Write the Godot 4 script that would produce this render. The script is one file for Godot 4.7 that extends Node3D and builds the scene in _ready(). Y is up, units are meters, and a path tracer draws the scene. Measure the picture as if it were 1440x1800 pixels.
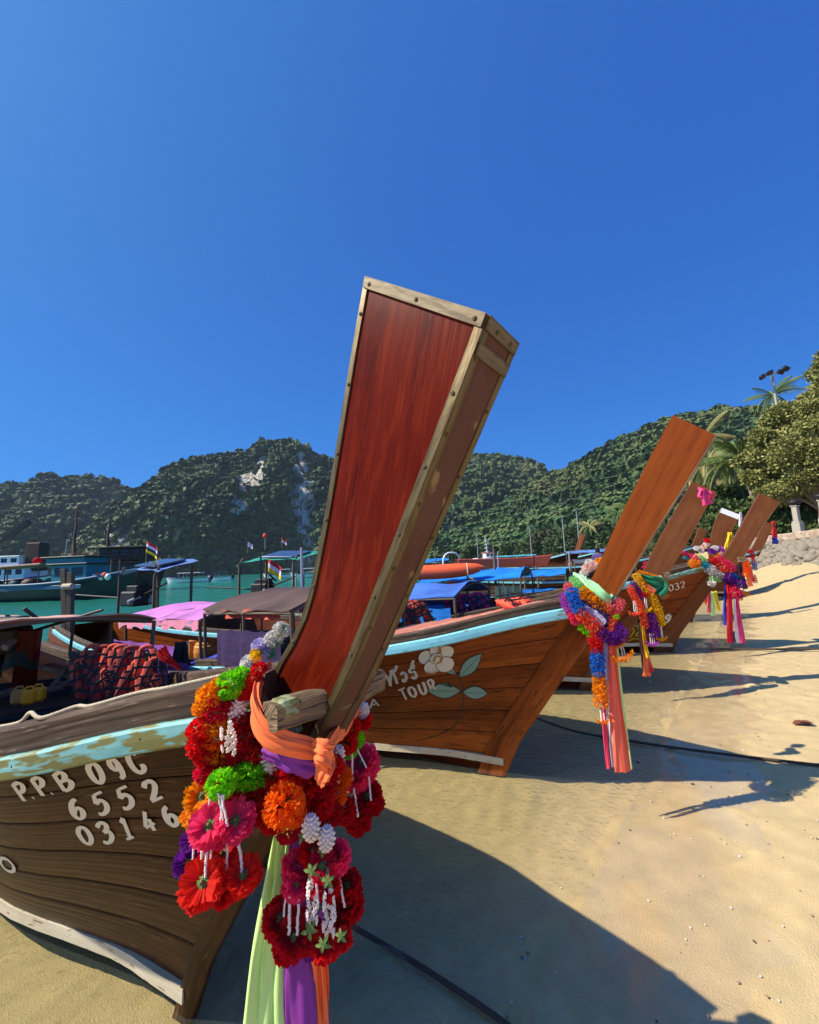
extends Node3D
# A row of long-tail boats on a tropical beach, built from code alone. y up, metres; the bay lies towards -z.

var used := {}
var M := {}
var rng := RandomNumberGenerator.new()

# ---------------------------------------------------------------- mesh builder
class MB:
	var V := PackedVector3Array()
	var N := PackedVector3Array()
	var U := PackedVector2Array()
	var C := PackedColorArray()
	var I := PackedInt32Array()
	var col := Color.WHITE
	func vert(p: Vector3, n: Vector3, uv: Vector2) -> int:
		V.append(p); N.append(n); U.append(uv); C.append(col)
		return V.size() - 1
	func tri(a: Vector3, b: Vector3, c: Vector3, ua := Vector2(0, 0), ub := Vector2(1, 0), uc := Vector2(1, 1)) -> void:
		var n := (c - a).cross(b - a).normalized()
		var k := V.size()
		vert(a, n, ua); vert(b, n, ub); vert(c, n, uc)
		I.append(k); I.append(k + 1); I.append(k + 2)
	func quad(a: Vector3, b: Vector3, c: Vector3, d: Vector3, u0 := Vector2.ZERO, u1 := Vector2.ONE) -> void:
		var n := (c - a).cross(b - d).normalized()
		var k := V.size()
		vert(a, n, u0); vert(b, n, Vector2(u1.x, u0.y)); vert(c, n, u1); vert(d, n, Vector2(u0.x, u1.y))
		for q in [0, 1, 2, 0, 2, 3]: I.append(k + q)
	# rows of points, smooth
	func grid(rows: Array, uvs: Array = [], cols: Array = []) -> void:
		var h := rows.size()
		var w: int = rows[0].size()
		var k := V.size()
		var nn := PackedVector3Array()
		nn.resize(h * w)
		for j in h - 1:
			var r0: PackedVector3Array = rows[j]
			var r1: PackedVector3Array = rows[j + 1]
			for i in w - 1:
				var n := (r1[i + 1] - r0[i]).cross(r0[i + 1] - r1[i])
				var q := j * w + i
				nn[q] += n; nn[q + 1] += n; nn[q + w] += n; nn[q + w + 1] += n
		# closed seams
		if (rows[0][0] as Vector3).is_equal_approx(rows[0][w - 1]) and (rows[h - 1][0] as Vector3).is_equal_approx(rows[h - 1][w - 1]):
			for j in h:
				var s := nn[j * w] + nn[j * w + w - 1]
				nn[j * w] = s; nn[j * w + w - 1] = s
		for j in h:
			var r: PackedVector3Array = rows[j]
			for i in w:
				if cols.size(): col = cols[j][i]
				vert(r[i], nn[j * w + i].normalized(), uvs[j][i] if uvs.size() else Vector2(i / float(w - 1), j / float(h - 1)))
		for j in h - 1:
			for i in w - 1:
				var q := k + j * w + i
				I.append(q); I.append(q + 1); I.append(q + w + 1)
				I.append(q); I.append(q + w + 1); I.append(q + w)
	func box(t: Transform3D, s: Vector3, bev := 0.0, uvk := 1.0) -> void:
		var h := s * 0.5
		var b: float = minf(bev, minf(h.x, minf(h.y, h.z)) * 0.9)
		for ax in 3:
			for sg in [-1.0, 1.0]:
				var a1 := (ax + 1) % 3
				var a2 := (ax + 2) % 3
				var pts: Array = []
				for q in [[-1, -1], [1, -1], [1, 1], [-1, 1]]:
					var p := Vector3.ZERO
					p[ax] = h[ax] * sg
					p[a1] = (h[a1] - b) * q[0]
					p[a2] = (h[a2] - b) * q[1]
					pts.append(t * p)
				var e := Vector2(s[a1], s[a2]) * uvk
				if s[a2] > s[a1]:
					if sg < 0: quad(pts[0], pts[3], pts[2], pts[1], Vector2.ZERO, Vector2(e.y, e.x))
					else: quad(pts[3], pts[0], pts[1], pts[2], Vector2.ZERO, Vector2(e.y, e.x))
					continue
				if sg < 0: quad(pts[0], pts[1], pts[2], pts[3], Vector2.ZERO, e)
				else: quad(pts[3], pts[2], pts[1], pts[0], Vector2.ZERO, e)
		if b <= 0.0: return
		for ax in 3:
			var a1 := (ax + 1) % 3
			var a2 := (ax + 2) % 3
			for s1 in [-1.0, 1.0]:
				for s2 in [-1.0, 1.0]:
					var p: Array = []
					for q in [[-1, 0], [1, 0], [1, 1], [-1, 1]]:
						var v := Vector3.ZERO
						v[ax] = (h[ax] - b) * q[0]
						v[a1] = (h[a1] - (b if q[1] == 0 else 0.0)) * s1
						v[a2] = (h[a2] - (b if q[1] == 1 else 0.0)) * s2
						p.append(t * v)
					var e := Vector2(s[ax], b) * uvk
					if s1 * s2 > 0: quad(p[0], p[1], p[2], p[3], Vector2.ZERO, e)
					else: quad(p[3], p[2], p[1], p[0], Vector2.ZERO, e)
		for sx in [-1.0, 1.0]:
			for sy in [-1.0, 1.0]:
				for sz in [-1.0, 1.0]:
					var a := t * Vector3(h.x * sx, (h.y - b) * sy, (h.z - b) * sz)
					var c := t * Vector3((h.x - b) * sx, h.y * sy, (h.z - b) * sz)
					var d := t * Vector3((h.x - b) * sx, (h.y - b) * sy, h.z * sz)
					if sx * sy * sz > 0: tri(a, d, c)
					else: tri(a, c, d)
	func tube(p: PackedVector3Array, rad, sides := 8, cap := true, uvk := 1.0, squash := 1.0) -> void:
		var rows: Array = []
		var uvs: Array = []
		var up := Vector3.UP
		var l := 0.0
		var n := p.size()
		for i in n:
			var d := (p[mini(i + 1, n - 1)] - p[maxi(i - 1, 0)]).normalized()
			if absf(d.dot(up)) > 0.97: up = Vector3.RIGHT if absf(d.x) < 0.9 else Vector3.FORWARD
			var x := up.cross(d).normalized()
			var y := d.cross(x).normalized()
			up = y
			if i > 0: l += p[i].distance_to(p[i - 1])
			var r: float = rad[i] if rad is Array else rad
			var row := PackedVector3Array()
			var ur := PackedVector2Array()
			for s in sides + 1:
				var a := -TAU * (s % sides) / sides
				row.append(p[i] + (x * cos(a) * squash + y * sin(a)) * r)
				ur.append(Vector2(l * uvk, s / float(sides)))
			rows.append(row); uvs.append(ur)
		grid(rows, uvs)
		if cap:
			for e in 2:
				var row: PackedVector3Array = rows[0 if e == 0 else n - 1]
				for s in sides:
					if e == 0: tri(p[0], row[s + 1], row[s])
					else: tri(p[n - 1], row[s], row[s + 1])
	func bar(a: Vector3, b: Vector3, r: float, sides := 6) -> void:
		tube(PackedVector3Array([a, b]), r, sides)
	func beam(a: Vector3, b: Vector3, w: float, h: float, up := Vector3.UP, bev := 0.004) -> void:
		var x := (b - a).normalized()
		var z := x.cross(up).normalized()
		var y := z.cross(x)
		box(Transform3D(Basis(x, y, z), (a + b) * 0.5), Vector3(a.distance_to(b), h, w), bev)
	func ball(c: Vector3, r: Vector3, nu := 10, nv := 7) -> void:
		var rows: Array = []
		for j in nv + 1:
			var t := PI * j / nv
			var row := PackedVector3Array()
			for i in nu + 1:
				var a := TAU * (i % nu) / nu
				row.append(c + Vector3(sin(t) * cos(a), cos(t), sin(t) * sin(a)) * r)
			rows.append(row)
		grid(rows)
	func lathe(prof: Array, c: Vector3, sides := 14) -> void:
		var rows: Array = []
		for q in prof:
			var row := PackedVector3Array()
			for i in sides + 1:
				var a := TAU * (i % sides) / sides
				row.append(c + Vector3(cos(a) * q[0], q[1], sin(a) * q[0]))
			rows.append(row)
		grid(rows)
	func mesh() -> ArrayMesh:
		var a := []
		a.resize(Mesh.ARRAY_MAX)
		a[Mesh.ARRAY_VERTEX] = V; a[Mesh.ARRAY_NORMAL] = N; a[Mesh.ARRAY_TEX_UV] = U; a[Mesh.ARRAY_COLOR] = C; a[Mesh.ARRAY_INDEX] = I
		var m := ArrayMesh.new()
		m.add_surface_from_arrays(Mesh.PRIMITIVE_TRIANGLES, a)
		return m

# ---------------------------------------------------------------- scene tree helpers
func numbered(n: String) -> String:
	used[n] = used.get(n, -1) + 1
	return n if used[n] == 0 else "%s_%03d" % [n, used[n]]

func part_name(parent: Node, n: String) -> String:
	var key := "__" + n
	var k: int = parent.get_meta(key, -1) + 1
	parent.set_meta(key, k)
	return n if k == 0 else "%s_%03d" % [n, k]

func tag(o: Node, label := "", category := "", group := "", kind := "") -> void:
	if label: o.set_meta("label", label)
	if category: o.set_meta("category", category)
	if group: o.set_meta("group", group)
	if kind: o.set_meta("kind", kind)

func thing(n: String, label: String, category: String, at := Vector3.ZERO, turn := 0.0, group := "") -> Node3D:
	var o := Node3D.new()
	o.name = numbered(n)
	add_child(o, true)
	o.position = at
	o.rotation.y = turn
	tag(o, label, category, group)
	return o

func put(n: String, m: Mesh, mat: Material, parent: Node = null, t := Transform3D.IDENTITY) -> MeshInstance3D:
	var o := MeshInstance3D.new()
	o.name = numbered(n) if parent == null else part_name(parent, n)
	o.mesh = m
	o.material_override = mat
	o.transform = t
	if parent == null: add_child(o, true)
	else: parent.add_child(o, true)
	return o

func obj(n: String, b: MB, mat: Material, parent: Node = null, t := Transform3D.IDENTITY) -> MeshInstance3D:
	return put(n, b.mesh(), mat, parent, t)

func many(n: String, m: Mesh, mat: Material, ts: Array, cs: Array, parent: Node = null) -> MultiMeshInstance3D:
	var mm := MultiMesh.new()
	mm.transform_format = MultiMesh.TRANSFORM_3D
	mm.use_colors = cs.size() > 0
	mm.mesh = m
	mm.instance_count = ts.size()
	for i in ts.size():
		mm.set_instance_transform(i, ts[i])
		if cs.size(): mm.set_instance_color(i, cs[i])
	var o := MultiMeshInstance3D.new()
	o.name = numbered(n) if parent == null else part_name(parent, n)
	o.multimesh = mm
	o.material_override = mat
	if parent == null: add_child(o, true)
	else: parent.add_child(o, true)
	return o

func spl(tab: Array, x: float) -> float:
	var n := tab.size()
	if x <= tab[0][0]: return tab[0][1]
	if x >= tab[n - 1][0]: return tab[n - 1][1]
	var i := 0
	while x > tab[i + 1][0]: i += 1
	var h: float = tab[i + 1][0] - tab[i][0]
	var t: float = (x - tab[i][0]) / h
	var m0: float = (tab[i + 1][1] - tab[i][1]) / h if i == 0 else (tab[i + 1][1] - tab[i - 1][1]) / (tab[i + 1][0] - tab[i - 1][0])
	var m1: float = (tab[i + 1][1] - tab[i][1]) / h if i == n - 2 else (tab[i + 2][1] - tab[i][1]) / (tab[i + 2][0] - tab[i][0])
	var t2 := t * t
	var t3 := t2 * t
	return (2 * t3 - 3 * t2 + 1) * tab[i][1] + (t3 - 2 * t2 + t) * h * m0 + (-2 * t3 + 3 * t2) * tab[i + 1][1] + (t3 - t2) * h * m1

# point on a polyline of Vector3 at fraction f of its length
func along(p: PackedVector3Array, f: float) -> Vector3:
	var l := 0.0
	for i in p.size() - 1: l += p[i].distance_to(p[i + 1])
	var d := clampf(f, 0, 1) * l
	for i in p.size() - 1:
		var s := p[i].distance_to(p[i + 1])
		if d <= s or i == p.size() - 2: return p[i].lerp(p[i + 1], d / maxf(s, 1e-6))
		d -= s
	return p[p.size() - 1]

func smooth_path(p: PackedVector3Array, n: int) -> PackedVector3Array:
	var c := Curve3D.new()
	for i in p.size():
		var t := (p[mini(i + 1, p.size() - 1)] - p[maxi(i - 1, 0)]) / 6.0
		c.add_point(p[i], -t, t)
	var out := PackedVector3Array()
	var l := c.get_baked_length()
	for i in n: out.append(c.sample_baked(l * i / (n - 1), true))
	return out

# ---------------------------------------------------------------- materials
func srgb(r: float, g: float, b: float, a := 1.0) -> Color:
	return Color(r / 255.0, g / 255.0, b / 255.0, a)

func mat(n: String, c: Color, rough := 0.8, metal := 0.0, tex: Texture2D = null, uvs := Vector3.ONE, bump: Texture2D = null, bump_cm := 0.0) -> StandardMaterial3D:
	var m := StandardMaterial3D.new()
	m.resource_name = n
	m.albedo_color = c
	m.roughness = rough
	m.metallic = metal
	m.vertex_color_use_as_albedo = true
	if tex:
		m.albedo_texture = tex
		m.uv1_scale = uvs
	if bump:
		m.uv1_scale = uvs
		m.heightmap_enabled = true
		m.heightmap_texture = bump
		m.heightmap_scale = bump_cm
	M[n] = m
	return m

func cloth(n: String, c: Color, through := 0.35) -> StandardMaterial3D:
	var m := mat(n, c, 0.75)
	m.rim_enabled = true
	m.rim = 0.3
	m.rim_tint = 0.8
	m.backlight_enabled = true
	m.backlight = Color(through, through, through)
	return m

func noise(sd: int, f: float, oct := 4, kind := FastNoiseLite.TYPE_SIMPLEX_SMOOTH) -> FastNoiseLite:
	var n := FastNoiseLite.new()
	n.seed = sd
	n.frequency = f
	n.noise_type = kind
	n.fractal_octaves = oct
	n.fractal_type = FastNoiseLite.FRACTAL_FBM if oct > 1 else FastNoiseLite.FRACTAL_NONE
	return n

# greyscale noise as floats, w x h, sampled at (fx, fy) cells: native and seamless
func nimg(sd: int, w: int, h: int, f: float, oct := 4) -> PackedByteArray:
	var im := noise(sd, f, oct).get_seamless_image(w, h)
	im.convert(Image.FORMAT_L8)
	return im.get_data()

func stretched(sd: int, w: int, h: int, sx: int, sy: int, f: float, oct := 4) -> PackedByteArray:
	var im := noise(sd, f, oct).get_seamless_image(sx, sy)
	im.convert(Image.FORMAT_L8)
	im.resize(w, h, Image.INTERPOLATE_CUBIC)
	return im.get_data()

func tex_of(w: int, h: int, px: PackedByteArray) -> ImageTexture:
	return ImageTexture.create_from_image(Image.create_from_data(w, h, false, Image.FORMAT_RGB8, px))

func ramp(cs: Array, t: float) -> Color:
	var k := clampf(t, 0, 0.9999) * (cs.size() - 1)
	var i := int(k)
	return (cs[i] as Color).lerp(cs[i + 1], k - i)

# long grain along u; cs from dark to light; wear blends another colour in patches
func wood(sd: int, cs: Array, wear := Color(0, 0, 0, 0), wear_at := 0.7, wear_grain := 0.3) -> ImageTexture:
	var w := 512
	var h := 512
	var a := stretched(sd, w, h, 24, 512, 0.02, 4)
	var b := stretched(sd + 1, w, h, 48, 512, 0.2, 3)
	var c := nimg(sd + 2, w, h, 0.008, 4)
	var d := stretched(sd + 3, w, h, 160, 512, 0.05, 5)
	var px := PackedByteArray()
	px.resize(w * h * 3)
	for i in w * h:
		var t := (a[i] * 0.42 + b[i] * 0.3 + c[i] * 0.28) / 255.0
		t = (t - 0.5) * 1.35 + 0.5
		var q := ramp(cs, t)
		if wear.a > 0.0:
			var e := (d[i] * (1.0 - wear_grain) + b[i] * wear_grain) / 255.0
			q = q.lerp(wear, wear.a * smoothstep(wear_at - 0.04, wear_at + 0.07, e))
		px[i * 3] = int(clampf(q.r, 0, 1) * 255); px[i * 3 + 1] = int(clampf(q.g, 0, 1) * 255); px[i * 3 + 2] = int(clampf(q.b, 0, 1) * 255)
	return tex_of(w, h, px)

func blotch(sd: int, cs: Array, f := 0.01, oct := 5, contrast := 1.6, w := 512) -> ImageTexture:
	var a := nimg(sd, w, w, f, oct)
	var b := nimg(sd + 1, w, w, 0.2, 2)
	var px := PackedByteArray()
	px.resize(w * w * 3)
	for i in w * w:
		var t := ((a[i] * 0.82 + b[i] * 0.18) / 255.0 - 0.5) * contrast + 0.5
		var q := ramp(cs, t)
		px[i * 3] = int(q.r * 255); px[i * 3 + 1] = int(q.g * 255); px[i * 3 + 2] = int(q.b * 255)
	return tex_of(w, w, px)

func grey(sd: int, f: float, oct := 5, w := 512) -> ImageTexture:
	var im := noise(sd, f, oct).get_seamless_image(w, w)
	im.convert(Image.FORMAT_L8)
	return ImageTexture.create_from_image(im)

func normal_tex(sd: int, f: float, oct: int, strength: float, w := 512) -> ImageTexture:
	var im := noise(sd, f, oct).get_seamless_image(w, w)
	im.convert(Image.FORMAT_RGBA8)
	im.bump_map_to_normal_map(strength)
	return ImageTexture.create_from_image(im)

const EXPOSURE := 1.4

# air only: deep blue overhead, lighter at the horizon and round the sun
func clear_sky(sun: Vector3) -> ImageTexture:
	var w := 512
	var h := 256
	var im := Image.create_empty(w, h, false, Image.FORMAT_RGBF)
	for j in h:
		var up := (0.5 - (j + 0.5) / h) * PI
		var y := maxf(sin(up), 0.0)
		var k := pow(1.0 - y, 2.6)
		var base := Vector3(0.017, 0.1, 0.48).lerp(Vector3(0.045, 0.345, 1.03), k)
		for i in w:
			var a := (i + 0.5) / w * TAU
			var d := Vector3(sin(a) * cos(up), sin(up), -cos(a) * cos(up))
			var ang := rad_to_deg(acos(clampf(d.dot(sun), -1, 1)))
			var c := base + Vector3(0.15, 0.46, 0.66) * exp(-ang / 29.0) + Vector3(2.6, 2.4, 2.0) * exp(-ang / 7.0)
			if up < 0.0: c = Vector3(0.2, 0.2, 0.17)
			c /= EXPOSURE
			im.set_pixel(i, j, Color(c.x, c.y, c.z))
	return ImageTexture.create_from_image(im)

func _ready() -> void:
	rng.seed = 4
	# camera: wide lens held at eye height, tipped up and a little askew
	var cam := Camera3D.new()
	cam.name = "camera"
	cam.fov = 102.68
	cam.near = 0.05
	cam.far = 4000.0
	cam.transform = Transform3D(Basis(Vector3.RIGHT, deg_to_rad(7.5)) * Basis(Vector3(0, 0, 1), deg_to_rad(-2.2)), Vector3(0, 1.6, 0))
	add_child(cam)
	# clear sky, paler round the sun on the left
	var sun_from := Vector3(-1.02, 1.0, 0.17).normalized()
	var sky_mat := PanoramaSkyMaterial.new()
	sky_mat.panorama = clear_sky(sun_from)
	var sky := Sky.new()
	sky.sky_material = sky_mat
	var env := Environment.new()
	env.background_mode = Environment.BG_SKY
	env.sky = sky
	env.tonemap_mode = Environment.TONE_MAPPER_LINEAR
	env.tonemap_exposure = EXPOSURE
	env.ambient_light_source = Environment.AMBIENT_SOURCE_SKY
	env.sdfgi_enabled = true
	env.ssao_enabled = true
	env.ssil_enabled = true
	env.fog_enabled = true
	env.fog_density = 0.00016
	env.fog_light_color = srgb(200, 218, 240)
	var we := WorldEnvironment.new()
	we.name = "environment"
	we.environment = env
	add_child(we)
	var sun := DirectionalLight3D.new()
	sun.name = "sun"
	sun.light_energy = 1.52
	sun.light_color = srgb(255, 245, 224)
	sun.light_angular_distance = 0.5
	sun.shadow_enabled = true
	sun.look_at_from_position(Vector3.ZERO, -sun_from)
	add_child(sun)

	make_materials()
	make_flowers()
	FM.clump = clump_mesh(3, 150, 0.24)
	FM.spray_a = spray_leaf(5, 12, 0.9)
	FM.spray_b = spray_leaf(6, 8, 1.1)
	FM.frond0 = frond_mesh(1.0, 0.45)
	FM.frond1 = frond_mesh(1.0, 0.8)
	build_ground()
	build_water()
	build_hills()
	build_vegetation()
	build_far_boats()
	build_boats()
	build_details()

func make_materials() -> void:
	var wb := grey(90, 0.02, 5)
	var wg := ImageTexture.create_from_image(Image.create_from_data(256, 512, false, Image.FORMAT_L8, stretched(91, 256, 512, 16, 512, 0.08, 4)))
	# old varnished planking, greyed lower down by vertex colour
	mat("wood_old", Color.WHITE, 0.36, 0.0, wood(100, [srgb(34, 19, 11), srgb(58, 33, 19), srgb(70, 41, 24), srgb(94, 60, 38)], srgb(128, 96, 70, 0.55), 0.67, 0.5), Vector3.ONE, wg, 0.25)
	mat("wood_warm", Color.WHITE, 0.4, 0.0, wood(110, [srgb(80, 36, 12), srgb(130, 64, 23), srgb(150, 77, 30), srgb(174, 98, 42)], srgb(60, 32, 18, 0.7), 0.66, 0.7), Vector3.ONE, wg, 0.2)
	mat("wood_orange", Color.WHITE, 0.38, 0.0, wood(120, [srgb(92, 40, 12), srgb(122, 58, 19), srgb(133, 66, 22), srgb(152, 82, 32)], srgb(70, 34, 16, 0.6), 0.74, 0.5), Vector3.ONE, wg, 0.1)
	mat("wood_brown", Color.WHITE, 0.45, 0.0, wood(130, [srgb(78, 44, 24), srgb(106, 62, 36), srgb(116, 70, 42), srgb(130, 82, 52)], srgb(60, 36, 22, 0.6), 0.74, 0.5), Vector3.ONE, wg, 0.1)
	var red := mat("wood_red", Color.WHITE, 0.24, 0.0, wood(140, [srgb(54, 13, 5), srgb(84, 21, 8), srgb(96, 27, 11), srgb(124, 45, 17)], srgb(120, 42, 16, 0.35), 0.58, 0.2), Vector3.ONE, wg, 0.05)
	red.clearcoat_enabled = false
	red.clearcoat = 0.08
	red.clearcoat_roughness = 0.25
	mat("wood_grey", Color.WHITE, 0.85, 0.0, wood(150, [srgb(58, 44, 32), srgb(104, 84, 62), srgb(136, 116, 90), srgb(176, 158, 128)], srgb(58, 42, 30, 0.8), 0.62, 0.6), Vector3.ONE, wg, 0.6)
	mat("wood_dark", Color.WHITE, 0.8, 0.0, wood(160, [srgb(34, 24, 18), srgb(66, 48, 35), srgb(84, 63, 47), srgb(112, 90, 70)], srgb(140, 122, 98, 0.8), 0.68, 0.6), Vector3.ONE, wg, 0.5)
	mat("plank_deck", Color.WHITE, 0.7, 0.0, wood(170, [srgb(70, 56, 58), srgb(116, 96, 98), srgb(138, 118, 118), srgb(160, 142, 138)]), Vector3.ONE, wg, 0.3)
	mat("teal_worn", Color.WHITE, 0.6, 0.0, wood(180, [srgb(88, 150, 154), srgb(110, 170, 174), srgb(122, 180, 182), srgb(140, 192, 190)], srgb(112, 110, 58), 0.5, 0.35), Vector3.ONE, wb, 0.2)
	mat("teal_paint", Color.WHITE, 0.5, 0.0, wood(184, [srgb(92, 170, 192), srgb(126, 200, 220), srgb(132, 206, 224), srgb(150, 216, 230)], srgb(110, 120, 90), 0.7, 0.4), Vector3.ONE, wb, 0.1)
	mat("mossy_paint", Color.WHITE, 0.7, 0.0, wood(186, [srgb(104, 122, 96), srgb(136, 150, 118), srgb(152, 162, 130), srgb(172, 180, 152)], srgb(112, 110, 58), 0.52, 0.35), Vector3.ONE, wb, 0.2)
	mat("worn_white", Color.WHITE, 0.7, 0.0, wood(188, [srgb(150, 136, 108), srgb(188, 176, 150), srgb(200, 190, 166), srgb(212, 204, 184)], srgb(116, 90, 58), 0.72, 0.5), Vector3.ONE, wb, 0.1)
	mat("brass", Color.WHITE, 0.45, 0.55, wood(192, [srgb(62, 51, 33), srgb(92, 78, 50), srgb(106, 91, 62), srgb(140, 126, 98)], srgb(76, 58, 36, 0.8), 0.58, 0.3), Vector3.ONE, wb, 0.1)
	mat("brass_dull", Color.WHITE, 0.6, 0.25, wood(193, [srgb(70, 58, 38), srgb(102, 88, 60), srgb(116, 102, 74), srgb(148, 136, 110)], srgb(76, 58, 36, 0.8), 0.56, 0.3), Vector3.ONE, wb, 0.15)
	mat("flaked_brown", Color.WHITE, 0.6, 0.0, wood(196, [srgb(74, 48, 42), srgb(90, 59, 51), srgb(96, 64, 56), srgb(102, 70, 62)], srgb(140, 116, 84), 0.79, 0.0), Vector3.ONE, wb, 0.15)
	for q in ["wood_old", "wood_warm", "wood_orange", "wood_brown", "wood_red", "flaked_brown"]: M[q].metallic_specular = 0.2 if q == "wood_old" else 0.18 if q == "wood_red" else 0.25
	mat("letter_paint", srgb(214, 206, 192), 0.6)
	mat("leaf_paint", srgb(120, 158, 150), 0.6)
	mat("dark_paint", srgb(42, 34, 30), 0.6)
	mat("flower_paint", srgb(226, 220, 204), 0.6)
	mat("ochre_paint", srgb(176, 128, 60), 0.6)
	mat("lime_paint", srgb(150, 160, 40), 0.6)
	mat("plain", Color.WHITE, 0.8)
	mat("dark_iron", srgb(52, 50, 50), 0.5, 0.6)
	mat("steel", srgb(176, 174, 168), 0.45, 0.5)
	mat("post_grey", srgb(150, 140, 126), 0.7, 0.0, blotch(200, [srgb(150, 140, 126), srgb(200, 190, 174)], 0.02), Vector3(2, 2, 1))
	# ground
	var sand_t := sand_tex()
	mat("sand", Color.WHITE, 0.95, 0.0, sand_t, Vector3(0.9, 0.9, 1), grey(210, 0.22, 4, 512), 0.35)
	var cw := mat("clear_water", Color(0.8, 0.9, 0.85, 0.03), 0.02)
	cw.metallic_specular = 0.42
	cw.transparency = BaseMaterial3D.TRANSPARENCY_ALPHA
	cw.normal_enabled = true
	cw.normal_texture = normal_tex(220, 0.02, 4, 5.0)
	cw.normal_scale = 1.6
	cw.uv1_scale = Vector3(1.7, 1.7, 1)
	var wf := mat("wet_film", Color(1, 1, 1, 0.02), 0.13)
	wf.metallic_specular = 0.45
	wf.transparency = BaseMaterial3D.TRANSPARENCY_ALPHA
	wf.normal_enabled = true
	wf.normal_texture = cw.normal_texture
	wf.normal_scale = 0.06
	wf.uv1_scale = Vector3(1.3, 1.3, 1)
	var sea := mat("sea", srgb(40, 130, 106), 0.1)
	sea.normal_enabled = true
	sea.normal_texture = normal_tex(222, 0.03, 5, 6.0)
	sea.normal_scale = 1.3
	sea.uv1_scale = Vector3(0.5, 0.5, 1)
	var rk := mat("rock", Color.WHITE, 0.95, 0.0, blotch(230, [srgb(76, 72, 64), srgb(140, 134, 122), srgb(196, 188, 174), srgb(232, 226, 214)], 0.012, 6, 2.0), Vector3(0.05, 0.012, 0.05))
	rk.uv1_triplanar = true
	rk.uv1_world_triplanar = true
	var st := mat("stone", Color.WHITE, 0.95, 0.0, blotch(234, [srgb(96, 88, 76), srgb(140, 130, 114), srgb(176, 164, 146)], 0.02), Vector3(0.8, 0.8, 0.8))
	st.uv1_triplanar = true
	var cc := mat("concrete", Color.WHITE, 0.95, 0.0, blotch(236, [srgb(150, 128, 108), srgb(186, 164, 142), srgb(206, 188, 168)], 0.012), Vector3(0.4, 0.4, 0.4))
	cc.uv1_triplanar = true
	var fo := mat("foliage", Color.WHITE, 0.7)
	fo.backlight_enabled = true
	fo.backlight = Color(0.3, 0.3, 0.3)
	mat("concrete_white", srgb(166, 160, 146), 0.9)
	mat("coral_paint", srgb(236, 110, 92), 0.55)
	mat("wood_coral", Color.WHITE, 0.5, 0.0, wood(198, [srgb(176, 96, 66), srgb(214, 132, 98), srgb(222, 142, 108), srgb(230, 156, 122)]), Vector3.ONE)
	mat("bark", srgb(120, 100, 80), 0.95)
	mat("palm_bark", srgb(150, 138, 118), 0.95)
	for q in [["frond_green", srgb(104, 122, 58)], ["frond_dry", srgb(156, 148, 92)], ["frond_deep", srgb(74, 98, 44)]]:
		var m := mat(q[0], q[1], 0.6)
		m.backlight_enabled = true
		m.backlight = Color(0.35, 0.35, 0.35)
	# petals
	for q in [["red", srgb(232, 20, 26)], ["scarlet", srgb(246, 44, 28)], ["dark_red", srgb(206, 14, 30)], ["crimson", srgb(226, 18, 66)], ["pink", srgb(255, 66, 128)], ["rose", srgb(250, 120, 130)], ["orange", srgb(255, 122, 8)],
			["amber", srgb(255, 168, 12)], ["yellow", srgb(250, 208, 20)], ["lime", srgb(142, 232, 20)], ["purple", srgb(126, 34, 168)], ["lilac", srgb(204, 90, 210)], ["blue", srgb(22, 132, 226)], ["cyan", srgb(60, 200, 220)],
			["mint", srgb(170, 232, 150)], ["white", srgb(236, 232, 226)], ["lavender", srgb(206, 196, 236)], ["blush", srgb(244, 206, 196)], ["green", srgb(24, 118, 62)], ["coral", srgb(255, 112, 76)], ["tinsel", srgb(40, 110, 70)]]:
		cloth("fl_" + q[0], q[1], 1.1)
	cloth("calyx", srgb(96, 122, 58), 0.2)
	mat("jasmine", srgb(238, 226, 220), 0.55)
	for q in [["c_orange", srgb(255, 126, 70)], ["c_purple", srgb(132, 44, 150)], ["c_lime", srgb(206, 244, 150)], ["c_mint", srgb(176, 236, 176)], ["c_navy", srgb(44, 34, 96)], ["c_lavender", srgb(196, 188, 220)], ["c_pink", srgb(252, 70, 110)], ["c_white", srgb(236, 232, 236)],
			["c_coral", srgb(255, 112, 84)], ["c_red", srgb(226, 24, 44)], ["c_yellow", srgb(250, 214, 20)], ["c_green", srgb(20, 122, 80)], ["c_blue", srgb(48, 60, 178)], ["c_magenta", srgb(244, 72, 140)], ["c_flag_red", srgb(210, 40, 50)], ["c_dark_green", srgb(22, 48, 36)], ["c_black", srgb(30, 28, 32)]]:
		cloth(q[0], q[1], 0.45)
	for q in [["tarp_mauve", srgb(204, 124, 196)], ["tarp_brown", srgb(92, 68, 58)], ["tarp_tan", srgb(204, 160, 138)], ["tarp_blue", srgb(20, 126, 226)], ["tarp_sky", srgb(74, 120, 214)], ["tarp_grape", srgb(150, 90, 190)], ["tarp_dark_grape", srgb(66, 46, 92)],
			["tarp_pink", srgb(246, 150, 180)], ["tarp_teal", srgb(40, 150, 128)], ["tarp_grey", srgb(86, 92, 100)], ["tarp_steel", srgb(96, 130, 190)], ["tarp_slate", srgb(60, 84, 80)], ["tarp_aqua", srgb(80, 170, 186)]]:
		var m := mat(q[0], Color.WHITE, 0.65, 0.0, blotch(300 + q[0].length() * 3, [q[1] * Color(0.82, 0.82, 0.82), q[1], q[1] * Color(1.06, 1.06, 1.06)], 0.012, 4, 1.6, 128), Vector3(2, 2, 1))
		m.backlight_enabled = true
		m.backlight = Color(0.3, 0.3, 0.3)
	mat("vest", srgb(222, 84, 58), 0.7)
	mat("vest_dark", srgb(150, 38, 34), 0.7)
	mat("vest_pink", srgb(214, 44, 110), 0.7)
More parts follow.
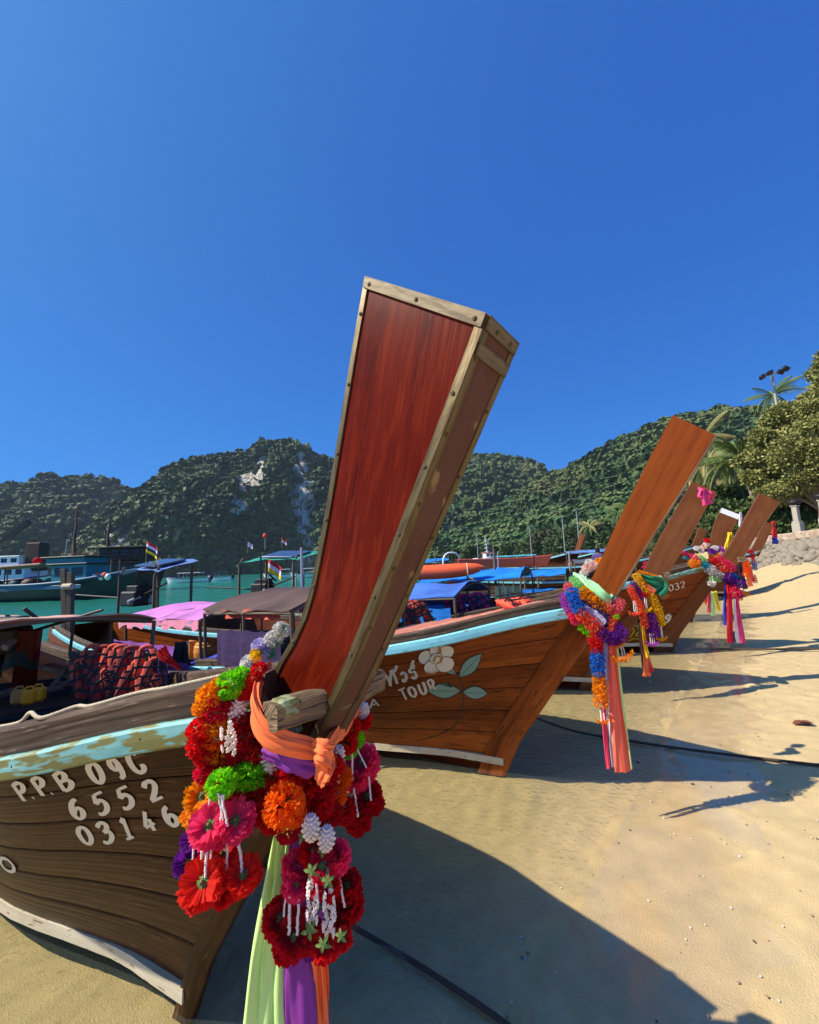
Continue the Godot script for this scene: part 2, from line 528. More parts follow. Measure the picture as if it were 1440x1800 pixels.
	mat("strap", srgb(20, 18, 22), 0.6)
	mat("panel_glass", srgb(70, 82, 110), 0.15, 0.1)
	mat("white_gloss", srgb(232, 234, 238), 0.3)
	mat("navy_gloss", srgb(28, 48, 96), 0.3)
	mat("hull_teal", srgb(26, 92, 124), 0.5)
	mat("hull_dark_green", srgb(20, 42, 44), 0.5)
	mat("cabin_teal", srgb(34, 128, 146), 0.5)
	mat("ship_brown", srgb(70, 44, 36), 0.7)
	mat("ship_red", srgb(120, 50, 44), 0.7)
	mat("glass_dark", srgb(24, 34, 44), 0.1)
	mat("orange_plastic", srgb(240, 100, 48), 0.45)
	mat("yellow_plastic", srgb(250, 160, 20), 0.4)
	mat("ochre_plastic", srgb(206, 140, 70), 0.5)
	mat("pink_paint", srgb(214, 140, 140), 0.6)
	mat("rope_pale", srgb(206, 190, 160), 0.9)
	mat("rope_dark", srgb(78, 62, 52), 0.9)
	mat("leaf_brown", srgb(128, 72, 46), 0.8)
	var cl := mat("clear_sheet", Color(0.9, 0.95, 1.0, 0.2), 0.1)
	cl.transparency = BaseMaterial3D.TRANSPARENCY_ALPHA

func sand_tex() -> ImageTexture:
	var w := 1024
	var a := nimg(400, w, w, 0.006, 5)
	var b := nimg(401, w, w, 0.35, 2)
	var px := PackedByteArray()
	px.resize(w * w * 3)
	var r := RandomNumberGenerator.new()
	r.seed = 402
	for i in w * w:
		var t := ((a[i] * 0.6 + b[i] * 0.4) / 255.0 - 0.5) * 1.3 + 0.5
		var f := lerpf(0.91, 1.05, t)
		var q := r.randi() & 1023
		if q < 13: f *= 0.62
		elif q < 24: f *= 1.18
		px[i * 3] = int(minf(205 * f, 255)); px[i * 3 + 1] = int(minf(180 * f, 255)); px[i * 3 + 2] = int(minf(131 * f, 255))
	return tex_of(w, w, px)

# ---------------------------------------------------------------- long-tail boats
const VG := [[0.0, 0.05], [0.15, 0.12], [0.28, 0.19], [0.42, 0.25], [0.68, 0.36], [1.05, 0.53], [1.8, 0.68], [3.0, 0.8], [5.0, 0.86], [8.0, 0.7], [9.0, 0.6]]
const YG := [[0.0, 1.2], [0.42, 1.13], [1.05, 0.98], [1.8, 0.84], [3.0, 0.64], [5.0, 0.53], [7.0, 0.54], [9.0, 0.68]]
const VC := [[0.0, 0.02], [0.3, 0.09], [0.6, 0.19], [1.1, 0.35], [2.0, 0.5], [3.0, 0.6], [5.0, 0.66], [9.0, 0.45]]
const YC := [[0.0, 0.1], [0.6, 0.11], [3.0, 0.07], [6.0, 0.02], [9.0, 0.12]]
const STATIONS := [0.0, 0.06, 0.13, 0.21, 0.3, 0.42, 0.55, 0.7, 0.87, 1.05, 1.25, 1.5, 1.8, 2.2, 2.7, 3.3, 4.0, 5.0, 6.0, 7.0, 8.0, 9.0]

# the skin of a hull: s metres aft of the stem, t from chine (0) to gunwale (1); x forward, z to starboard
func skin(s: float, t: float, k := 1.0, side := 1.0, off := 0.0) -> Vector3:
	var vc := spl(VC, s)
	var yc := spl(YC, s)
	var v := vc + (spl(VG, s) - vc) * t
	var y := yc + (spl(YG, s) - yc) * t
	return Vector3(0.02 + 0.79 * t - s, y, side * maxf(v + off, 0.0)) * k

func side_mesh(s0: float, ts: Array, offs: Array, k: float, side: float, uvo: Vector2, c0: Color, c1: Color, rnd := 0.0) -> MB:
	var b := MB.new()
	var rows: Array = []
	var uvs: Array = []
	var cols: Array = []
	for s in STATIONS:
		if s < s0: continue
		var row := PackedVector3Array()
		var ur := PackedVector2Array()
		var cr := PackedColorArray()
		for j in ts.size():
			row.append(skin(s, ts[j], k, side, offs[j]))
			ur.append(Vector2(s * 0.5, ts[j] * 0.9) + uvo)
			cr.append(c0.lerp(c1, ts[j]))
		if side < 0:
			row.reverse(); ur.reverse(); cr.reverse()
		rows.append(row); uvs.append(ur); cols.append(cr)
	b.grid(rows, uvs, cols)
	return b

# a timber of the given section carried along a path; ring holds (out, up) pairs
func sweep(b: MB, path: PackedVector3Array, ring: Array, side: float, uvk := 0.7, taper: Array = []) -> void:
	var n := path.size()
	var pts: Array = []
	var l := PackedFloat32Array()
	for i in n:
		l.append(0.0 if i == 0 else l[i - 1] + path[i].distance_to(path[i - 1]))
		var d := path[mini(i + 1, n - 1)] - path[maxi(i - 1, 0)]
		d = d.normalized()
		var o := Vector3.UP.cross(d).normalized()
		if o.z * side < 0: o = -o
		var u := d.cross(o).normalized()
		if u.y < 0: u = -u
		var q := PackedVector3Array()
		var f: float = taper[i] if taper.size() else 1.0
		for r in ring: q.append(path[i] + (o * r[0] + u * r[1]) * f)
		pts.append(q)
	var m := ring.size()
	var acc := 0.0
	for j in m:
		var j2 := (j + 1) % m
		var e := Vector2(ring[j][0], ring[j][1]).distance_to(Vector2(ring[j2][0], ring[j2][1]))
		var rows: Array = []
		var uvs: Array = []
		for i in n:
			var a: Vector3 = pts[i][j]
			var c: Vector3 = pts[i][j2]
			rows.append(PackedVector3Array([a, c] if side > 0 else [c, a]))
			var ua := Vector2(l[i] * uvk, acc * uvk)
			var uc := Vector2(l[i] * uvk, (acc + e) * uvk)
			uvs.append(PackedVector2Array([ua, uc] if side > 0 else [uc, ua]))
		b.grid(rows, uvs)
		acc += e
	for e in [0, n - 1]:
		for j in range(1, m - 1): b.tri(pts[e][0], pts[e][j], pts[e][j + 1], Vector2(0, 0), Vector2(0.05, 0), Vector2(0.05, 0.05))

func rail_path(k: float, side: float, s0: float, out: float, up: float, s1 := 9.0) -> PackedVector3Array:
	var p := PackedVector3Array()
	var s := s0
	while s < s1:
		p.append(skin(s, 1.0, k, side, out) + Vector3(0, up, 0))
		s += 0.1 if s < 2.0 else 0.5
	return p

# blade of the prow: two profile lines from foot to tip in (x, y), half thickness at foot and tip
func blade_mesh(aft: PackedVector3Array, fwd: PackedVector3Array, h0: float, h1: float, n := 15) -> Array:
	var A := smooth_path(aft, n)
	var F := smooth_path(fwd, n)
	var q: Array = [[], [], [], []]
	for i in n:
		var h := lerpf(h0, h1, i / float(n - 1))
		q[0].append(A[i] + Vector3(0, 0, h)); q[1].append(F[i] + Vector3(0, 0, h))
		q[2].append(F[i] + Vector3(0, 0, -h)); q[3].append(A[i] + Vector3(0, 0, -h))
	return q

func blade_face(b: MB, q: Array, a: int, c: int, m := 5, uvs := Vector2(0.55, 1.0), uvo := Vector2.ZERO) -> void:
	var rows: Array = []
	var uu: Array = []
	var l := 0.0
	for i in q[0].size():
		if i > 0: l += (q[a][i] as Vector3).distance_to(q[a][i - 1])
		var row := PackedVector3Array()
		var ur := PackedVector2Array()
		var w: float = (q[a][i] as Vector3).distance_to(q[c][i])
		for j in m:
			var f := j / float(m - 1)
			row.append((q[a][i] as Vector3).lerp(q[c][i], f))
			ur.append(Vector2(l * uvs.x, w * f * uvs.y) + uvo)
		rows.append(row); uu.append(ur)
	b.grid(rows, uu)

# strip of metal on a blade face: along edge line e, reaching w towards line o, standing d off the face along nrm
func strip(b: MB, e: Array, o: Array, w: float, d: float, nrm: Vector3, i0 := 0, i1 := 99) -> void:
	var top: Array = []
	var lip: Array = []
	var lip2: Array = []
	var u1: Array = []
	var l := 0.0
	for i in range(i0, mini(i1, e.size())):
		var p: Vector3 = e[i]
		if i > i0: l += p.distance_to(e[i - 1])
		var t := ((o[i] as Vector3) - p).normalized()
		var a := p - t * 0.004 + nrm * d
		var c := p + t * w + nrm * d
		top.append(PackedVector3Array([a, c]))
		lip.append(PackedVector3Array([c, c - nrm * (d + 0.002)]))
		lip2.append(PackedVector3Array([a - nrm * (d + 0.002), a]))
		u1.append(PackedVector2Array([Vector2(l * 0.8, 0), Vector2(l * 0.8, 0.06)]))
	b.grid(top, u1); b.grid(lip, u1); b.grid(lip2, u1)
	for i in [0, top.size() - 1]:
		var r: PackedVector3Array = top[i]
		b.quad(r[0], r[1], r[1] - nrm * (d + 0.002), r[0] - nrm * (d + 0.002))

func rivet_mesh(r: float) -> ArrayMesh:
	var b := MB.new()
	b.lathe([[0.0, r * 0.55], [r * 0.5, r * 0.5], [r * 0.85, r * 0.25], [r, 0.0]], Vector3.ZERO, 10)
	return b.mesh()

func facing(at: Vector3, y: Vector3) -> Transform3D:
	var x := y.cross(Vector3(0.31, 0.2, 0.93)).normalized()
	return Transform3D(Basis(x, y.normalized(), x.cross(y.normalized())), at)

# brush strokes laid on the skin: strokes in a unit box, o + x * dw + y * dh in (s, t)
func letter(b: MB, strokes: Array, o: Vector2, dw: Vector2, dh: Vector2, k: float, w: float, lift := 0.0035) -> void:
	for st in strokes:
		lift += 0.0004
		var p := PackedVector2Array()
		for i in st.size() / 2: p.append(Vector2(st[i * 2], st[i * 2 + 1]))
		if p.size() > 2:
			var c := Curve2D.new()
			for i in p.size():
				var t := (p[mini(i + 1, p.size() - 1)] - p[maxi(i - 1, 0)]) / 6.0
				c.add_point(p[i], -t, t)
			var m := PackedVector2Array()
			var l := c.get_baked_length()
			var n := maxi(8, int(l * 10))
			for i in n + 1: m.append(c.sample_baked(l * i / n, true))
			p = m
		var pts := PackedVector3Array()
		for q in p:
			var z := o + dw * q.x + dh * q.y
			pts.append(skin(z.x, z.y, k))
		var z0 := o + dw * p[0].x + dh * p[0].y
		var nrm := (skin(z0.x + 0.02, z0.y, k) - skin(z0.x, z0.y, k)).cross(skin(z0.x, z0.y + 0.02, k) - skin(z0.x, z0.y, k)).normalized()
		if nrm.z < 0: nrm = -nrm
		var rows: Array = []
		for i in pts.size():
			var d := (pts[mini(i + 1, pts.size() - 1)] - pts[maxi(i - 1, 0)]).normalized()
			var x := d.cross(nrm).normalized()
			var f := lerpf(0.72, 1.12, absf((p[mini(i + 1, p.size() - 1)] - p[maxi(i - 1, 0)]).normalized().y))
			if i == 0 or i == pts.size() - 1: f *= 0.75
			rows.append(PackedVector3Array([pts[i] + x * w * f + nrm * lift, pts[i] - x * w * f + nrm * lift]))
		if rows.size(): b.grid(rows)

func patch(b: MB, poly: Array, o: Vector2, dw: Vector2, dh: Vector2, k: float, lift: float) -> void:
	var pl := PackedVector2Array()
	for i in poly.size() / 2: pl.append(Vector2(poly[i * 2], poly[i * 2 + 1]))
	var id := Geometry2D.triangulate_polygon(pl)
	var p3: Array = []
	for q in pl:
		var z := o + dw * q.x + dh * q.y
		p3.append(skin(z.x, z.y, k) + Vector3(0, -0.3, 0.95) * lift)
	for i in id.size() / 3: b.tri(p3[id[i * 3]], p3[id[i * 3 + 1]], p3[id[i * 3 + 2]])

const FONT := {
	"P": [[0.15, 0.0, 0.15, 1.0], [0.15, 0.97, 0.6, 1.0, 0.85, 0.78, 0.6, 0.52, 0.15, 0.5]],
	"B": [[0.15, 0.0, 0.15, 1.0], [0.15, 0.97, 0.6, 0.97, 0.75, 0.75, 0.55, 0.54, 0.18, 0.53], [0.18, 0.52, 0.65, 0.5, 0.88, 0.27, 0.62, 0.03, 0.15, 0.02]],
	"0": [[0.5, 1.0, 0.2, 0.82, 0.12, 0.5, 0.2, 0.18, 0.5, 0.0, 0.8, 0.18, 0.88, 0.5, 0.8, 0.82, 0.5, 1.0]],
	"9": [[0.82, 0.68, 0.6, 0.46, 0.25, 0.52, 0.14, 0.75, 0.35, 0.98, 0.68, 0.96, 0.84, 0.72, 0.8, 0.35, 0.6, 0.08, 0.25, 0.05]],
	"G": [[0.86, 0.8, 0.6, 1.0, 0.3, 0.92, 0.13, 0.6, 0.18, 0.2, 0.5, 0.0, 0.82, 0.1, 0.86, 0.32]],
	"6": [[0.78, 0.95, 0.45, 0.88, 0.2, 0.6, 0.14, 0.3, 0.35, 0.02, 0.68, 0.02, 0.86, 0.26, 0.68, 0.5, 0.35, 0.48, 0.16, 0.3]],
	"5": [[0.85, 0.98, 0.3, 0.98], [0.3, 0.98, 0.22, 0.56], [0.22, 0.57, 0.55, 0.66, 0.85, 0.42, 0.78, 0.12, 0.45, 0.0, 0.15, 0.1]],
	"2": [[0.15, 0.78, 0.35, 0.98, 0.7, 0.95, 0.82, 0.7, 0.6, 0.4, 0.18, 0.06], [0.15, 0.04, 0.9, 0.04]],
	"3": [[0.15, 0.88, 0.45, 1.0, 0.78, 0.85, 0.72, 0.6, 0.42, 0.53], [0.42, 0.52, 0.78, 0.45, 0.86, 0.2, 0.6, 0.0, 0.3, 0.02, 0.12, 0.16]],
	"1": [[0.25, 0.82, 0.52, 1.0], [0.52, 1.0, 0.52, 0.03], [0.22, 0.02, 0.82, 0.02]],
	"4": [[0.62, 1.0, 0.12, 0.32], [0.12, 0.3, 0.92, 0.3], [0.66, 0.6, 0.66, 0.0]],
	".": [[0.4, 0.05, 0.6, 0.05]],
	"T": [[0.05, 0.96, 0.95, 0.96], [0.5, 0.94, 0.5, 0.0]],
	"O": [[0.5, 1.0, 0.18, 0.82, 0.08, 0.5, 0.18, 0.18, 0.5, 0.0, 0.82, 0.18, 0.92, 0.5, 0.82, 0.82, 0.5, 1.0]],
	"U": [[0.12, 1.0, 0.12, 0.35, 0.3, 0.04, 0.5, 0.0, 0.7, 0.04, 0.88, 0.35, 0.88, 1.0]],
	"R": [[0.15, 0.0, 0.15, 1.0], [0.15, 0.97, 0.6, 1.0, 0.82, 0.78, 0.6, 0.52, 0.15, 0.5], [0.5, 0.5, 0.9, 0.0]],
	"A": [[0.05, 0.0, 0.5, 1.0], [0.5, 1.0, 0.95, 0.0], [0.22, 0.34, 0.78, 0.34]],
	"ท": [[0.28, 0.84, 0.12, 0.98, 0.02, 0.84, 0.14, 0.72, 0.26, 0.8, 0.26, 0.0], [0.26, 0.1, 0.55, 0.75, 0.8, 0.98, 0.92, 0.7, 0.92, 0.0]],
	"ั": [[0.5, 0.3, 0.3, 0.5, 0.1, 0.3, 0.3, 0.08, 0.6, 0.15, 0.95, 0.9]],
	"ว": [[0.4, 0.3, 0.2, 0.15, 0.3, 0.0, 0.55, 0.06, 0.8, 0.35, 0.82, 0.7, 0.5, 1.0, 0.12, 0.82]],
	"ร": [[0.42, 0.28, 0.25, 0.14, 0.4, 0.0, 0.7, 0.08, 0.78, 0.42], [0.78, 0.42, 0.72, 0.62, 0.25, 0.66, 0.14, 0.85, 0.45, 1.0, 0.92, 0.92]],
	"์": [[0.3, 0.3, 0.1, 0.15, 0.35, 0.0, 0.6, 0.2, 0.45, 0.5, 0.95, 0.95]],
}

func glyph(ch: String, o: Vector2, dw: Vector2, dh: Vector2, k: float, w: float, boat: Node3D) -> void:
	var b := MB.new()
	letter(b, FONT[ch], o, dw, dh, k, w)
	obj("painted_character", b, M.letter_paint, boat)

# one boat; o: wood, red, rail, cap, k, planks, aft, fwd, h0, h1, deck
func longtail(n: String, label: String, F: Vector3, deg: float, o: Dictionary) -> Node3D:
	var k: float = o.get("k", 1.0)
	var t := thing(n, label, "longtail boat", F, -deg_to_rad(deg), "long-tail boats with their bows on the sand")
	var r := RandomNumberGenerator.new()
	r.seed = int(F.x * 1000.0) + 77
	# inner and outer skin behind the planking
	var hb := MB.new()
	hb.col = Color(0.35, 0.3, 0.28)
	for side in [1.0, -1.0]:
		var inner: Array = []
		var floor_: Array = []
		for s in STATIONS:
			var a := PackedVector3Array()
			for tt in [1.0, 0.8, 0.6, 0.4, 0.2, 0.0]: a.append(skin(s, tt, k, side, -0.022))
			var ch := skin(s, 0.0, k, side, -0.022)
			a.append(Vector3(ch.x, ch.y - 0.05 * k, ch.z * 0.82)); a.append(Vector3(ch.x, -0.05 - 0.02 * minf(s, 1.0), 0))
			if side < 0: a.reverse()
			inner.append(a)
			var c := PackedVector3Array()
			for tt in [0.0, 0.25, 0.5, 0.75, 1.0]: c.append(skin(s, tt, k, side, -0.05))
			c.insert(0, Vector3(ch.x, 0.05, 0))
			if side < 0: c.reverse()
			floor_.append(c)
		hb.grid(inner); hb.grid(floor_)
		var L: float = STATIONS[STATIONS.size() - 1]
		for j in 5:
			hb.quad(skin(L, j / 5.0, k, side, -0.022), skin(L, (j + 1) / 5.0, k, side, -0.022), skin(L, (j + 1) / 5.0, k, side, -9), skin(L, j / 5.0, k, side, -9))
	var hull := obj("hull", hb, o.wood, t)
	# planking, each strake a piece
	var np: int = o.get("planks", 6)
	for side in [1.0, -1.0]:
		for j in np:
			var t0 := j / float(np)
			var t1 := (j + 1) / float(np)
			var e := 0.008
			var tint := r.randf_range(0.78, 1.12)
			var c0: Color = o.get("low", Color.WHITE)
			var c1: Color = o.get("high", Color.WHITE)
			var b := side_mesh(0.0, [t0 + 0.002, t0 + e, (t0 + t1) / 2, t1 - e, t1 - 0.002], [-0.0045, 0.0, 0.0012, 0.0, -0.0045], k, side, Vector2(r.randf(), r.randf()), c0 * tint, c1 * tint)
			obj("plank", b, o.wood, hull)
		# white stripe along the chine
		var sb := MB.new()
		var p := PackedVector3Array()
		for s in STATIONS: p.append(skin(s, 0.0, k, side, 0.004 + 0.012 * smoothstep(0.35, 0.25, s)) + Vector3(0, -0.02 * k, 0))
		sweep(sb, p, [[-0.02, -0.026 * k], [0.005, -0.024 * k], [0.005, 0.024 * k], [-0.02, 0.026 * k]], side)
		obj("chine_stripe", sb, M.worn_white, t)
		var rb := MB.new()
		var rh: float = o.get("rail_h", 0.036)
		sweep(rb, rail_path(k, side, 0.05, 0.0, 0.0), [[-0.02, -rh], [0.022, -rh], [0.032, -rh + 0.008], [0.034, 0.0], [0.032, rh - 0.008], [0.022, rh], [-0.02, rh]], side)
		obj("rub_rail", rb, o.rail, t)
		var cb := MB.new()
		var chh: float = o.get("cap_h", 0.085)
		sweep(cb, rail_path(k, side, 0.14, 0.0, rh + 0.002), [[-0.065, -0.02], [0.004, 0.0], [0.008, chh * 0.85], [0.0, chh], [-0.055, chh], [-0.065, chh * 0.85]], side)
		obj("gunwale", cb, o.cap, t)
	# stem timber, lapped over the plank ends
	var mb := MB.new()
	mb.col = o.get("stem_tint", Color.WHITE)
	var sw: float = o.get("stem_w", 0.16)
	for side in [1.0, -1.0]:
		var rows: Array = []
		var uvs: Array = []
		for i in 9:
			var tt := i / 8.0
			var row := PackedVector3Array()
			var ur := PackedVector2Array()
			for s in [sw, sw, sw * 0.66, sw * 0.33, 0.0]:
				row.append(skin(s, tt, k, side, 0.007 if row.size() > 0 else -0.01))
				ur.append(Vector2(tt * 0.7 * k, s))
			var q := skin(0.0, tt, k, side)
			row.append(Vector3(q.x + 0.02, q.y - 0.01, side * lerpf(0.02, 0.035, tt)))
			row.append(Vector3(q.x + 0.026, q.y - 0.012, 0))
			ur.append(Vector2(tt * 0.7 * k, -0.02)); ur.append(Vector2(tt * 0.7 * k, -0.04))
			if i == 0:
				for m in row.size(): row[m] = Vector3(row[m].x - 0.03, -0.03, row[m].z)
			if side > 0:
				row.reverse(); ur.reverse()
			rows.append(row); uvs.append(ur)
		mb.grid(rows, uvs)
	obj("stem", mb, o.get("stem_mat", o.wood), t)
	# blade
	var q := blade_mesh(o.aft, o.fwd, o.h0, o.h1)
	var bb := MB.new()
	blade_face(bb, q, 0, 1); blade_face(bb, q, 2, 3)
	blade_face(bb, q, 1, 2, 3); blade_face(bb, q, 3, 0, 3)
	var e: int = q[0].size() - 1
	bb.quad(q[0][e], q[1][e], q[2][e], q[3][e], Vector2.ZERO, Vector2(0.3, 0.1))
	bb.quad(q[3][0], q[2][0], q[1][0], q[0][0], Vector2.ZERO, Vector2(0.3, 0.1))
	var blade := obj("prow_blade", bb, o.blade, t)
	t.set_meta("__blade", blade)
	t.set_meta("__q", q)
	t.set_meta("__hull", hull)
	if o.has("edge"):
		var eb := MB.new()
		strip(eb, q[1], q[2], ((q[1][e] as Vector3).distance_to(q[2][e])), 0.006, Vector3(0.84, -0.54, 0), 2)
		obj("edge_strip", eb, o.edge, blade)
	# crossbar on which the rails end
	var cx := MB.new()
	var cu: float = o.get("cross_u", 0.83 * k)
	var cy: float = o.get("cross_y", 1.235 * k)
	var cw: float = o.get("cross_w", 0.2 * k)
	var nz := noise(int(F.x * 10) + 3, 9.0, 3)
	var ring := [[-0.04, -0.042], [0.028, -0.042], [0.04, -0.03], [0.04, 0.03], [0.026, 0.042], [-0.04, 0.042]]
	for j in ring.size():
		var j2 := (j + 1) % ring.size()
		var rows: Array = []
		var uvs: Array = []
		for i in 17:
			var z := lerpf(-cw, cw, i / 16.0)
			var row := PackedVector3Array()
			for w in [j, j2]:
				var p := Vector3(cu + ring[w][0] * k * 0.78 - absf(z) * 0.12, cy + ring[w][1] * k * 0.78, z)
				row.append(p + Vector3(nz.get_noise_3d(p.x, p.y, p.z), nz.get_noise_3d(p.z, p.x, p.y), 0) * 0.01)
			rows.append(row)
			uvs.append(PackedVector2Array([Vector2(z * 0.8, j * 0.1), Vector2(z * 0.8, j * 0.1 + 0.1)]))
		cx.grid(rows, uvs)
	for z in [-1.0, 1.0]:
		for j in range(1, 5):
			var pp: Array = []
			for w in [0, j, j + 1]: pp.append(Vector3(cu + ring[w][0] * k * 0.78 - cw * 0.12, cy + ring[w][1] * k * 0.78, z * cw))
			cx.tri(pp[0], pp[1], pp[2], Vector2(0, 0), Vector2(0.1, 0), Vector2(0.1, 0.1))
	obj("crossbar", cx, M.wood_grey, t)
	# nail heads along the strakes
	var nails: Array = []
	for side in [1.0, -1.0]:
		for j in np:
			for i in 26:
				var s := 0.22 + i * 0.16 + r.randf_range(-0.02, 0.02)
				for e2 in [0.16, 0.84]: nails.append(facing(skin(s, (j + e2) / np, k, side, 0.0015), Vector3(0, -0.25, side)).scaled_local(Vector3.ONE * 0.55))
	tag(many("nail_heads", FM.rivet, M.dark_iron, nails, [], hull), "", "", "", "stuff")
	if o.get("poles", 0) > 0:
		for i in o.poles:
			var pb := MB.new()
			var u := -2.0 - r.randf() * 6.0
			var z := r.randf_range(-0.7, 0.7)
			pb.bar(Vector3(u, 0.3, z), Vector3(u + r.randf_range(-0.1, 0.1), r.randf_range(1.45, 2.1), z + r.randf_range(-0.05, 0.05)), r.randf_range(0.014, 0.026), 6)
			obj("pole", pb, [M.post_grey, M.steel, M.dark_iron][i % 3], t)
	return t

# planks laid across the bow: from s0 to s1, at a level below the gunwale
func cross_deck(t: Node3D, k: float, s0: float, s1: float, w: float, gap: float, drop: float, m: Material, nm := "deck_plank", th := 0.03) -> void:
	var s := s0
	var r := RandomNumberGenerator.new()
	r.seed = 5
	while s < s1:
		var p := skin(s, 1.0, k)
		var b := MB.new()
		var v := r.randf_range(0.8, 1.1)
		b.col = Color(v, v, v)
		b.box(Transform3D(Basis(Vector3.UP, r.randf_range(-0.01, 0.01)), Vector3(p.x, p.y - drop + r.randf_range(-0.004, 0.004), 0)), Vector3(w, th, 2.0 * (p.z * (0.84 if drop > 0 else 0.97) - 0.05 * k)), 0.004, 0.7)
		obj(nm, b, m, t)
		s += w + gap

# arched awning on posts
func canopy(t: Node3D, u0: float, u1: float, hw: float, y0: float, y1: float, rise: float, m: Material, post: Material, floor_y := 0.5, posts := [0.0, 1.0], skirt := 0.0, skirt_mat: Material = null, sag := 0.02) -> void:
	var rows: Array = []
	var low: Array = []
	var cols: Array = []
	var nz := noise(int(u0 * 100), 2.0, 3)
	for i in 13:
		var f := i / 12.0
		var row := PackedVector3Array()
		var lo := PackedVector3Array()
		for j in 13:
			var a := j / 12.0 * 2 - 1
			var p := Vector3(lerpf(u0, u1, f), lerpf(y0, y1, f) + rise * (1 - a * a) - sag * absf(sin(f * PI * 3)), a * hw)
			p.y += nz.get_noise_2d(p.x, p.z) * 0.035 - 0.012 * absf(sin(f * PI * 4.0)) * (1.0 - a * a)
			row.append(p)
			lo.append(p - Vector3(0, 0.012, 0))
		rows.append(row)
		lo.reverse()
		low.append(lo)
	var b := MB.new()
	b.grid(rows); b.grid(low)
	for f in [0, 12]:
		for j in 12: b.quad(rows[f][j], rows[f][j + 1], low[f][11 - j], low[f][12 - j])
	for i in 12:
		b.quad(rows[i][0], rows[i + 1][0], low[i + 1][12], low[i][12]); b.quad(rows[i + 1][12], rows[i][12], low[i][0], low[i + 1][0])
	var c := obj("canopy", b, m, t)
	for f in [0.0, 0.25, 0.5, 0.75, 1.0]:
		var rb := MB.new()
		var pp := PackedVector3Array()
		for j in 9:
			var a := j / 8.0 * 2 - 1
			pp.append(Vector3(lerpf(u0, u1, f), lerpf(y0, y1, f) + rise * (1 - a * a) - 0.035, a * (hw - 0.01)))
		rb.tube(pp, 0.012, 6)
		obj("rib", rb, post, c)
	for side in [-1.0, 1.0]:
		var rb := MB.new()
		rb.bar(Vector3(u0, y0 - 0.035, side * (hw - 0.015)), Vector3(u1, y1 - 0.035, side * (hw - 0.015)), 0.014)
		obj("side_rail", rb, post, c)
		for f in posts:
			var pb := MB.new()
			pb.bar(Vector3(lerpf(u0, u1, f), floor_y, side * (hw - 0.05)), Vector3(lerpf(u0, u1, f), lerpf(y0, y1, f) - 0.03, side * (hw - 0.02)), 0.018)
			obj("post", pb, post, t)
		if skirt > 0.0:
			var sb := MB.new()
			var sr: Array = []
			for i in 25:
				var f := i / 24.0
				var p := Vector3(lerpf(u0, u1, f), lerpf(y0, y1, f) - 0.02, side * hw)
				sr.append(PackedVector3Array([p, p + Vector3(0, -skirt * (0.75 + 0.25 * sin(i * 1.7)), side * 0.015 * sin(i * 2.3))]))
			sb.grid(sr)
			obj("awning_skirt", sb, skirt_mat, c)

func side_cloth(t: Node3D, nm: String, a: Vector3, c: Vector3, h: float, m: Material, amp := 0.012) -> void:
	var b := MB.new()
	var rows: Array = []
	var d := (c - a)
	var nrm := d.cross(Vector3.UP).normalized()
	for i in 25:
		var f := i / 24.0
		var row := PackedVector3Array()
		for j in 7:
			var g := j / 6.0
			row.append(a + d * f + Vector3(0, -h * g - 0.015 * absf(sin(f * PI * 4)) * (1 - g), 0) + nrm * amp * (sin(f * 19.0 + g * 2.0) + 0.5 * sin(f * 43.0)) * (0.4 + g))
		rows.append(row)
	b.grid(rows)
	obj(nm, b, m, t)

# diesel engine with its long shaft, on a stern frame
func engine(t: Node3D, at: Vector3, sc := 1.0) -> void:
	var b := MB.new()
	b.box(Transform3D(Basis(), at), Vector3(0.5, 0.3, 0.34) * sc, 0.03)
	b.box(Transform3D(Basis(), at + Vector3(0.05, 0.2, 0) * sc), Vector3(0.36, 0.14, 0.24) * sc, 0.02)
	var e := obj("engine", b, M.dark_iron, t)
	var r := RandomNumberGenerator.new()
	r.seed = 9
	for i in 9:
		var c := MB.new()
		var p := at + Vector3(r.randf_range(-0.26, 0.26), r.randf_range(-0.05, 0.3), r.randf_range(-0.2, 0.2)) * sc
		var d := Vector3(r.randf_range(-1, 1), r.randf_range(-0.4, 1), r.randf_range(-1, 1)).normalized()
		c.bar(p - d * 0.1 * sc, p + d * 0.14 * sc, r.randf_range(0.02, 0.055) * sc, 9)
		obj("engine_fitting", c, M.steel if i % 3 == 0 else M.dark_iron, e)
	var s := MB.new()
	s.bar(at + Vector3(-0.2, 0, 0) * sc, at + Vector3(-1.7, 0.1, 0.25) * sc, 0.02 * sc)
	obj("propeller_shaft", s, M.dark_iron, t)
	var h := MB.new()
	h.bar(at + Vector3(0.2, 0.05, 0) * sc, at + Vector3(1.1, 0.3, 0.1) * sc, 0.02 * sc)
	obj("tiller", h, M.dark_iron, t)

# ---------------------------------------------------------------- flowers, garlands, cloth
var FM := {}

func petal(b: MB, base: Vector3, out: Vector3, side: Vector3, up: Vector3, l: float, w: float, curl: float, r: RandomNumberGenerator, segs := 3) -> void:
	# a ruffled petal: grows from base along out, w wide at its tip, curling towards up
	var rows: Array = []
	var cols: Array = []
	var ph := r.randf() * TAU
	var v := r.randf_range(0.82, 1.1)
	for i in segs + 1:
		var f := i / float(segs)
		var p := base + out * l * f + up * curl * l * f * f
		var ww := w * (0.25 + 0.75 * sqrt(f)) * 0.5
		var row := PackedVector3Array()
		var cr := PackedColorArray()
		for j in 5:
			var g := j / 2.0 - 1.0
			var q := p + side * ww * g + up * sin(ph + g * 5.0) * w * 0.16 * f
			if i == segs: q += out * l * (0.07 * cos(ph + g * 9.0) - 0.06 * g * g)
			row.append(q)
			cr.append(Color(v, v, v))
		rows.append(row); cols.append(cr)
	b.grid(rows, [], cols)

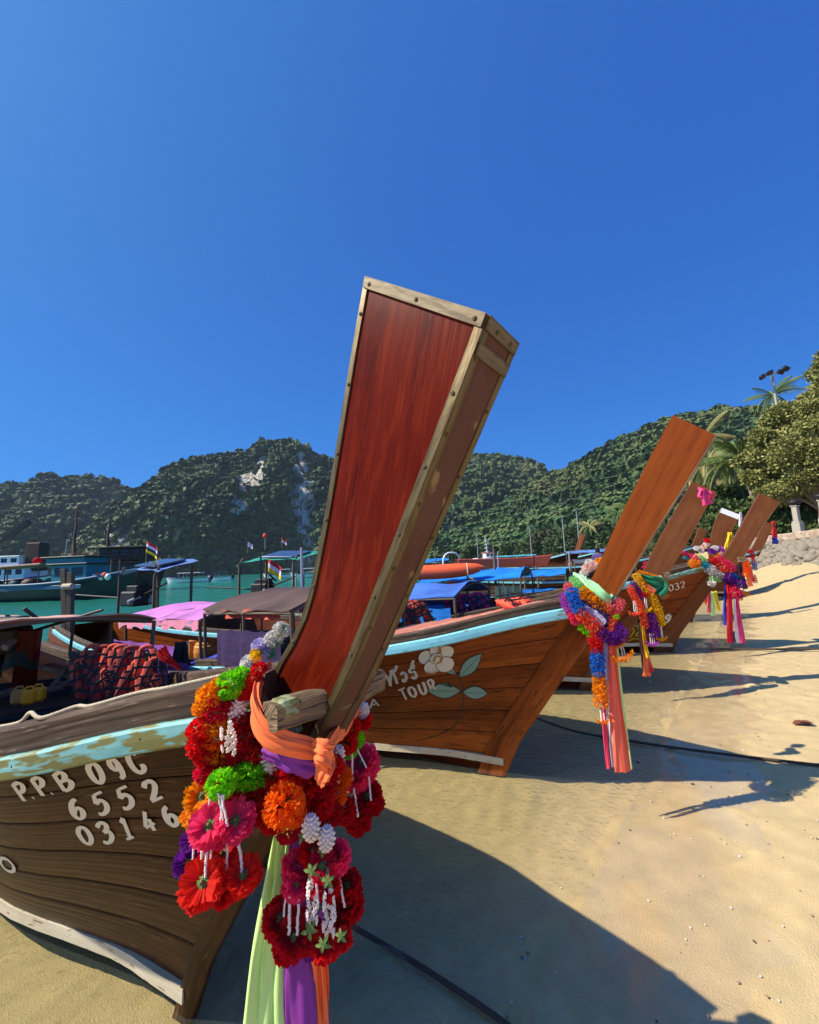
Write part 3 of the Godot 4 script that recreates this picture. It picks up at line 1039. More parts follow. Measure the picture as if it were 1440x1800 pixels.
# ball of thread-like ruffled petals, radius 1
func puff_mesh(sd: int, n := 300) -> ArrayMesh:
	var b := MB.new()
	var r := RandomNumberGenerator.new()
	r.seed = sd
	for i in n:
		var y := 1.0 - 2.0 * (i + 0.5) / n
		var a := i * 2.39996 + r.randf() * 0.5
		var d := Vector3(sqrt(1 - y * y) * cos(a), y, sqrt(1 - y * y) * sin(a))
		d = (d + Vector3(r.randf_range(-1, 1), r.randf_range(-1, 1), r.randf_range(-1, 1)) * 0.28).normalized()
		var s := d.cross(Vector3(r.randf_range(-1, 1), r.randf_range(-1, 1), r.randf_range(-1, 1))).normalized()
		if i % 2 == 0:
			var o := (d * 0.62 + s * 0.8).normalized()
			var u := (d - o * d.dot(o)).normalized()
			petal(b, d * 0.7, o, u.cross(o), u, r.randf_range(0.3, 0.42), r.randf_range(0.26, 0.4), r.randf_range(0.0, 0.5), r, 2)
			continue
		petal(b, d * 0.62, d, s, s.cross(d), r.randf_range(0.3, 0.52), r.randf_range(0.15, 0.25), r.randf_range(-0.4, 0.4), r, 2)
	return b.mesh()

# carnation: petals in rings, opening along +y, flat back
func carnation_mesh(sd: int) -> ArrayMesh:
	var b := MB.new()
	var r := RandomNumberGenerator.new()
	r.seed = sd
	for ring in 5:
		var n: int = [30, 28, 24, 18, 10][ring]
		var el: float = [-0.42, -0.08, 0.32, 0.78, 1.2][ring]
		for i in n:
			var a := TAU * (i + r.randf() * 0.6) / n
			var out := Vector3(cos(a) * cos(el), sin(el), sin(a) * cos(el))
			out = (out + Vector3(r.randf_range(-1, 1), r.randf_range(-1, 1), r.randf_range(-1, 1)) * 0.18).normalized()
			var s := Vector3(-sin(a), 0, cos(a))
			petal(b, out * 0.12, out, s, s.cross(out).normalized() * -1.0, r.randf_range(0.74, 1.0) * (1.0 - ring * 0.05), TAU / n * r.randf_range(1.5, 2.2), r.randf_range(-0.12, 0.25), r, 4)
	return b.mesh()

func leaf_shape(b: MB, base: Vector3, out: Vector3, up: Vector3, l: float, w: float, droop := 0.2) -> void:
	var s := out.cross(up).normalized()
	var rows: Array = []
	for i in 6:
		var f := i / 5.0
		var p := base + out * l * f - up * droop * l * f * f
		var ww := w * 0.5 * sin(PI * clampf(f * 0.92 + 0.06, 0, 1))
		rows.append(PackedVector3Array([p - s * ww + up * ww * 0.3, p, p + s * ww + up * ww * 0.3]))
	b.grid(rows)

# calyx: green star of sepals round a stub, for the back (-y) of a carnation, radius 1
func calyx_mesh() -> ArrayMesh:
	var b := MB.new()
	for i in 7:
		var a := TAU * i / 7.0 + 0.2 * (i % 3)
		leaf_shape(b, Vector3(0, -0.16, 0), Vector3(cos(a), -0.02, sin(a)).normalized(), Vector3.DOWN, 0.42, 0.16, 0.25)
	b.lathe([[0.0, -0.34], [0.08, -0.33], [0.11, -0.2], [0.09, -0.08]], Vector3.ZERO, 8)
	return b.mesh()

func bud(b: MB, p: Vector3, d: Vector3, l: float, r: float) -> void:
	b.tube(PackedVector3Array([p - d * l * 0.5, p - d * l * 0.25, p + d * l * 0.2, p + d * l * 0.5]), [r * 0.45, r, r * 0.85, r * 0.15], 5, false)

# cord of jasmine buds hanging along -y, length 1, r relative to it
func cord_mesh(n: int, r: float) -> ArrayMesh:
	var b := MB.new()
	var g := RandomNumberGenerator.new()
	g.seed = n
	for i in n:
		var p := Vector3(g.randf_range(-0.25, 0.25) * r, -(i + 0.5) / n, g.randf_range(-0.25, 0.25) * r)
		b.ball(p, Vector3(r, 0.62 / n, r), 6, 4)
	return b.mesh()

# bundle of white buds pointing outward round a tapering spindle along y, height 2, radius 1
func bundle_mesh() -> ArrayMesh:
	var b := MB.new()
	for j in 8:
		var y := 0.95 - j * 0.26
		var rr: float = [0.35, 0.62, 0.85, 0.98, 1.0, 0.92, 0.75, 0.5][j] * 0.72
		for i in 9:
			var a := TAU * (i + (j % 2) * 0.5) / 9.0
			var d := Vector3(cos(a), 0.55, sin(a)).normalized()
			bud(b, Vector3(cos(a) * rr, y, sin(a) * rr), d, 0.52, 0.155)
	b.lathe([[0.0, 0.9], [0.4, 0.7], [0.6, 0.0], [0.45, -0.8], [0.0, -1.0]], Vector3.ZERO, 9)
	return b.mesh()

# spray of small white star flowers, cascading along -y, height 2
func spray_mesh(sd: int) -> ArrayMesh:
	var b := MB.new()
	var r := RandomNumberGenerator.new()
	r.seed = sd
	for j in 34:
		var a := r.randf() * TAU
		var y := 1.0 - 2.0 * j / 34.0
		var c := Vector3(cos(a) * 0.5, y, sin(a) * 0.5) * Vector3(1.0 - 0.3 * absf(y), 1, 1.0 - 0.3 * absf(y))
		var d := (Vector3(cos(a), 0.1, sin(a))).normalized()
		var u := d.cross(Vector3.UP).normalized()
		var w := u.cross(d)
		for i in 5:
			var f := TAU * i / 5.0
			bud(b, c + (u * cos(f) + w * sin(f)) * 0.11, (u * cos(f) + w * sin(f) + d * 0.4).normalized(), 0.2, 0.065)
		b.ball(c + d * 0.03, Vector3.ONE * 0.06, 5, 4)
	return b.mesh()

# crescent of marigold ruffles hanging under a tassel, half width 1, opening upward
func crescent_mesh() -> ArrayMesh:
	var b := MB.new()
	var r := RandomNumberGenerator.new()
	r.seed = 12
	for i in 90:
		var f := i / 89.0 * 2 - 1
		var c := Vector3(f, f * f * 0.55 - 0.1, 0)
		var a := r.randf() * TAU
		var d := Vector3(r.randf_range(-0.5, 0.5), cos(a), sin(a)).normalized()
		var s := d.cross(Vector3.RIGHT).normalized()
		petal(b, c, d, s, s.cross(d), 0.24 + 0.1 * (1 - f * f), 0.2, r.randf_range(-0.3, 0.3), r, 2)
	return b.mesh()

# garden-like rose of folded cloth petals, radius 1, opening along +y
func rose_mesh() -> ArrayMesh:
	var b := MB.new()
	var r := RandomNumberGenerator.new()
	r.seed = 21
	for ring in 4:
		var n: int = [7, 6, 5, 3][ring]
		var el: float = [0.1, 0.5, 0.9, 1.3][ring]
		for i in n:
			var a := TAU * (i + 0.4 * ring) / n
			var out := Vector3(cos(a) * cos(el), sin(el), sin(a) * cos(el))
			var s := Vector3(-sin(a), 0, cos(a))
			petal(b, out * 0.05, out, s, s.cross(out) * -1.0, 0.95 - 0.1 * ring, 0.85 - 0.1 * ring, 0.3, r, 4)
	return b.mesh()

# tuft of thin green needles
func tuft_mesh() -> ArrayMesh:
	var b := MB.new()
	var r := RandomNumberGenerator.new()
	r.seed = 31
	for i in 90:
		var y := r.randf_range(-1, 1)
		var a := r.randf() * TAU
		var d := Vector3(cos(a), r.randf_range(0.1, 0.8), sin(a)).normalized()
		var s := d.cross(Vector3.UP).normalized() * 0.03
		var p := Vector3(0, y, 0)
		b.tri(p - s, p + s, p + d * 0.75)
	return b.mesh()

func make_flowers() -> void:
	for i in 3:
		FM["puff%d" % i] = puff_mesh(40 + i)
		FM["carn%d" % i] = carnation_mesh(50 + i)
	FM.spuff = puff_mesh(60, 110)
	FM.calyx = calyx_mesh()
	FM.cord = cord_mesh(16, 0.05)
	FM.bundle = bundle_mesh()
	FM.spray = spray_mesh(70)
	FM.cresc = crescent_mesh()
	FM.rose = rose_mesh()
	FM.tuft = tuft_mesh()
	var lb := MB.new()
	for i in 5: leaf_shape(lb, Vector3.ZERO, Vector3(cos(i * 1.3), 0.25 - 0.1 * (i % 3), sin(i * 1.3)).normalized(), Vector3.UP, 0.75 + 0.12 * (i % 3), 0.36, 0.5)
	FM.leaves = lb.mesh()

func basis_y(y: Vector3, sc: Vector3) -> Basis:
	y = y.normalized()
	var x := y.cross(Vector3(0.13, 0.31, 0.94)).normalized()
	var z := x.cross(y)
	var a := rng.randf() * TAU
	return Basis((x * cos(a) + z * sin(a)) * sc.x, y * sc.y, (z * cos(a) - x * sin(a)) * sc.z)

# one flower of a garland, given in world space; g stands at the origin of its own children
func fl(g: Node3D, kind: String, p: Vector3, r: float, c: String, dir := Vector3.UP, len := 0.0) -> void:
	var at := p - g.position
	match kind:
		"puff":
			put("flower", FM["puff%d" % (rng.randi() % 3)], M["fl_" + c], g, Transform3D(basis_y(dir, Vector3(r, r * 0.92, r) * 0.98), at))
		"spuff":
			put("flower", FM.spuff, M["fl_" + c], g, Transform3D(basis_y(dir, Vector3(r, r * 0.8, r)), at))
		"carn":
			# hangs with its green calyx towards dir
			var b := basis_y(-dir, Vector3(r, r, r))
			var f := put("flower", FM["carn%d" % (rng.randi() % 3)], M["fl_" + c], g, Transform3D(b, at))
			put("calyx", FM.calyx, M.calyx, f)
		"cord":
			put("bead_cord", FM.cord, M.jasmine, g, Transform3D(basis_y(-dir, Vector3(len, len, len)), at))
		"bundle":
			put("bud_bundle", FM.bundle, M.jasmine, g, Transform3D(basis_y(dir, Vector3(r, r * 1.15, r)), at))
		"spray":
			put("blossom_spray", FM.spray, M.jasmine, g, Transform3D(basis_y(dir, Vector3(r, len * 0.5, r)), at))
		"cresc":
			var x := Vector3(dir.x, dir.y, dir.z).normalized()
			var z := x.cross(Vector3.UP).normalized()
			put("flower_crescent", FM.cresc, M["fl_" + c], g, Transform3D(Basis(x * r, z.cross(x) * r, z * r * 0.9), at))
		"rose":
			put("cloth_rose", FM.rose, M["fl_" + c], g, Transform3D(basis_y(dir, Vector3(r, r, r)), at))
		"tuft":
			put("tinsel_tuft", FM.tuft, M["fl_" + c], g, Transform3D(basis_y(dir, Vector3(r, len, r)), at))
		"leaves":
			put("leaf_cluster", FM.leaves, M.calyx, g, Transform3D(basis_y(dir, Vector3(r, r, r)), at))

# a strand of small ruffled flowers strung along a path
func strand(g: Node3D, path: Array, r: float, c: String) -> void:
	var p := smooth_path(PackedVector3Array(path), 24)
	var l := 0.0
	for i in p.size() - 1: l += p[i].distance_to(p[i + 1])
	var n := maxi(2, int(l / (r * 0.8)))
	for i in n + 1:
		var f := i / float(n)
		fl(g, "spuff", along(p, f), r * rng.randf_range(0.92, 1.08), c, along(p, minf(f + 0.05, 1)) - along(p, maxf(f - 0.05, 0)))

# strip of cloth: path of centres, widths, folds across it
func ribbon_mesh(path: Array, w0: float, w1: float, folds: float, amp: float, face: Vector3, gather := 0.0, tw := 0.0, hem := 0.0) -> ArrayMesh:
	var b := MB.new()
	var n := 40
	var m := 21
	var p := smooth_path(PackedVector3Array(path), n)
	var rows: Array = []
	var ph := rng.randf() * 6.0
	for i in n:
		var f := i / float(n - 1)
		var d := (p[mini(i + 1, n - 1)] - p[maxi(i - 1, 0)]).normalized()
		var x := d.cross(face).normalized()
		var z := x.cross(d)
		x = x.rotated(d, tw * f); z = z.rotated(d, tw * f)
		var w := lerpf(w0, w1, f)
		var row := PackedVector3Array()
		for j in m:
			var g := j / float(m - 1) - 0.5
			var fold := sin(g * folds * TAU + ph + f * 2.1 + 0.6 * sin(f * 7.0 + ph)) + 0.45 * sin(g * folds * 2.3 * TAU + ph * 2 - f * 4.0) + 0.22 * sin(g * folds * 5.1 * TAU + f * 9.0)
			var e := (hem * sin(j * 1.9 + ph) if i == n - 1 else 0.0)
			row.append(p[i] + x * (g * w + 0.1 * w * sin(g * folds * TAU + ph)) + z * amp * fold * (1.0 - gather * f) + d * e)
		rows.append(row)
	b.grid(rows)
	return b.mesh()

# twisted cloth rope, e.g. a sash pulled tight: tube with lengthwise creases
func sash_mesh(path: Array, r0: float, r1: float, r2: float, flat := 0.55) -> ArrayMesh:
	var b := MB.new()
	var n := 44
	var p := smooth_path(PackedVector3Array(path), n)
	var rows: Array = []
	var up := Vector3.UP
	for i in n:
		var f := i / float(n - 1)
		var d := (p[mini(i + 1, n - 1)] - p[maxi(i - 1, 0)]).normalized()
		var x := up.cross(d).normalized()
		var y := d.cross(x).normalized()
		var r := lerpf(r0, r1, f * 2) if f < 0.5 else lerpf(r1, r2, f * 2 - 1)
		var row := PackedVector3Array()
		for s in 49:
			var a := TAU * (s % 48) / 48.0
			var c := r * (1.0 + 0.2 * sin(a * 6.0 + f * 5.0) + 0.14 * sin(a * 10.0 - f * 4.0 + 1.0) + 0.05 * sin(f * 33.0 + a * 2.0))
			row.append(p[i] + x * cos(a) * c * flat + y * sin(a) * c)
		rows.append(row)
	b.grid(rows)
	return b.mesh()

func rope_mesh(path: Array, r: float, n: int, turns: float) -> ArrayMesh:
	# three-strand laid rope
	var b := MB.new()
	var p := smooth_path(PackedVector3Array(path), n)
	for s in 3:
		var q := PackedVector3Array()
		for i in n:
			var d := (p[mini(i + 1, n - 1)] - p[maxi(i - 1, 0)]).normalized()
			var x := d.cross(Vector3.UP).normalized()
			var y := x.cross(d)
			var a := TAU * (s / 3.0 + turns * i / n)
			q.append(p[i] + (x * cos(a) + y * sin(a)) * r * 0.52)
		b.tube(q, r * 0.56, 5)
	return b.mesh()

# ---------------------------------------------------------------- shore, sea, hills
func shore_d(x: float, z: float) -> float:   # metres inland of the water's edge
	var al := x * 0.64 - z * 0.77
	var d := (x - 0.62) * 0.77 + (z + 2.0) * 0.64
	if al > 14.0: d += 0.03 * pow(al - 14.0, 1.4)
	return d

var nz_shore := noise(3, 0.7, 3)
var nz_fine := noise(4, 5.0, 3)
var nz_far := noise(6, 0.02, 3)

func land_h(x: float, z: float) -> float:
	var d := shore_d(x, z)
	var al := x * 0.64 - z * 0.77
	d += nz_shore.get_noise_2d(x, z) * 0.12
	var h: float
	if d < 0.0: h = d * 0.05 if d > -7.0 else -0.35 + (d + 7.0) * 0.12
	else: h = d * 0.05
	h += 0.085 * maxf(0.0, minf(al, 60.0) - 12.0) * smoothstep(0.2, 2.5, d)
	h = clampf(h, -3.0, 2.3)
	if x > -4 and x < 9 and z > -10 and z < 1:
		h += nz_fine.get_noise_2d(x, z) * (0.007 if d > 0.3 else 0.004)
		h += nz_fine.get_noise_2d(x * 0.25 + 9, z * 0.25) * 0.01
		if d < 0.35 and d > -1.6: h += 0.0055 * smoothstep(0.3, 0.05, d) * sin(TAU * (d * 7.5 + 1.5 * nz_shore.get_noise_2d(x * 1.6, z * 1.6) + al * 0.5)) * clampf(0.7 + 1.2 * nz_shore.get_noise_2d(x + 9.0, z), 0.2, 1.2)
	# head of the bay: a low beach before the hills
	var e := -z - 165.0 + maxf(0.0, -x - 10.0) * -2.2 + nz_far.get_noise_2d(x, z) * 8.0
	if e > -40.0: h = maxf(h, clampf(e * 0.05, -3.0, 2.0))
	return h

func axis_steps(a: float, b: float, lo: float, hi: float, step: float, g: float) -> PackedFloat32Array:
	var out := PackedFloat32Array()
	var s := step
	var v := lo
	while v > a:
		s *= g; v -= s; out.insert(0, maxf(v, a))
	v = lo
	while v < hi:
		out.append(v); v += step
	s = step
	while v < b:
		out.append(v); s *= g; v += s
	out.append(b)
	return out

func build_ground() -> void:
	var xs := axis_steps(-1500, 1200, -2.6, 5.0, 0.036, 1.12)
	var zs := axis_steps(-2200, 60, -7.0, -0.7, 0.036, 1.12)
	var r := RandomNumberGenerator.new()
	r.seed = 8
	var dents: Array = []
	for i in 190:
		dents.append([r.randf_range(1.5, 8.0), r.randf_range(-8.0, -1.5), r.randf_range(0.03, 0.1), r.randf_range(0.006, 0.02)])
	var rows: Array = []
	var uvs: Array = []
	var cols: Array = []
	for z in zs:
		var row := PackedVector3Array()
		var ur := PackedVector2Array()
		var cr := PackedColorArray()
		for x in xs:
			var h := land_h(x, z)
			var d := shore_d(x, z) + nz_shore.get_noise_2d(x * 0.8 + 40, z * 0.8) * 0.35
			if x > -4 and x < 9 and z > -10 and z < 1:
				if d > 0.7:
					for q in dents:
						var e := Vector2((x - q[0]) * 0.6, z - q[1]).length()
						if e < q[2] * 2.0: h += q[3] * (smoothstep(q[2] * 2.0, q[2], e) * 0.5 - smoothstep(q[2], 0.0, e))
			row.append(Vector3(x, h, z))
			ur.append(Vector2(x, z))
			var wet := 1.0 - smoothstep(0.42, 0.68, d)
			var deep := smoothstep(-1.0, -6.0, d)
			var c := Color(1, 1, 1).lerp(Color(0.86, 0.83, 0.79), wet).lerp(Color(0.6, 0.62, 0.5), smoothstep(0.2, -0.7, d))
			c = c.lerp(Color(0.3, 0.36, 0.2), deep)
			cr.append(c)
		rows.append(row); uvs.append(ur); cols.append(cr)
	var b := MB.new()
	b.grid(rows, uvs, cols)
	tag(obj("sand", b, M.sand), "pale sand beach sloping down under the clear shallow water", "beach", "", "structure")

func build_water() -> void:
	# clear shallows over the sand
	var rows: Array = []
	var uvs: Array = []
	var nz := noise(15, 2.2, 3)
	for i in 120:
		var row := PackedVector3Array()
		var ur := PackedVector2Array()
		for j in 70:
			var al := lerpf(-9.0, 22.0, i / 119.0)
			var d := lerpf(-6.5, 0.55, j / 69.0)
			var x := 0.62 + d * 0.77 + al * 0.64
			var z := -2.0 + d * 0.64 - al * 0.77
			if al > 12.0:
				x -= 0.77 * 0.03 * pow(maxf(al - 11.6, 0.0), 1.4); z -= 0.64 * 0.03 * pow(maxf(al - 11.6, 0.0), 1.4)
			row.append(Vector3(x, nz.get_noise_2d(x, z) * 0.003, z))
			ur.append(Vector2(x, z))
		rows.append(row); uvs.append(ur)
	var b := MB.new()
	b.grid(rows, uvs)
	tag(obj("shallow_water", b, M.clear_water), "clear shallow water lapping over the sand between the boats", "water", "", "structure")
	# film of water on the wet sand
	rows = []; uvs = []
	for i in 200:
		var row := PackedVector3Array()
		var ur := PackedVector2Array()
		var al := lerpf(-1.5, 16.0, i / 199.0)
		for j in 24:
			var d := lerpf(0.0, 0.6 + 0.3 * nz_shore.get_noise_1d(al * 2.0) + 0.1 * nz_fine.get_noise_1d(al), j / 23.0)
			var x := 0.62 + d * 0.77 + al * 0.64
			var z := -2.0 + d * 0.64 - al * 0.77
			row.append(Vector3(x, land_h(x, z) + 0.005 - 0.003 * smoothstep(18.0, 23.0, j), z))
			ur.append(Vector2(x, z))
		rows.append(row); uvs.append(ur)
	b = MB.new()
	b.grid(rows, uvs)
	tag(obj("wet_film", b, M.wet_film), "thin shining film of water left on the wet sand", "water", "", "structure")
	# the bay
	rows = []; uvs = []
	var n1 := noise(16, 0.8, 4)
	var ds := PackedFloat32Array()
	var v := -5.6
	var st := 0.12
	while v > -2200.0:
		ds.append(v); v -= st; st *= 1.045
	var als := axis_steps(-900, 2000, -16.0, 30.0, 0.4, 1.16)
	for d in ds:
		var row := PackedVector3Array()
		var ur := PackedVector2Array()
		for al in als:
			var x := 0.62 + d * 0.77 + al * 0.64
			var z := -2.0 + d * 0.64 - al * 0.77
			var a := 0.05 * smoothstep(-5.5, -8.0, d)
			row.append(Vector3(x, -0.01 + (n1.get_noise_2d(x * 0.7 + z, z * 1.6 - x * 0.5)) * a, z))
			ur.append(Vector2(x, z))
		rows.append(row); uvs.append(ur)
	b = MB.new()
	b.grid(rows, uvs)
	tag(obj("sea", b, M.sea), "green blue water of the bay with small ripples", "sea", "", "structure")

func clump_mesh(sd: int, n: int, q: float) -> ArrayMesh:
	# a tree crown seen from afar: leaf clumps over a lumpy ball, radius 1
	var b := MB.new()
	var r := RandomNumberGenerator.new()
	r.seed = sd
	var lumps: Array = []
	for i in 9: lumps.append([Vector3(r.randf_range(-0.85, 0.85), r.randf_range(-0.35, 0.7), r.randf_range(-0.85, 0.85)), r.randf_range(0.25, 0.5)])
	for i in n:
		var l: Array = lumps[r.randi() % 9]
		var d := Vector3(r.randfn(), r.randfn() * 0.8 + 0.3, r.randfn()).normalized()
		var p: Vector3 = l[0] + d * l[1]
		var nn := (d + Vector3(r.randf_range(-1, 1), r.randf_range(-1, 1), r.randf_range(-1, 1)) * 0.55).normalized()
		var u := nn.cross(Vector3(r.randf_range(-1, 1), r.randf_range(-1, 1), r.randf_range(-1, 1))).normalized()
		var w := u.cross(nn)
		var s := q * r.randf_range(0.6, 1.3)
		var v := r.randf_range(0.85, 1.12)
		b.col = Color(v, v, v * 0.92)
		var k := b.N.size()
		b.quad(p - u * s - w * s * 0.7, p + u * s * 0.8 - w * s, p + u * s + w * s * 0.8, p - u * s * 0.7 + w * s)
		if b.N[k].dot(d) < 0.0:
			for t in 3:
				var sw := b.I[b.I.size() - 6 + (0 if t == 0 else 3) + 1] if t < 2 else 0
				if t < 2:
					var o := b.I.size() - 6 + t * 3
					b.I[o + 1] = b.I[o + 2]; b.I[o + 2] = sw
			for t in 4: b.N[k + t] = -b.N[k + t]
		for t in 4: b.N[k + t] = (b.N[k + t] * 0.6 + d * 0.4).normalized()
	return b.mesh()

# a forested karst hill: ridge line (its y is the height), width from foot to ridge, how steep, bare cliffs as [along, up, half length, half height]
func hill(nm: String, ridge: Array, w: float, steep: float, amp: float, sd: int, trees: int, size: float, cliffs: Array, greens: Array, words: Array) -> void:
	var n := 120
	var m := 46
	var P := smooth_path(PackedVector3Array(ridge), n)
	var nz := noise(sd, 0.012, 5)
	var nr := noise(sd + 1, 0.03, 4)
	var rows: Array = []
	var uvs: Array = []
	for j in m:
		var f := j / float(m - 9)
		var row := PackedVector3Array()
		var ur := PackedVector2Array()
		for i in n:
			var d := P[mini(i + 3, n - 1)] - P[maxi(i - 3, 0)]
			var to := Vector3(-d.z, 0, d.x).normalized()
			if to.z < 0: to = -to
			var p := P[i]
			var y: float
			if f <= 1.0: y = p.y * lerpf(f, pow(sin(f * PI * 0.5), 0.75), steep)
			else: y = p.y * (1.0 - (f - 1.0) * 1.2)
			var q := Vector3(p.x, y, p.z) + to * w * (1.0 - f)
			var e := sin(clampf(f, 0, 1) * PI)
			q += to * (nz.get_noise_3d(q.x, q.y * 0.5, q.z) * amp * 2.0 * e + nr.get_noise_3d(q.x, q.y, q.z) * amp * 0.7 * (0.3 + e))
			q.y += nr.get_noise_3d(q.z, q.x, q.y) * amp * 0.35 * minf(f * 2.0, 1.0)
			if j == 0: q.y = -3.0
			row.append(q)
			ur.append(Vector2(i, j))
		rows.append(row); uvs.append(ur)
	var b := MB.new()
	var cols: Array = []
	for j in m:
		var cr := PackedColorArray()
		for i in n:
			var bare := 0.0
			for c in cliffs: bare = maxf(bare, smoothstep(1.5, 0.7, Vector2((i / float(n) - c[0]) / c[2], (j / (m - 9.0) - c[1]) / c[3]).length()))
			cr.append(Color(0.13, 0.16, 0.07).lerp(Color(1.15, 1.12, 1.08), bare))
		cols.append(cr)
	b.grid(rows, uvs, cols)
	tag(obj(nm, b, M.rock), words[0], "hill", "", "structure")
	var r := RandomNumberGenerator.new()
	r.seed = sd
	var ts: Array = []
	var cs: Array = []
	var nc := noise(sd + 2, 0.016, 3)
	var nk := noise(sd + 3, 0.03, 3)
	for k in trees:
		var fi := r.randf() * (n - 1.01)
		var fj := pow(r.randf(), 0.9) * (m - 7.5)
		var i := int(fi)
		var j := int(fj)
		var u := fi - i
		var v := fj - j
		var p: Vector3 = ((rows[j][i] as Vector3).lerp(rows[j][i + 1], u)).lerp((rows[j + 1][i] as Vector3).lerp(rows[j + 1][i + 1], u), v)
		var up := fj / (m - 9.0)
		var bare := false
		for c in cliffs:
			var e := Vector2((fi / n - c[0]) / c[2], (up - c[1]) / c[3])
			if e.length() < 1.0 + nk.get_noise_3d(p.x * 1.6, p.y, p.z * 1.6) * 0.9: bare = true
		if nk.get_noise_3d(p.x, p.y * 0.6, p.z) > 0.5 and up > 0.25 and up < 0.95: bare = true
		if bare and r.randf() > 0.1: continue
		if p.y < -0.5: continue
		var s := size * r.randf_range(0.65, 1.35) * (0.55 if bare else 1.0)
		var bs := Basis(Vector3.UP, r.randf() * TAU).scaled(Vector3(s, s * r.randf_range(0.7, 1.5), s * r.randf_range(0.7, 1.2)))
		ts.append(Transform3D(bs, p + Vector3(0, s * 0.25, 0)))
		var g := clampf(nc.get_noise_3d(p.x, p.y, p.z) * 1.1 + 0.45 + r.randf_range(-0.16, 0.16), 0, 1)
		var cc := ramp(greens, g)
		cs.append(cc * r.randf_range(0.9, 1.15))
	tag(many("forest", FM.clump, M.foliage, ts, cs), words[1], "forest", "", "stuff")

# ---------------------------------------------------------------- trees
func spray_leaf(sd: int, n: int, l: float) -> ArrayMesh:
	var b := MB.new()
	var r := RandomNumberGenerator.new()
	r.seed = sd
	for i in n:
		var p := Vector3(r.randf_range(-1, 1), r.randf_range(-0.7, 0.7), r.randf_range(-1, 1))
		var d := (p + Vector3(r.randf_range(-1, 1), r.randf_range(-0.9, 0.5), r.randf_range(-1, 1))).normalized()
		var s := d.cross(Vector3(r.randf_range(-1, 1), 1, r.randf_range(-1, 1))).normalized() * l * 0.32
		var v := r.randf_range(0.65, 1.3)
		b.col = Color(v, v, v * 0.9)
		b.quad(p, p + d * l * 0.5 + s, p + d * l, p + d * l * 0.5 - s)
	return b.mesh()

func broad_tree(nm: String, label: String, at: Vector3, h: float, blobs: Array, leaf: Mesh, dens: float, size: float, cols: Array, group := "", sd := 1) -> Node3D:
	var t := thing(nm, label, "tree", at, 0.0, group)
	var r := RandomNumberGenerator.new()
	r.seed = sd
	var tb := MB.new()
	var top := Vector3(r.randf_range(-0.3, 0.3), h * 0.62, 0)
	tb.tube(smooth_path(PackedVector3Array([Vector3(0, -0.3, 0), Vector3(r.randf_range(-0.1, 0.1), h * 0.25, 0), top]), 8), [h * 0.045, h * 0.036, h * 0.033, h * 0.03, h * 0.027, h * 0.024, h * 0.02, h * 0.016], 9, false)
	var trunk := obj("trunk", tb, M.bark, t)
	var ts: Array = []
	var cs: Array = []
	for q in blobs:
		var c := Vector3(q[0], q[1], q[2])
		var lb := MB.new()
		lb.tube(smooth_path(PackedVector3Array([Vector3(0, h * r.randf_range(0.25, 0.45), 0), c * Vector3(0.5, 0.8, 0.5) + Vector3(0, 0.1 * h, 0), c]), 7), [h * 0.018, h * 0.016, h * 0.014, h * 0.012, h * 0.009, h * 0.006, h * 0.003], 6, false)
		obj("limb", lb, M.bark, trunk)
		var n := int(dens * q[3] * q[3])
		var subs: Array = []
		for i in 9:
			var d := Vector3(r.randfn(), r.randfn() * 0.8 + 0.15, r.randfn()).normalized()
			subs.append([d * q[3] * r.randf_range(0.5, 0.95), q[3] * r.randf_range(0.22, 0.42)])
		for i in n:
			var d := Vector3(r.randfn(), r.randfn(), r.randfn()).normalized()
			var u: Array = subs[i % 9]
			var p: Vector3 = c + (u[0] + d * u[1] * pow(r.randf(), 0.5)) * Vector3(1, 0.78, 1)
			var s := size * r.randf_range(0.7, 1.3)
			ts.append(Transform3D(Basis(Vector3(r.randf_range(-1, 1), r.randf_range(-1, 1), r.randf_range(-1, 1)).normalized(), r.randf() * TAU).scaled(Vector3(s, s, s)), p))
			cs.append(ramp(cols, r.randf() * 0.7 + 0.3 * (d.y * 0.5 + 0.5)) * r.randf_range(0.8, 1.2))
	tag(many("crown", leaf, M.foliage, ts, cs, t), "", "", "", "stuff")
	return t

func frond_mesh(l: float, droop: float) -> ArrayMesh:
	var b := MB.new()
	var n := 40
	var p := PackedVector3Array()
	for i in n + 1:
		var f := i / float(n)
		p.append(Vector3(l * f * (1.0 - 0.25 * droop * f), l * (0.32 * f - droop * f * f), 0))
	b.tube(p, 0.025, 4, false)
	for i in range(3, n + 1):
		var f := i / float(n)
		var ll := l * 0.22 * sin(PI * clampf(f * 0.85 + 0.12, 0, 1))
		for s in [-1.0, 1.0]:
			var d := Vector3(0.55, -0.55 - 0.25 * f, s * 0.75).normalized()
			var e := (p[i] - p[i - 1]).normalized() * 0.0085 * l
			var q := p[i] + d * ll
			b.quad(p[i] - e, p[i] + e, q + Vector3(0, -ll * 0.2, 0) + e * 0.2, q + Vector3(0, -ll * 0.2, 0) - e * 0.2)
	return b.mesh()

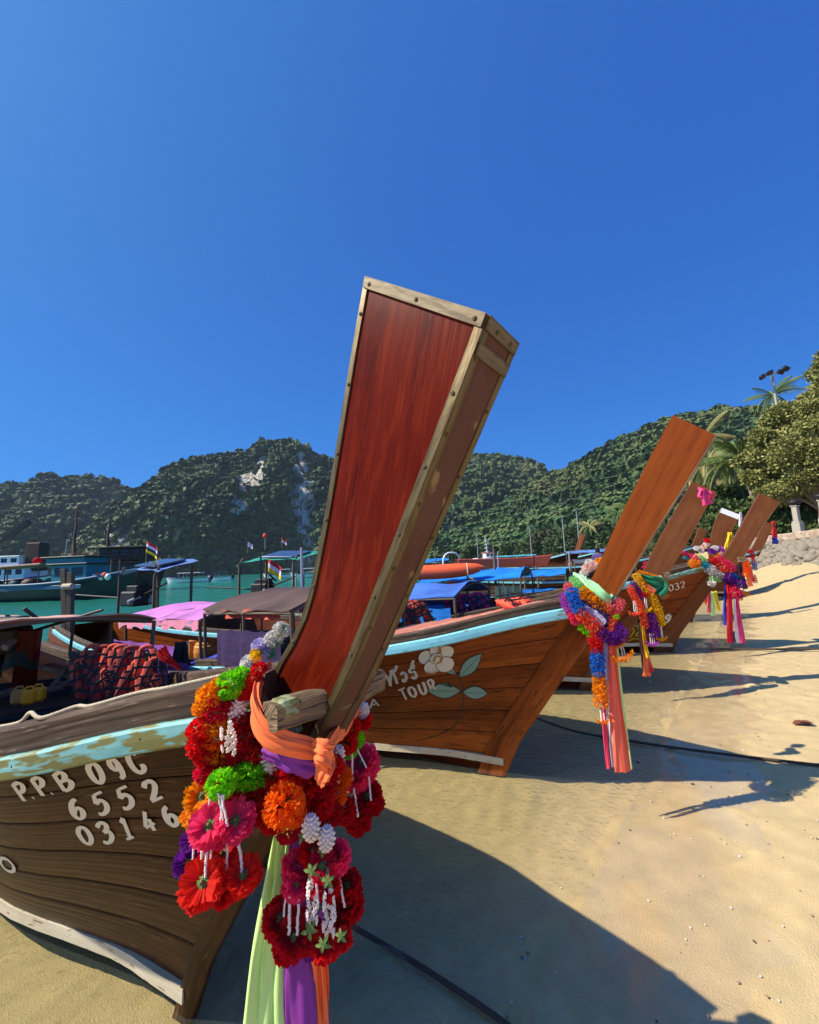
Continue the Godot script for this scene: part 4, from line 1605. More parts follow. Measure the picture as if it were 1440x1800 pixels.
func palm(label: String, at: Vector3, h: float, lean: Vector3, l: float, cols: Array, n := 17, group := "", sd := 1) -> Node3D:
	var t := thing("palm_tree", label, "palm tree", at, 0.0, group)
	var r := RandomNumberGenerator.new()
	r.seed = sd
	var b := MB.new()
	var p := smooth_path(PackedVector3Array([Vector3(0, -0.3, 0), lean * 0.3 + Vector3(0, h * 0.5, 0), lean + Vector3(0, h, 0)]), 10)
	b.tube(p, [0.2, 0.17, 0.15, 0.14, 0.135, 0.13, 0.125, 0.12, 0.12, 0.1], 8)
	obj("trunk", b, M.palm_bark, t)
	for i in n:
		var a := i * 2.4 + r.randf() * 0.4
		var up := r.randf()
		var bs := Basis(Vector3.UP, a) * Basis(Vector3(0, 0, 1), lerpf(-0.75, 0.75, up)) * Basis(Vector3.RIGHT, r.randf_range(-0.4, 0.4))
		var s := l * r.randf_range(0.8, 1.1)
		put("frond", FM.frond0 if up > 0.5 else FM.frond1, cols[0] if up > 0.25 else cols[1], t, Transform3D(bs.scaled(Vector3(s, s, s)), lean + Vector3(0, h, 0)))
	return t

# ---------------------------------------------------------------- people
# a standing figure as one skin: bones as [from, to, radius, radius, colour], joined by a smooth minimum and meshed as surface nets
func figure(bones: Array, cell: float, k: float) -> MB:
	var lo := Vector3(9, 9, 9)
	var hi := -lo
	for q in bones:
		for e in 2:
			lo = lo.min(q[e] - Vector3.ONE * (q[2] + 0.06)); hi = hi.max(q[e] + Vector3.ONE * (q[2] + 0.06))
	var n := Vector3i(((hi - lo) / cell).ceil()) + Vector3i.ONE
	var F := PackedFloat32Array()
	F.resize(n.x * n.y * n.z)
	for z in n.z:
		for y in n.y:
			for x in n.x:
				var p := lo + Vector3(x, y, z) * cell
				var s := 0.0
				for q in bones:
					var ab: Vector3 = q[1] - q[0]
					var t := clampf((p - q[0]).dot(ab) / maxf(ab.length_squared(), 1e-6), 0, 1)
					var d: float = p.distance_to(q[0] + ab * t) - lerpf(q[2], q[3], t)
					s += exp(-k * clampf(d, -0.3, 0.3))
				F[(z * n.y + y) * n.x + x] = -log(s) / k
	var b := MB.new()
	var id := {}
	var st := [1, n.x, n.x * n.y]
	for z in n.z - 1:
		for y in n.y - 1:
			for x in n.x - 1:
				var o := (z * n.y + y) * n.x + x
				var sum := Vector3.ZERO
				var c := 0
				for e in 12:
					var ax := e / 4
					var a1 := (ax + 1) % 3
					var a2 := (ax + 2) % 3
					var base := Vector3i.ZERO
					base[a1] = e & 1
					base[a2] = (e >> 1) & 1
					var ia: int = o + base.x * st[0] + base.y * st[1] + base.z * st[2]
					var fa := F[ia]
					var fb := F[ia + st[ax]]
					if (fa < 0.0) != (fb < 0.0):
						var v := Vector3(base)
						v[ax] = fa / (fa - fb)
						sum += v; c += 1
				if c == 0: continue
				var p := lo + (Vector3(x, y, z) + sum / c) * cell
				var g := Vector3(F[o + 1] - F[o], F[o + st[1]] - F[o], F[o + st[2]] - F[o]).normalized()
				var best := 1e9
				for q in bones:
					var ab: Vector3 = q[1] - q[0]
					var t := clampf((p - q[0]).dot(ab) / maxf(ab.length_squared(), 1e-6), 0, 1)
					var d: float = p.distance_to(q[0] + ab * t) - lerpf(q[2], q[3], t)
					if d < best:
						best = d; b.col = q[4]
				id[o] = b.vert(p, g, Vector2.ZERO)
	for z in range(1, n.z - 1):
		for y in range(1, n.y - 1):
			for x in range(1, n.x - 1):
				var o := (z * n.y + y) * n.x + x
				for ax in 3:
					var fa := F[o]
					var fb := F[o + st[ax]]
					if (fa < 0.0) == (fb < 0.0): continue
					var s1: int = st[(ax + 1) % 3]
					var s2: int = st[(ax + 2) % 3]
					var q := [o, o - s1, o - s1 - s2, o - s2]
					if not (id.has(q[0]) and id.has(q[1]) and id.has(q[2]) and id.has(q[3])): continue
					if fa < 0.0: q.reverse()
					for w in [0, 1, 2, 0, 2, 3]: b.I.append(id[q[w]])
	return b

func person(label: String, at: Vector3, turn: float, shirt: Color, legs: Color, sit := false) -> void:
	var t := thing("person", label, "person", at, turn)
	var skin_c := Color(0.2, 0.11, 0.07)
	var V := func(x: float, y: float, z: float) -> Vector3: return Vector3(x, y, z)
	var B: Array = [
		[V.call(0, 1.0, 0), V.call(0, 1.2, 0.01), 0.14, 0.15, shirt], [V.call(-0.1, 1.36, 0), V.call(0.1, 1.36, 0), 0.1, 0.1, shirt],
		[V.call(0, 1.4, 0), V.call(0, 1.52, 0.015), 0.055, 0.05, skin_c], [V.call(0, 1.58, 0.02), V.call(0, 1.66, 0.0), 0.085, 0.095, Color(0.02, 0.015, 0.012)],
		[V.call(0, 1.56, 0.06), V.call(0, 1.6, 0.07), 0.05, 0.055, skin_c], [V.call(0, 1.585, 0.12), V.call(0, 1.57, 0.13), 0.014, 0.016, skin_c],
		[V.call(-0.09, 0.94, 0), V.call(0.09, 0.94, 0), 0.13, 0.13, legs]]
	for s in [-1.0, 1.0]:
		var el := V.call(s * 0.27, 1.1, -0.03)
		var wr := V.call(s * 0.24, 0.88, 0.12)
		B.append([V.call(s * 0.17, 1.37, 0), el, 0.06, 0.045, shirt]); B.append([el, wr, 0.042, 0.03, skin_c])
		B.append([wr, V.call(s * 0.23, 0.8, 0.16), 0.032, 0.026, skin_c])
		for f in 4: B.append([V.call(s * 0.23, 0.8, 0.145 + f * 0.014), V.call(s * 0.22, 0.735 + absf(f - 1.5) * 0.008, 0.16 + f * 0.014), 0.009, 0.007, skin_c])
		B.append([V.call(s * 0.215, 0.83, 0.17), V.call(s * 0.2, 0.785, 0.2), 0.01, 0.008, skin_c])
		B.append([V.call(s * 0.1, 0.92, 0), V.call(s * 0.11, 0.5, 0.02), 0.1, 0.06, legs]); B.append([V.call(s * 0.11, 0.5, 0.02), V.call(s * 0.11, 0.1, -0.02), 0.058, 0.04, skin_c])
		B.append([V.call(s * 0.11, 0.05, -0.03), V.call(s * 0.13, 0.035, 0.16), 0.045, 0.035, skin_c])
	obj("body", figure(B, 0.03, 38.0), M.plain, t)

func build_hills() -> void:
	var deep := [Color(0.026, 0.066, 0.018), Color(0.05, 0.105, 0.026), Color(0.085, 0.135, 0.034), Color(0.15, 0.165, 0.055)]
	var lush := [Color(0.03, 0.075, 0.02), Color(0.055, 0.12, 0.03), Color(0.085, 0.15, 0.038), Color(0.13, 0.18, 0.05)]
	hill("far_hill", [Vector3(-551.804, 63.32, -343.53), Vector3(-515.058, 82.246, -396.504), Vector3(-463.653, 103.002, -455.55), Vector3(-443.693, 115.381, -475.012), Vector3(-422.831, 124.074, -493.674), Vector3(-403.454, 121.572, -509.632), Vector3(-382.116, 115.701, -525.82), Vector3(-358.696, 105.401, -542.067), Vector3(-330.16, 88.106, -559.905), Vector3(-301.979, 56.675, -575.594)],
		170, 0.35, 18, 11, 3800, 5.2, [], deep, ["distant rounded hill at the far left of the bay", "dark forest covering the distant left hill"])
	hill("knoll", [Vector3(-410.412, 32.572, -319.315), Vector3(-390.043, 42.569, -343.899), Vector3(-369.612, 54.234, -365.769), Vector3(-363.304, 59.907, -372.035), Vector3(-354.697, 54.104, -380.25), Vector3(-340.514, 38.881, -393.001), Vector3(-323.07, 16.545, -407.463)],
		60, 0.6, 8, 21, 1300, 3.8, [], deep, ["small wooded knoll at the water in front of the far left hill", "forest on the small left knoll"])
	hill("karst_hill", [Vector3(-280.531, 14.482, -338.972), Vector3(-272.614, 32.377, -345.371), Vector3(-262.48, 49.768, -353.135), Vector3(-253.044, 62.886, -359.957), Vector3(-241.064, 74.097, -368.087), Vector3(-228.349, 91.78, -376.108), Vector3(-208.167, 106.454, -387.642), Vector3(-181.096, 114.59, -401.004), Vector3(-161.492, 120.811, -409.293), Vector3(-146.002, 129.13, -415.07), Vector3(-124.264, 132.199, -422.088), Vector3(-104.445, 123.558, -427.424), Vector3(-84.087, 111.977, -431.891), Vector3(-47.916, 107.459, -437.383), Vector3(1.194, 90.875, -439.998), Vector3(49.584, 69.639, -437.197)],
		105, 0.75, 20, 31, 7000, 3.9, [[0.575, 0.42, 0.04, 0.36], [0.465, 0.6, 0.03, 0.2], [0.42, 0.4, 0.02, 0.15], [0.2, 0.45, 0.025, 0.1], [0.12, 0.3, 0.03, 0.2], [0.4, 0.3, 0.02, 0.1]], deep, ["steep limestone hill with bare grey cliffs above the bay", "forest clinging to the steep limestone hill"])
	hill("middle_hill", [Vector3(-79.046, 100.803, -473.447), Vector3(-25.409, 112.371, -479.327), Vector3(29.434, 121.31, -479.097), Vector3(66.529, 122.376, -475.367), Vector3(102.317, 119.99, -468.968), Vector3(133.011, 112.048, -461.203), Vector3(150.226, 102.092, -455.886), Vector3(169.425, 90.67, -449.105), Vector3(192.807, 78.25, -439.574), Vector3(225.951, 60.587, -423.493)],
		190, 0.35, 18, 41, 5000, 4.4, [[0.58, 0.46, 0.015, 0.16], [0.65, 0.45, 0.03, 0.12]], deep, ["flat topped wooded hill behind the head of the bay", "forest on the flat topped hill behind the bay"])
	hill("right_hill", [Vector3(93.572, 48.605, -316.456), Vector3(106.496, 59.945, -312.344), Vector3(116.647, 65.042, -308.696), Vector3(123.16, 65.263, -295.35), Vector3(136.07, 71.39, -278.541), Vector3(150.205, 77.191, -259.689), Vector3(161.14, 79.865, -241.11), Vector3(168.893, 76.978, -223.328), Vector3(174.073, 72.398, -206.395), Vector3(174.832, 67.977, -192.441), Vector3(180.639, 61.044, -172.829), Vector3(185.379, 52.528, -152.429), Vector3(195.784, 43.379, -138.812)],
		120, 0.3, 8, 51, 7000, 3.1, [[0.36, 0.62, 0.03, 0.12], [0.5, 0.3, 0.02, 0.08]], deep, ["long wooded ridge rising behind the beach on the right", "forest on the long ridge behind the beach"])
	hill("green_slope", [Vector3(-21.774, 4.037, -249.05), Vector3(-0.903, 10.805, -249.998), Vector3(23.58, 17.753, -248.885), Vector3(47.403, 21.734, -245.465), Vector3(73.213, 25.633, -228.56), Vector3(94.363, 27.143, -204.256), Vector3(108.752, 29.189, -179.647), Vector3(121.384, 30.263, -158.952), Vector3(132.068, 31.062, -136.594), Vector3(138.093, 27.98, -115.458)],
		70, 0.5, 5, 61, 5000, 2.6, [], lush, ["low bright green wooded slope at the foot of the hills", "bright green woods at the head of the beach"])

func build_vegetation() -> void:
	var olive := [Color(0.12, 0.15, 0.04), Color(0.21, 0.235, 0.065), Color(0.3, 0.3, 0.09), Color(0.42, 0.37, 0.14)]
	var fresh := [Color(0.025, 0.05, 0.012), Color(0.05, 0.095, 0.02), Color(0.085, 0.14, 0.03), Color(0.14, 0.18, 0.045)]
	var mixed := [Color(0.03, 0.05, 0.015), Color(0.06, 0.085, 0.025), Color(0.1, 0.12, 0.035), Color(0.16, 0.15, 0.06)]
	broad_tree("shade_tree", "big olive green shade tree spreading over the sea wall on the right", Vector3(24.167, 2, -23.916), 5.94, [[-1.683, 5.464, -1.545, 1.218], [-1.088, 6.786, -1.022, 1.404], [-0.206, 7.944, -0.201, 1.699], [0.531, 8.171, 0.533, 1.812], [-0.234, 5.42, -0.228, 2.109], [0.7, 6.162, 0.708, 2.29], [-1.072, 3.912, -1.008, 1.544], [-0.043, 3.429, -0.042, 1.688], [0.899, 3.707, 0.917, 2.269], [1.495, 7.205, 1.565, 2.522], [-2.049, 4.237, -1.855, 0.798], [-1.53, 2.841, -1.413, 1.07]], FM.spray_a, 1000, 0.2, olive, "", 4)
	broad_tree("feathery_tree", "tall feathery tree top showing above the shade tree at the right edge", Vector3(32.559, 2, -29.595), 11.775, [[0.161, 13.965, 0.169, 0.925], [0.819, 14.26, 0.879, 1.395], [0.18, 12.093, 0.189, 1.092], [1.191, 11.994, 1.295, 1.821], [-0.174, 13.12, -0.181, 1.02], [0.471, 14.34, 0.5, 1.413], [0.065, 11.229, 0.068, 1.687], [-0.722, 10.661, -0.736, 1.299]], FM.spray_a, 500, 0.24, olive, "", 5)
	var i := 0
	for q in [[Vector3(22.318, 2, -30.756), 2.871], [Vector3(22.595, 2, -29.299), 2.006], [Vector3(23.551, 2, -28.537), 2.444], [Vector3(22.805, 2, -32.862), 1.432], [Vector3(24.959, 2, -28.654), 2.405], [Vector3(25.031, 2, -31.2), 3.797], [Vector3(24.712, 2, -26.178), 1.538], [Vector3(25.385, 2, -25.526), 1.547]]:
		var h: float = q[1] + 0.6
		var w := 1.5
		broad_tree("bush", ["rounded leafy bush behind the white capped prow", "bright green bush between the two dark prows", "light green bush beneath the drooping palm", "low bush beside the orange prow blade", "dark bush behind the leaning brown prow", "tall bush under the pair of palms", "bush filling the gap between the two pillars", "bush at the right edge behind the second pillar"][i],
			q[0], h, [[-0.7, h * 0.6, 0, w * 0.7], [0.6, h * 0.7, 0.2, w * 0.7], [0, h * 0.9, -0.2, w * 0.62], [-1.1, h * 0.35, 0.2, w * 0.6], [1.1, h * 0.35, -0.2, w * 0.6], [0, h * 0.3, 0.4, w * 0.8]], FM.spray_b, 700, 0.26, fresh, "bushes behind the sea wall", 20 + i)
		i += 1
	var dry := [M.frond_dry, M.frond_green]
	var gr := [M.frond_green, M.frond_deep]
	palm("thin palm with a sparse dry crown right of the orange prow blade", Vector3(28.33, 2, -36.241), 10.178, Vector3(-1.2, 0, 0), 3.1, dry, 18, "", 1)
	palm("palm with dry drooping fronds just below the sparse palm", Vector3(26.176, 2, -34.115), 7.375, Vector3(-0.8, 0, 0.3), 3.4, dry, 26, "", 2)
	palm("broad green palm drooping against the olive shade tree", Vector3(24.665, 2, -28.908), 6.343, Vector3(-0.6, 0, 0), 3.6, gr, 30, "", 3)
	palm("green palm whose crown shows left of the floodlight mast", Vector3(30.908, 2, -32.706), 12.511, Vector3(-0.3, 0, 0), 2.3, gr, 16, "", 4)
	palm("palm leaning left low beneath the drooping palms", Vector3(29.466, 2, -36.616), 5.881, Vector3(-1.8, 0, 0), 2.4, dry, 14, "", 5)
	palm("small far palm left of the orange prow blade, the left one of two", Vector3(47.344, 2, -93.72), 9.84, Vector3(0.6, 0, 0), 4.2, gr, 16, "", 6)
	palm("small far palm touching the orange prow blade, the right one of two", Vector3(48.088, 2, -87.679), 10.27, Vector3(-0.6, 0, 0), 4.4, gr, 16, "", 7)
	palm("pale far palm standing lowest in the row above the moored boats", Vector3(46.63, 2, -105.122), 7.942, Vector3(-0.6, 0, 0), 3.8, dry, 16, "", 8)
	broad_tree("leafy_tree", "green tree standing behind the sparse palm by the orange prow blade", Vector3(32.573, 2, -43.07), 8.622, [[0.344, 8.01, 0.257, 1.796], [-0.59, 6.504, -0.431, 1.582], [1.071, 6.207, 0.816, 1.655], [-0.025, 4.678, -0.019, 2.049]], FM.spray_b, 300, 0.4, mixed, "", 91)
	broad_tree("leafy_tree", "green tree filling the gap between the drooping palms and the shade tree", Vector3(33.405, 2, -39.851), 9.851, [[0.481, 9.168, 0.397, 1.663], [-0.387, 7.158, -0.313, 1.692], [0.947, 6.865, 0.792, 1.756], [0.031, 4.766, 0.025, 2.125]], FM.spray_b, 300, 0.4, mixed, "", 92)
	# trees along the shore at the head of the beach
	i = 0
	for q in [[Vector3(41.665, 2, -128.41), 8.587], [Vector3(43.962, 2, -120.214), 7.32], [Vector3(46.279, 2, -116.118), 8.205], [Vector3(47.169, 2, -110.341), 5.81], [Vector3(50.102, 2, -106.835), 8.421], [Vector3(50.508, 2, -99.964), 6.597], [Vector3(50.907, 2, -95.249), 7.491], [Vector3(49.515, 2, -86.88), 7.287], [Vector3(49.25, 2, -81.237), 7.815], [Vector3(48.614, 2, -75.741), 7.688], [Vector3(45.911, 2, -67.942), 6.288], [Vector3(44.181, 2, -60.605), 7.581], [Vector3(42.735, 2, -55.441), 6.811],
			[Vector3(38.746, 2, -134.531), 6.026], [Vector3(35.85, 2, -145.653), 5.984], [Vector3(30.042, 2, -152.061), 6.127], [Vector3(23.556, 2, -158.256), 5.814], [Vector3(16.459, 2, -164.177), 5.672], [Vector3(38.174, 2, -58.675), 3.378], [Vector3(33.824, 2, -49.557), 1.697]]:
		var h: float = q[1]
		var w: float = clampf(h * 0.42, 1.6, 4.5)
		broad_tree("shore_tree", ["first", "second", "third", "fourth", "fifth", "sixth", "seventh", "eighth", "ninth", "tenth", "eleventh", "twelfth", "thirteenth", "low first", "low second", "low third", "low fourth", "low fifth", "low inner", "low outer"][i] + " leafy tree from the left in the green belt behind the far beach", q[0], h, [[0, h * 0.72, 0, w * 0.8], [-w * 0.7, h * 0.55, 0.3, w * 0.7], [w * 0.7, h * 0.5, -0.3, w * 0.7], [0.2, h * 0.3, w * 0.3, w * 0.8], [-w * 1.1, h * 0.28, 0, w * 0.5], [w * 1.1, h * 0.25, 0, w * 0.5]], FM.spray_b, 60 if h > 6 else 100, 0.8, fresh if i % 3 else mixed, "trees behind the far beach", 60 + i)
		i += 1
	# sea wall: coping above a bank of stones
	var wall := thing("sea_wall", "stone sea wall with a pinkish concrete coping above the beach", "sea wall", Vector3.ZERO)
	var top := PackedVector3Array([Vector3(19.015, 2.141, -24.483), Vector3(18.92, 2.34, -23.282), Vector3(18.523, 2.433, -21.66), Vector3(18.337, 2.473, -19.818), Vector3(17.993, 2.523, -18.069), Vector3(17.82, 2.575, -16.076), Vector3(17.958, 2.635, -14.37)])
	var cb := MB.new()
	sweep(cb, top, [[1.6, -0.34], [-0.12, -0.34], [-0.14, -0.3], [-0.14, -0.04], [-0.1, 0.0], [1.6, 0.0]], 1.0, 0.5)
	obj("coping", cb, M.concrete, wall)
	var bank := MB.new()
	var rows: Array = []
	var P := smooth_path(top, 60)
	var rr := RandomNumberGenerator.new()
	rr.seed = 44
	var stones: Array = []
	for s in 4:
		var sb := MB.new()
		var nz := noise(500 + s, 1.3, 2)
		var rws: Array = []
		for j in 7:
			var t := PI * j / 6.0
			var row := PackedVector3Array()
			for k in 10:
				var a := TAU * (k % 9) / 9.0
				var d := Vector3(sin(t) * cos(a), cos(t), sin(t) * sin(a))
				row.append(d * (1.0 + 0.5 * nz.get_noise_3dv(d * 1.5)) * Vector3(1.0, 0.66, 0.8))
			rws.append(row)
		sb.grid(rws)
		stones.append(sb.mesh())
	for j in 9:
		var row := PackedVector3Array()
		for i2 in 60:
			var f := j / 8.0
			var d := P[mini(i2 + 1, 59)] - P[maxi(i2 - 1, 0)]
			var to := Vector3(-d.z, 0, d.x).normalized()
			if to.x > 0: to = -to
			var p := P[i2] + to * (0.05 + 2.0 * f)
			var ground := land_h(p.x, p.z) - 0.1
			p.y = lerpf(P[i2].y - 0.4, ground, f)
			row.append(p)
		rows.append(row)
	bank.grid(rows)
	var bk := obj("stone_bank", bank, M.stone, wall)
	for k in 290:
		var i2 := rr.randi() % 56
		var j := rr.randi() % 8
		var p: Vector3 = (rows[j][i2] as Vector3).lerp(rows[j + 1][i2 + 1], rr.randf())
		var s := rr.randf_range(0.12, 0.3)
		put("stone", stones[k % 4], M.stone, bk, Transform3D(Basis(Vector3(rr.randf_range(-1, 1), 1, rr.randf_range(-1, 1)).normalized(), rr.randf() * TAU).scaled(Vector3(s, s, s)), p))
	# raised ground behind the wall
	var lb := MB.new()
	rows = []
	for j in 8:
		var row := PackedVector3Array()
		for i2 in range(8, 60):
			var d := P[mini(i2 + 1, 59)] - P[maxi(i2 - 1, 0)]
			var to := Vector3(-d.z, 0, d.x).normalized()
			if to.x > 0: to = -to
			row.append(P[i2] - to * (1.5 + j * j * 0.3) + Vector3(0, -0.03 - 0.05 * j - (3.5 if j == 7 or i2 == 8 else 0.0), 0))
		rows.append(row)
	lb.grid(rows)
	tag(obj("embankment", lb, M.stone), "raised ground behind the sea wall", "ground", "", "structure")
	# two pillars with lanterns
	var at := [Vector3(19.265, 2.561, -21.003), Vector3(19.284, 2.638, -19.605)]
	for k in 2:
		var t := thing("pillar", ["white stone pillar with a dark lantern, left one on the sea wall", "white stone pillar with a dark lantern, right one at the picture's edge"][k], "pillar", at[k] + Vector3(0.6, -0.02, 0), 0.3, "lantern pillars on the sea wall")
		t.scale = Vector3(0.6, 0.82, 0.6)
		var b := MB.new()
		b.box(Transform3D(Basis(), Vector3(0, 0.3, 0)), Vector3(0.62, 0.6, 0.62), 0.03)
		obj("plinth", b, M.concrete_white, t)
		b = MB.new()
		b.box(Transform3D(Basis(), Vector3(0, 0.66, 0)), Vector3(0.52, 0.12, 0.52), 0.02)
		b.box(Transform3D(Basis(), Vector3(0, 1.17, 0)), Vector3(0.38, 0.9, 0.38), 0.02)
		obj("shaft", b, M.concrete_white, t)
		b = MB.new()
		b.box(Transform3D(Basis(), Vector3(0, 1.66, 0)), Vector3(0.5, 0.08, 0.5), 0.02)
		obj("cap", b, M.concrete_white, t)
		b = MB.new()
		b.lathe([[0.0, 2.12], [0.3, 2.06], [0.52, 1.95], [0.5, 1.86], [0.3, 1.76], [0.16, 1.7]], Vector3.ZERO, 12)
		obj("lantern", b, M.dark_iron, t)
	# floodlight mast among the trees
	var mast := thing("floodlight_mast", "grey floodlight mast rising out of the shade tree", "floodlight", Vector3(25.368, 4.163, -26.935))
	var mh := 9.449
	var b := MB.new()
	b.bar(Vector3(0, -1, 0), Vector3(0, mh, 0), 0.09, 8)
	obj("pole", b, M.steel, mast)
	b = MB.new()
	b.beam(Vector3(-0.75, mh, 0.1), Vector3(0.75, mh + 0.25, 0.1), 0.1, 0.1)
	obj("bracket", b, M.steel, mast)
	for k in 4:
		b = MB.new()
		b.box(Transform3D(Basis(Vector3(0, 0, 1), [0.5, 0.3, -0.3, -0.5][k]) * Basis(Vector3.RIGHT, 0.6), Vector3([-0.9, -0.35, 0.4, 0.8][k], mh + [-0.12, 0.16, 0.18, 0.42][k], 0.25)), Vector3(0.4, 0.3, 0.18), 0.03)
		obj("floodlight", b, M.dark_iron, mast)
	# street lamps behind the far beach
	i = 0
	for q in [[Vector3(33.651, 1.5, -115.185), 9.752], [Vector3(39.186, 1.5, -104.921), 11.212], [Vector3(39.818, 1.5, -97.157), 11.897], [Vector3(22.394, 1.5, -138.197), 10.443]]:
		var h: float = q[1]
		var t := thing("lamp_post", ["grey lamp post above the red boat", "thin lamp post left of the tallest far lamp", "tallest of the far grey lamp posts, left of the palms", "thin lamp post left of the pink tug"][i], "lamp post", q[0], 0.0, "lamp posts along the far shore")
		b = MB.new()
		b.tube(PackedVector3Array([Vector3.ZERO, Vector3(0, h, 0)]), [0.16, 0.1], 6)
		obj("pole", b, M.steel, t)
		b = MB.new()
		b.box(Transform3D(Basis(), Vector3(0.2, h, 0)), Vector3(1.3, 0.14, 0.3), 0.03)
		obj("lamp_head", b, M.steel, t)
		i += 1

# ---------------------------------------------------------------- ships farther out
func ship_hull(t: Node3D, L: float, W: float, H: float, rise: float, m: Material, band: Material, deck: Material) -> void:
	var rows: Array = []
	var n := 24
	for i in n + 1:
		var f := i / float(n) * 2 - 1
		var w := W * 0.5 * (pow(1.0 - pow(clampf(f, 0, 1), 2.4), 0.8) if f > 0 else lerpf(1.0, 0.82, -f))
		var top := H + rise * pow(maxf(f, 0), 2.2) + rise * 0.35 * pow(maxf(-f, 0), 2.0)
		var row := PackedVector3Array()
		for q in [[-1.0, 1.0], [-0.92, 0.66], [-0.8, 0.3], [-0.6, -0.2], [0.0, -0.45], [0.6, -0.2], [0.8, 0.3], [0.92, 0.66], [1.0, 1.0]]:
			row.append(Vector3(f * L * 0.5 + 0.12 * L * 0.5 * q[1] * maxf(f, 0), top * q[1], q[0] * w))
		rows.append(row)
	var b := MB.new()
	b.grid(rows)
	for j in 8: b.tri(rows[0][4], rows[0][j + 1], rows[0][j])
	obj("hull", b, m, t)
	for s in [0, 8]:
		var p := PackedVector3Array()
		for r in rows: p.append(r[s])
		b = MB.new()
		b.tube(p, H * 0.09, 6)
		obj("gunwale", b, band, t)
	b = MB.new()
	var dr: Array = []
	for r in rows: dr.append(PackedVector3Array([(r[1] as Vector3) * 0.99 + Vector3(0, 0.1 * H, 0), (r[7] as Vector3) * 0.99 + Vector3(0, 0.1 * H, 0)]))
	b.grid(dr)
	obj("deck", b, deck, t)

func cabin(t: Node3D, c: Vector3, s: Vector3, m: Material, roof: Material, wins: int, over := 0.25) -> void:
	var b := MB.new()
	b.box(Transform3D(Basis(), c), s, 0.04)
	var k := obj("cabin", b, m, t)
	b = MB.new()
	b.box(Transform3D(Basis(), c + Vector3(0, s.y * 0.5 + 0.06, 0)), Vector3(s.x + over * 2, 0.1, s.z + over * 2), 0.03)
	obj("roof", b, roof, t)
	for side in [-1.0, 1.0]:
		for i in wins:
			b = MB.new()
			b.box(Transform3D(Basis(), c + Vector3(s.x * ((i + 0.5) / wins - 0.5), s.y * 0.14, side * s.z * 0.5)), Vector3(s.x / wins * 0.62, s.y * 0.42, 0.06), 0.01)
			obj("window", b, M.glass_dark, k)

func rail_of(t: Node3D, a: Vector3, c: Vector3, h: float, n: int, m: Material) -> void:
	var b := MB.new()
	for j in 3: b.bar(a + Vector3(0, h * (j + 1) / 3.0, 0), c + Vector3(0, h * (j + 1) / 3.0, 0), 0.03, 4)
	for i in n + 1: b.bar(a.lerp(c, i / float(n)), a.lerp(c, i / float(n)) + Vector3(0, h, 0), 0.035, 4)
	obj("railing", b, m, t)

func flag(label: String, at: Vector3, h: float, w: float, m0: Array, group := "") -> void:
	var t := thing("flag", label, "flag", at, 0.0, group)
	var b := MB.new()
	b.bar(Vector3.ZERO, Vector3(0, h, 0), 0.012, 5)
	obj("pole", b, M.post_grey, t)
	var n := m0.size()
	for k in n:
		b = MB.new()
		var rows: Array = []
		for i in 10:
			var f := i / 9.0
			var row := PackedVector3Array()
			for j in 3:
				var g := (k + j / 2.0) / n
				row.append(Vector3(w * f * 0.75, h * 0.98 - w * 0.75 * g - w * 0.55 * f, 0.1 * w * sin(f * 7.0 + g)))
			rows.append(row)
		b.grid(rows)
		obj("stripe", b, m0[k], t)

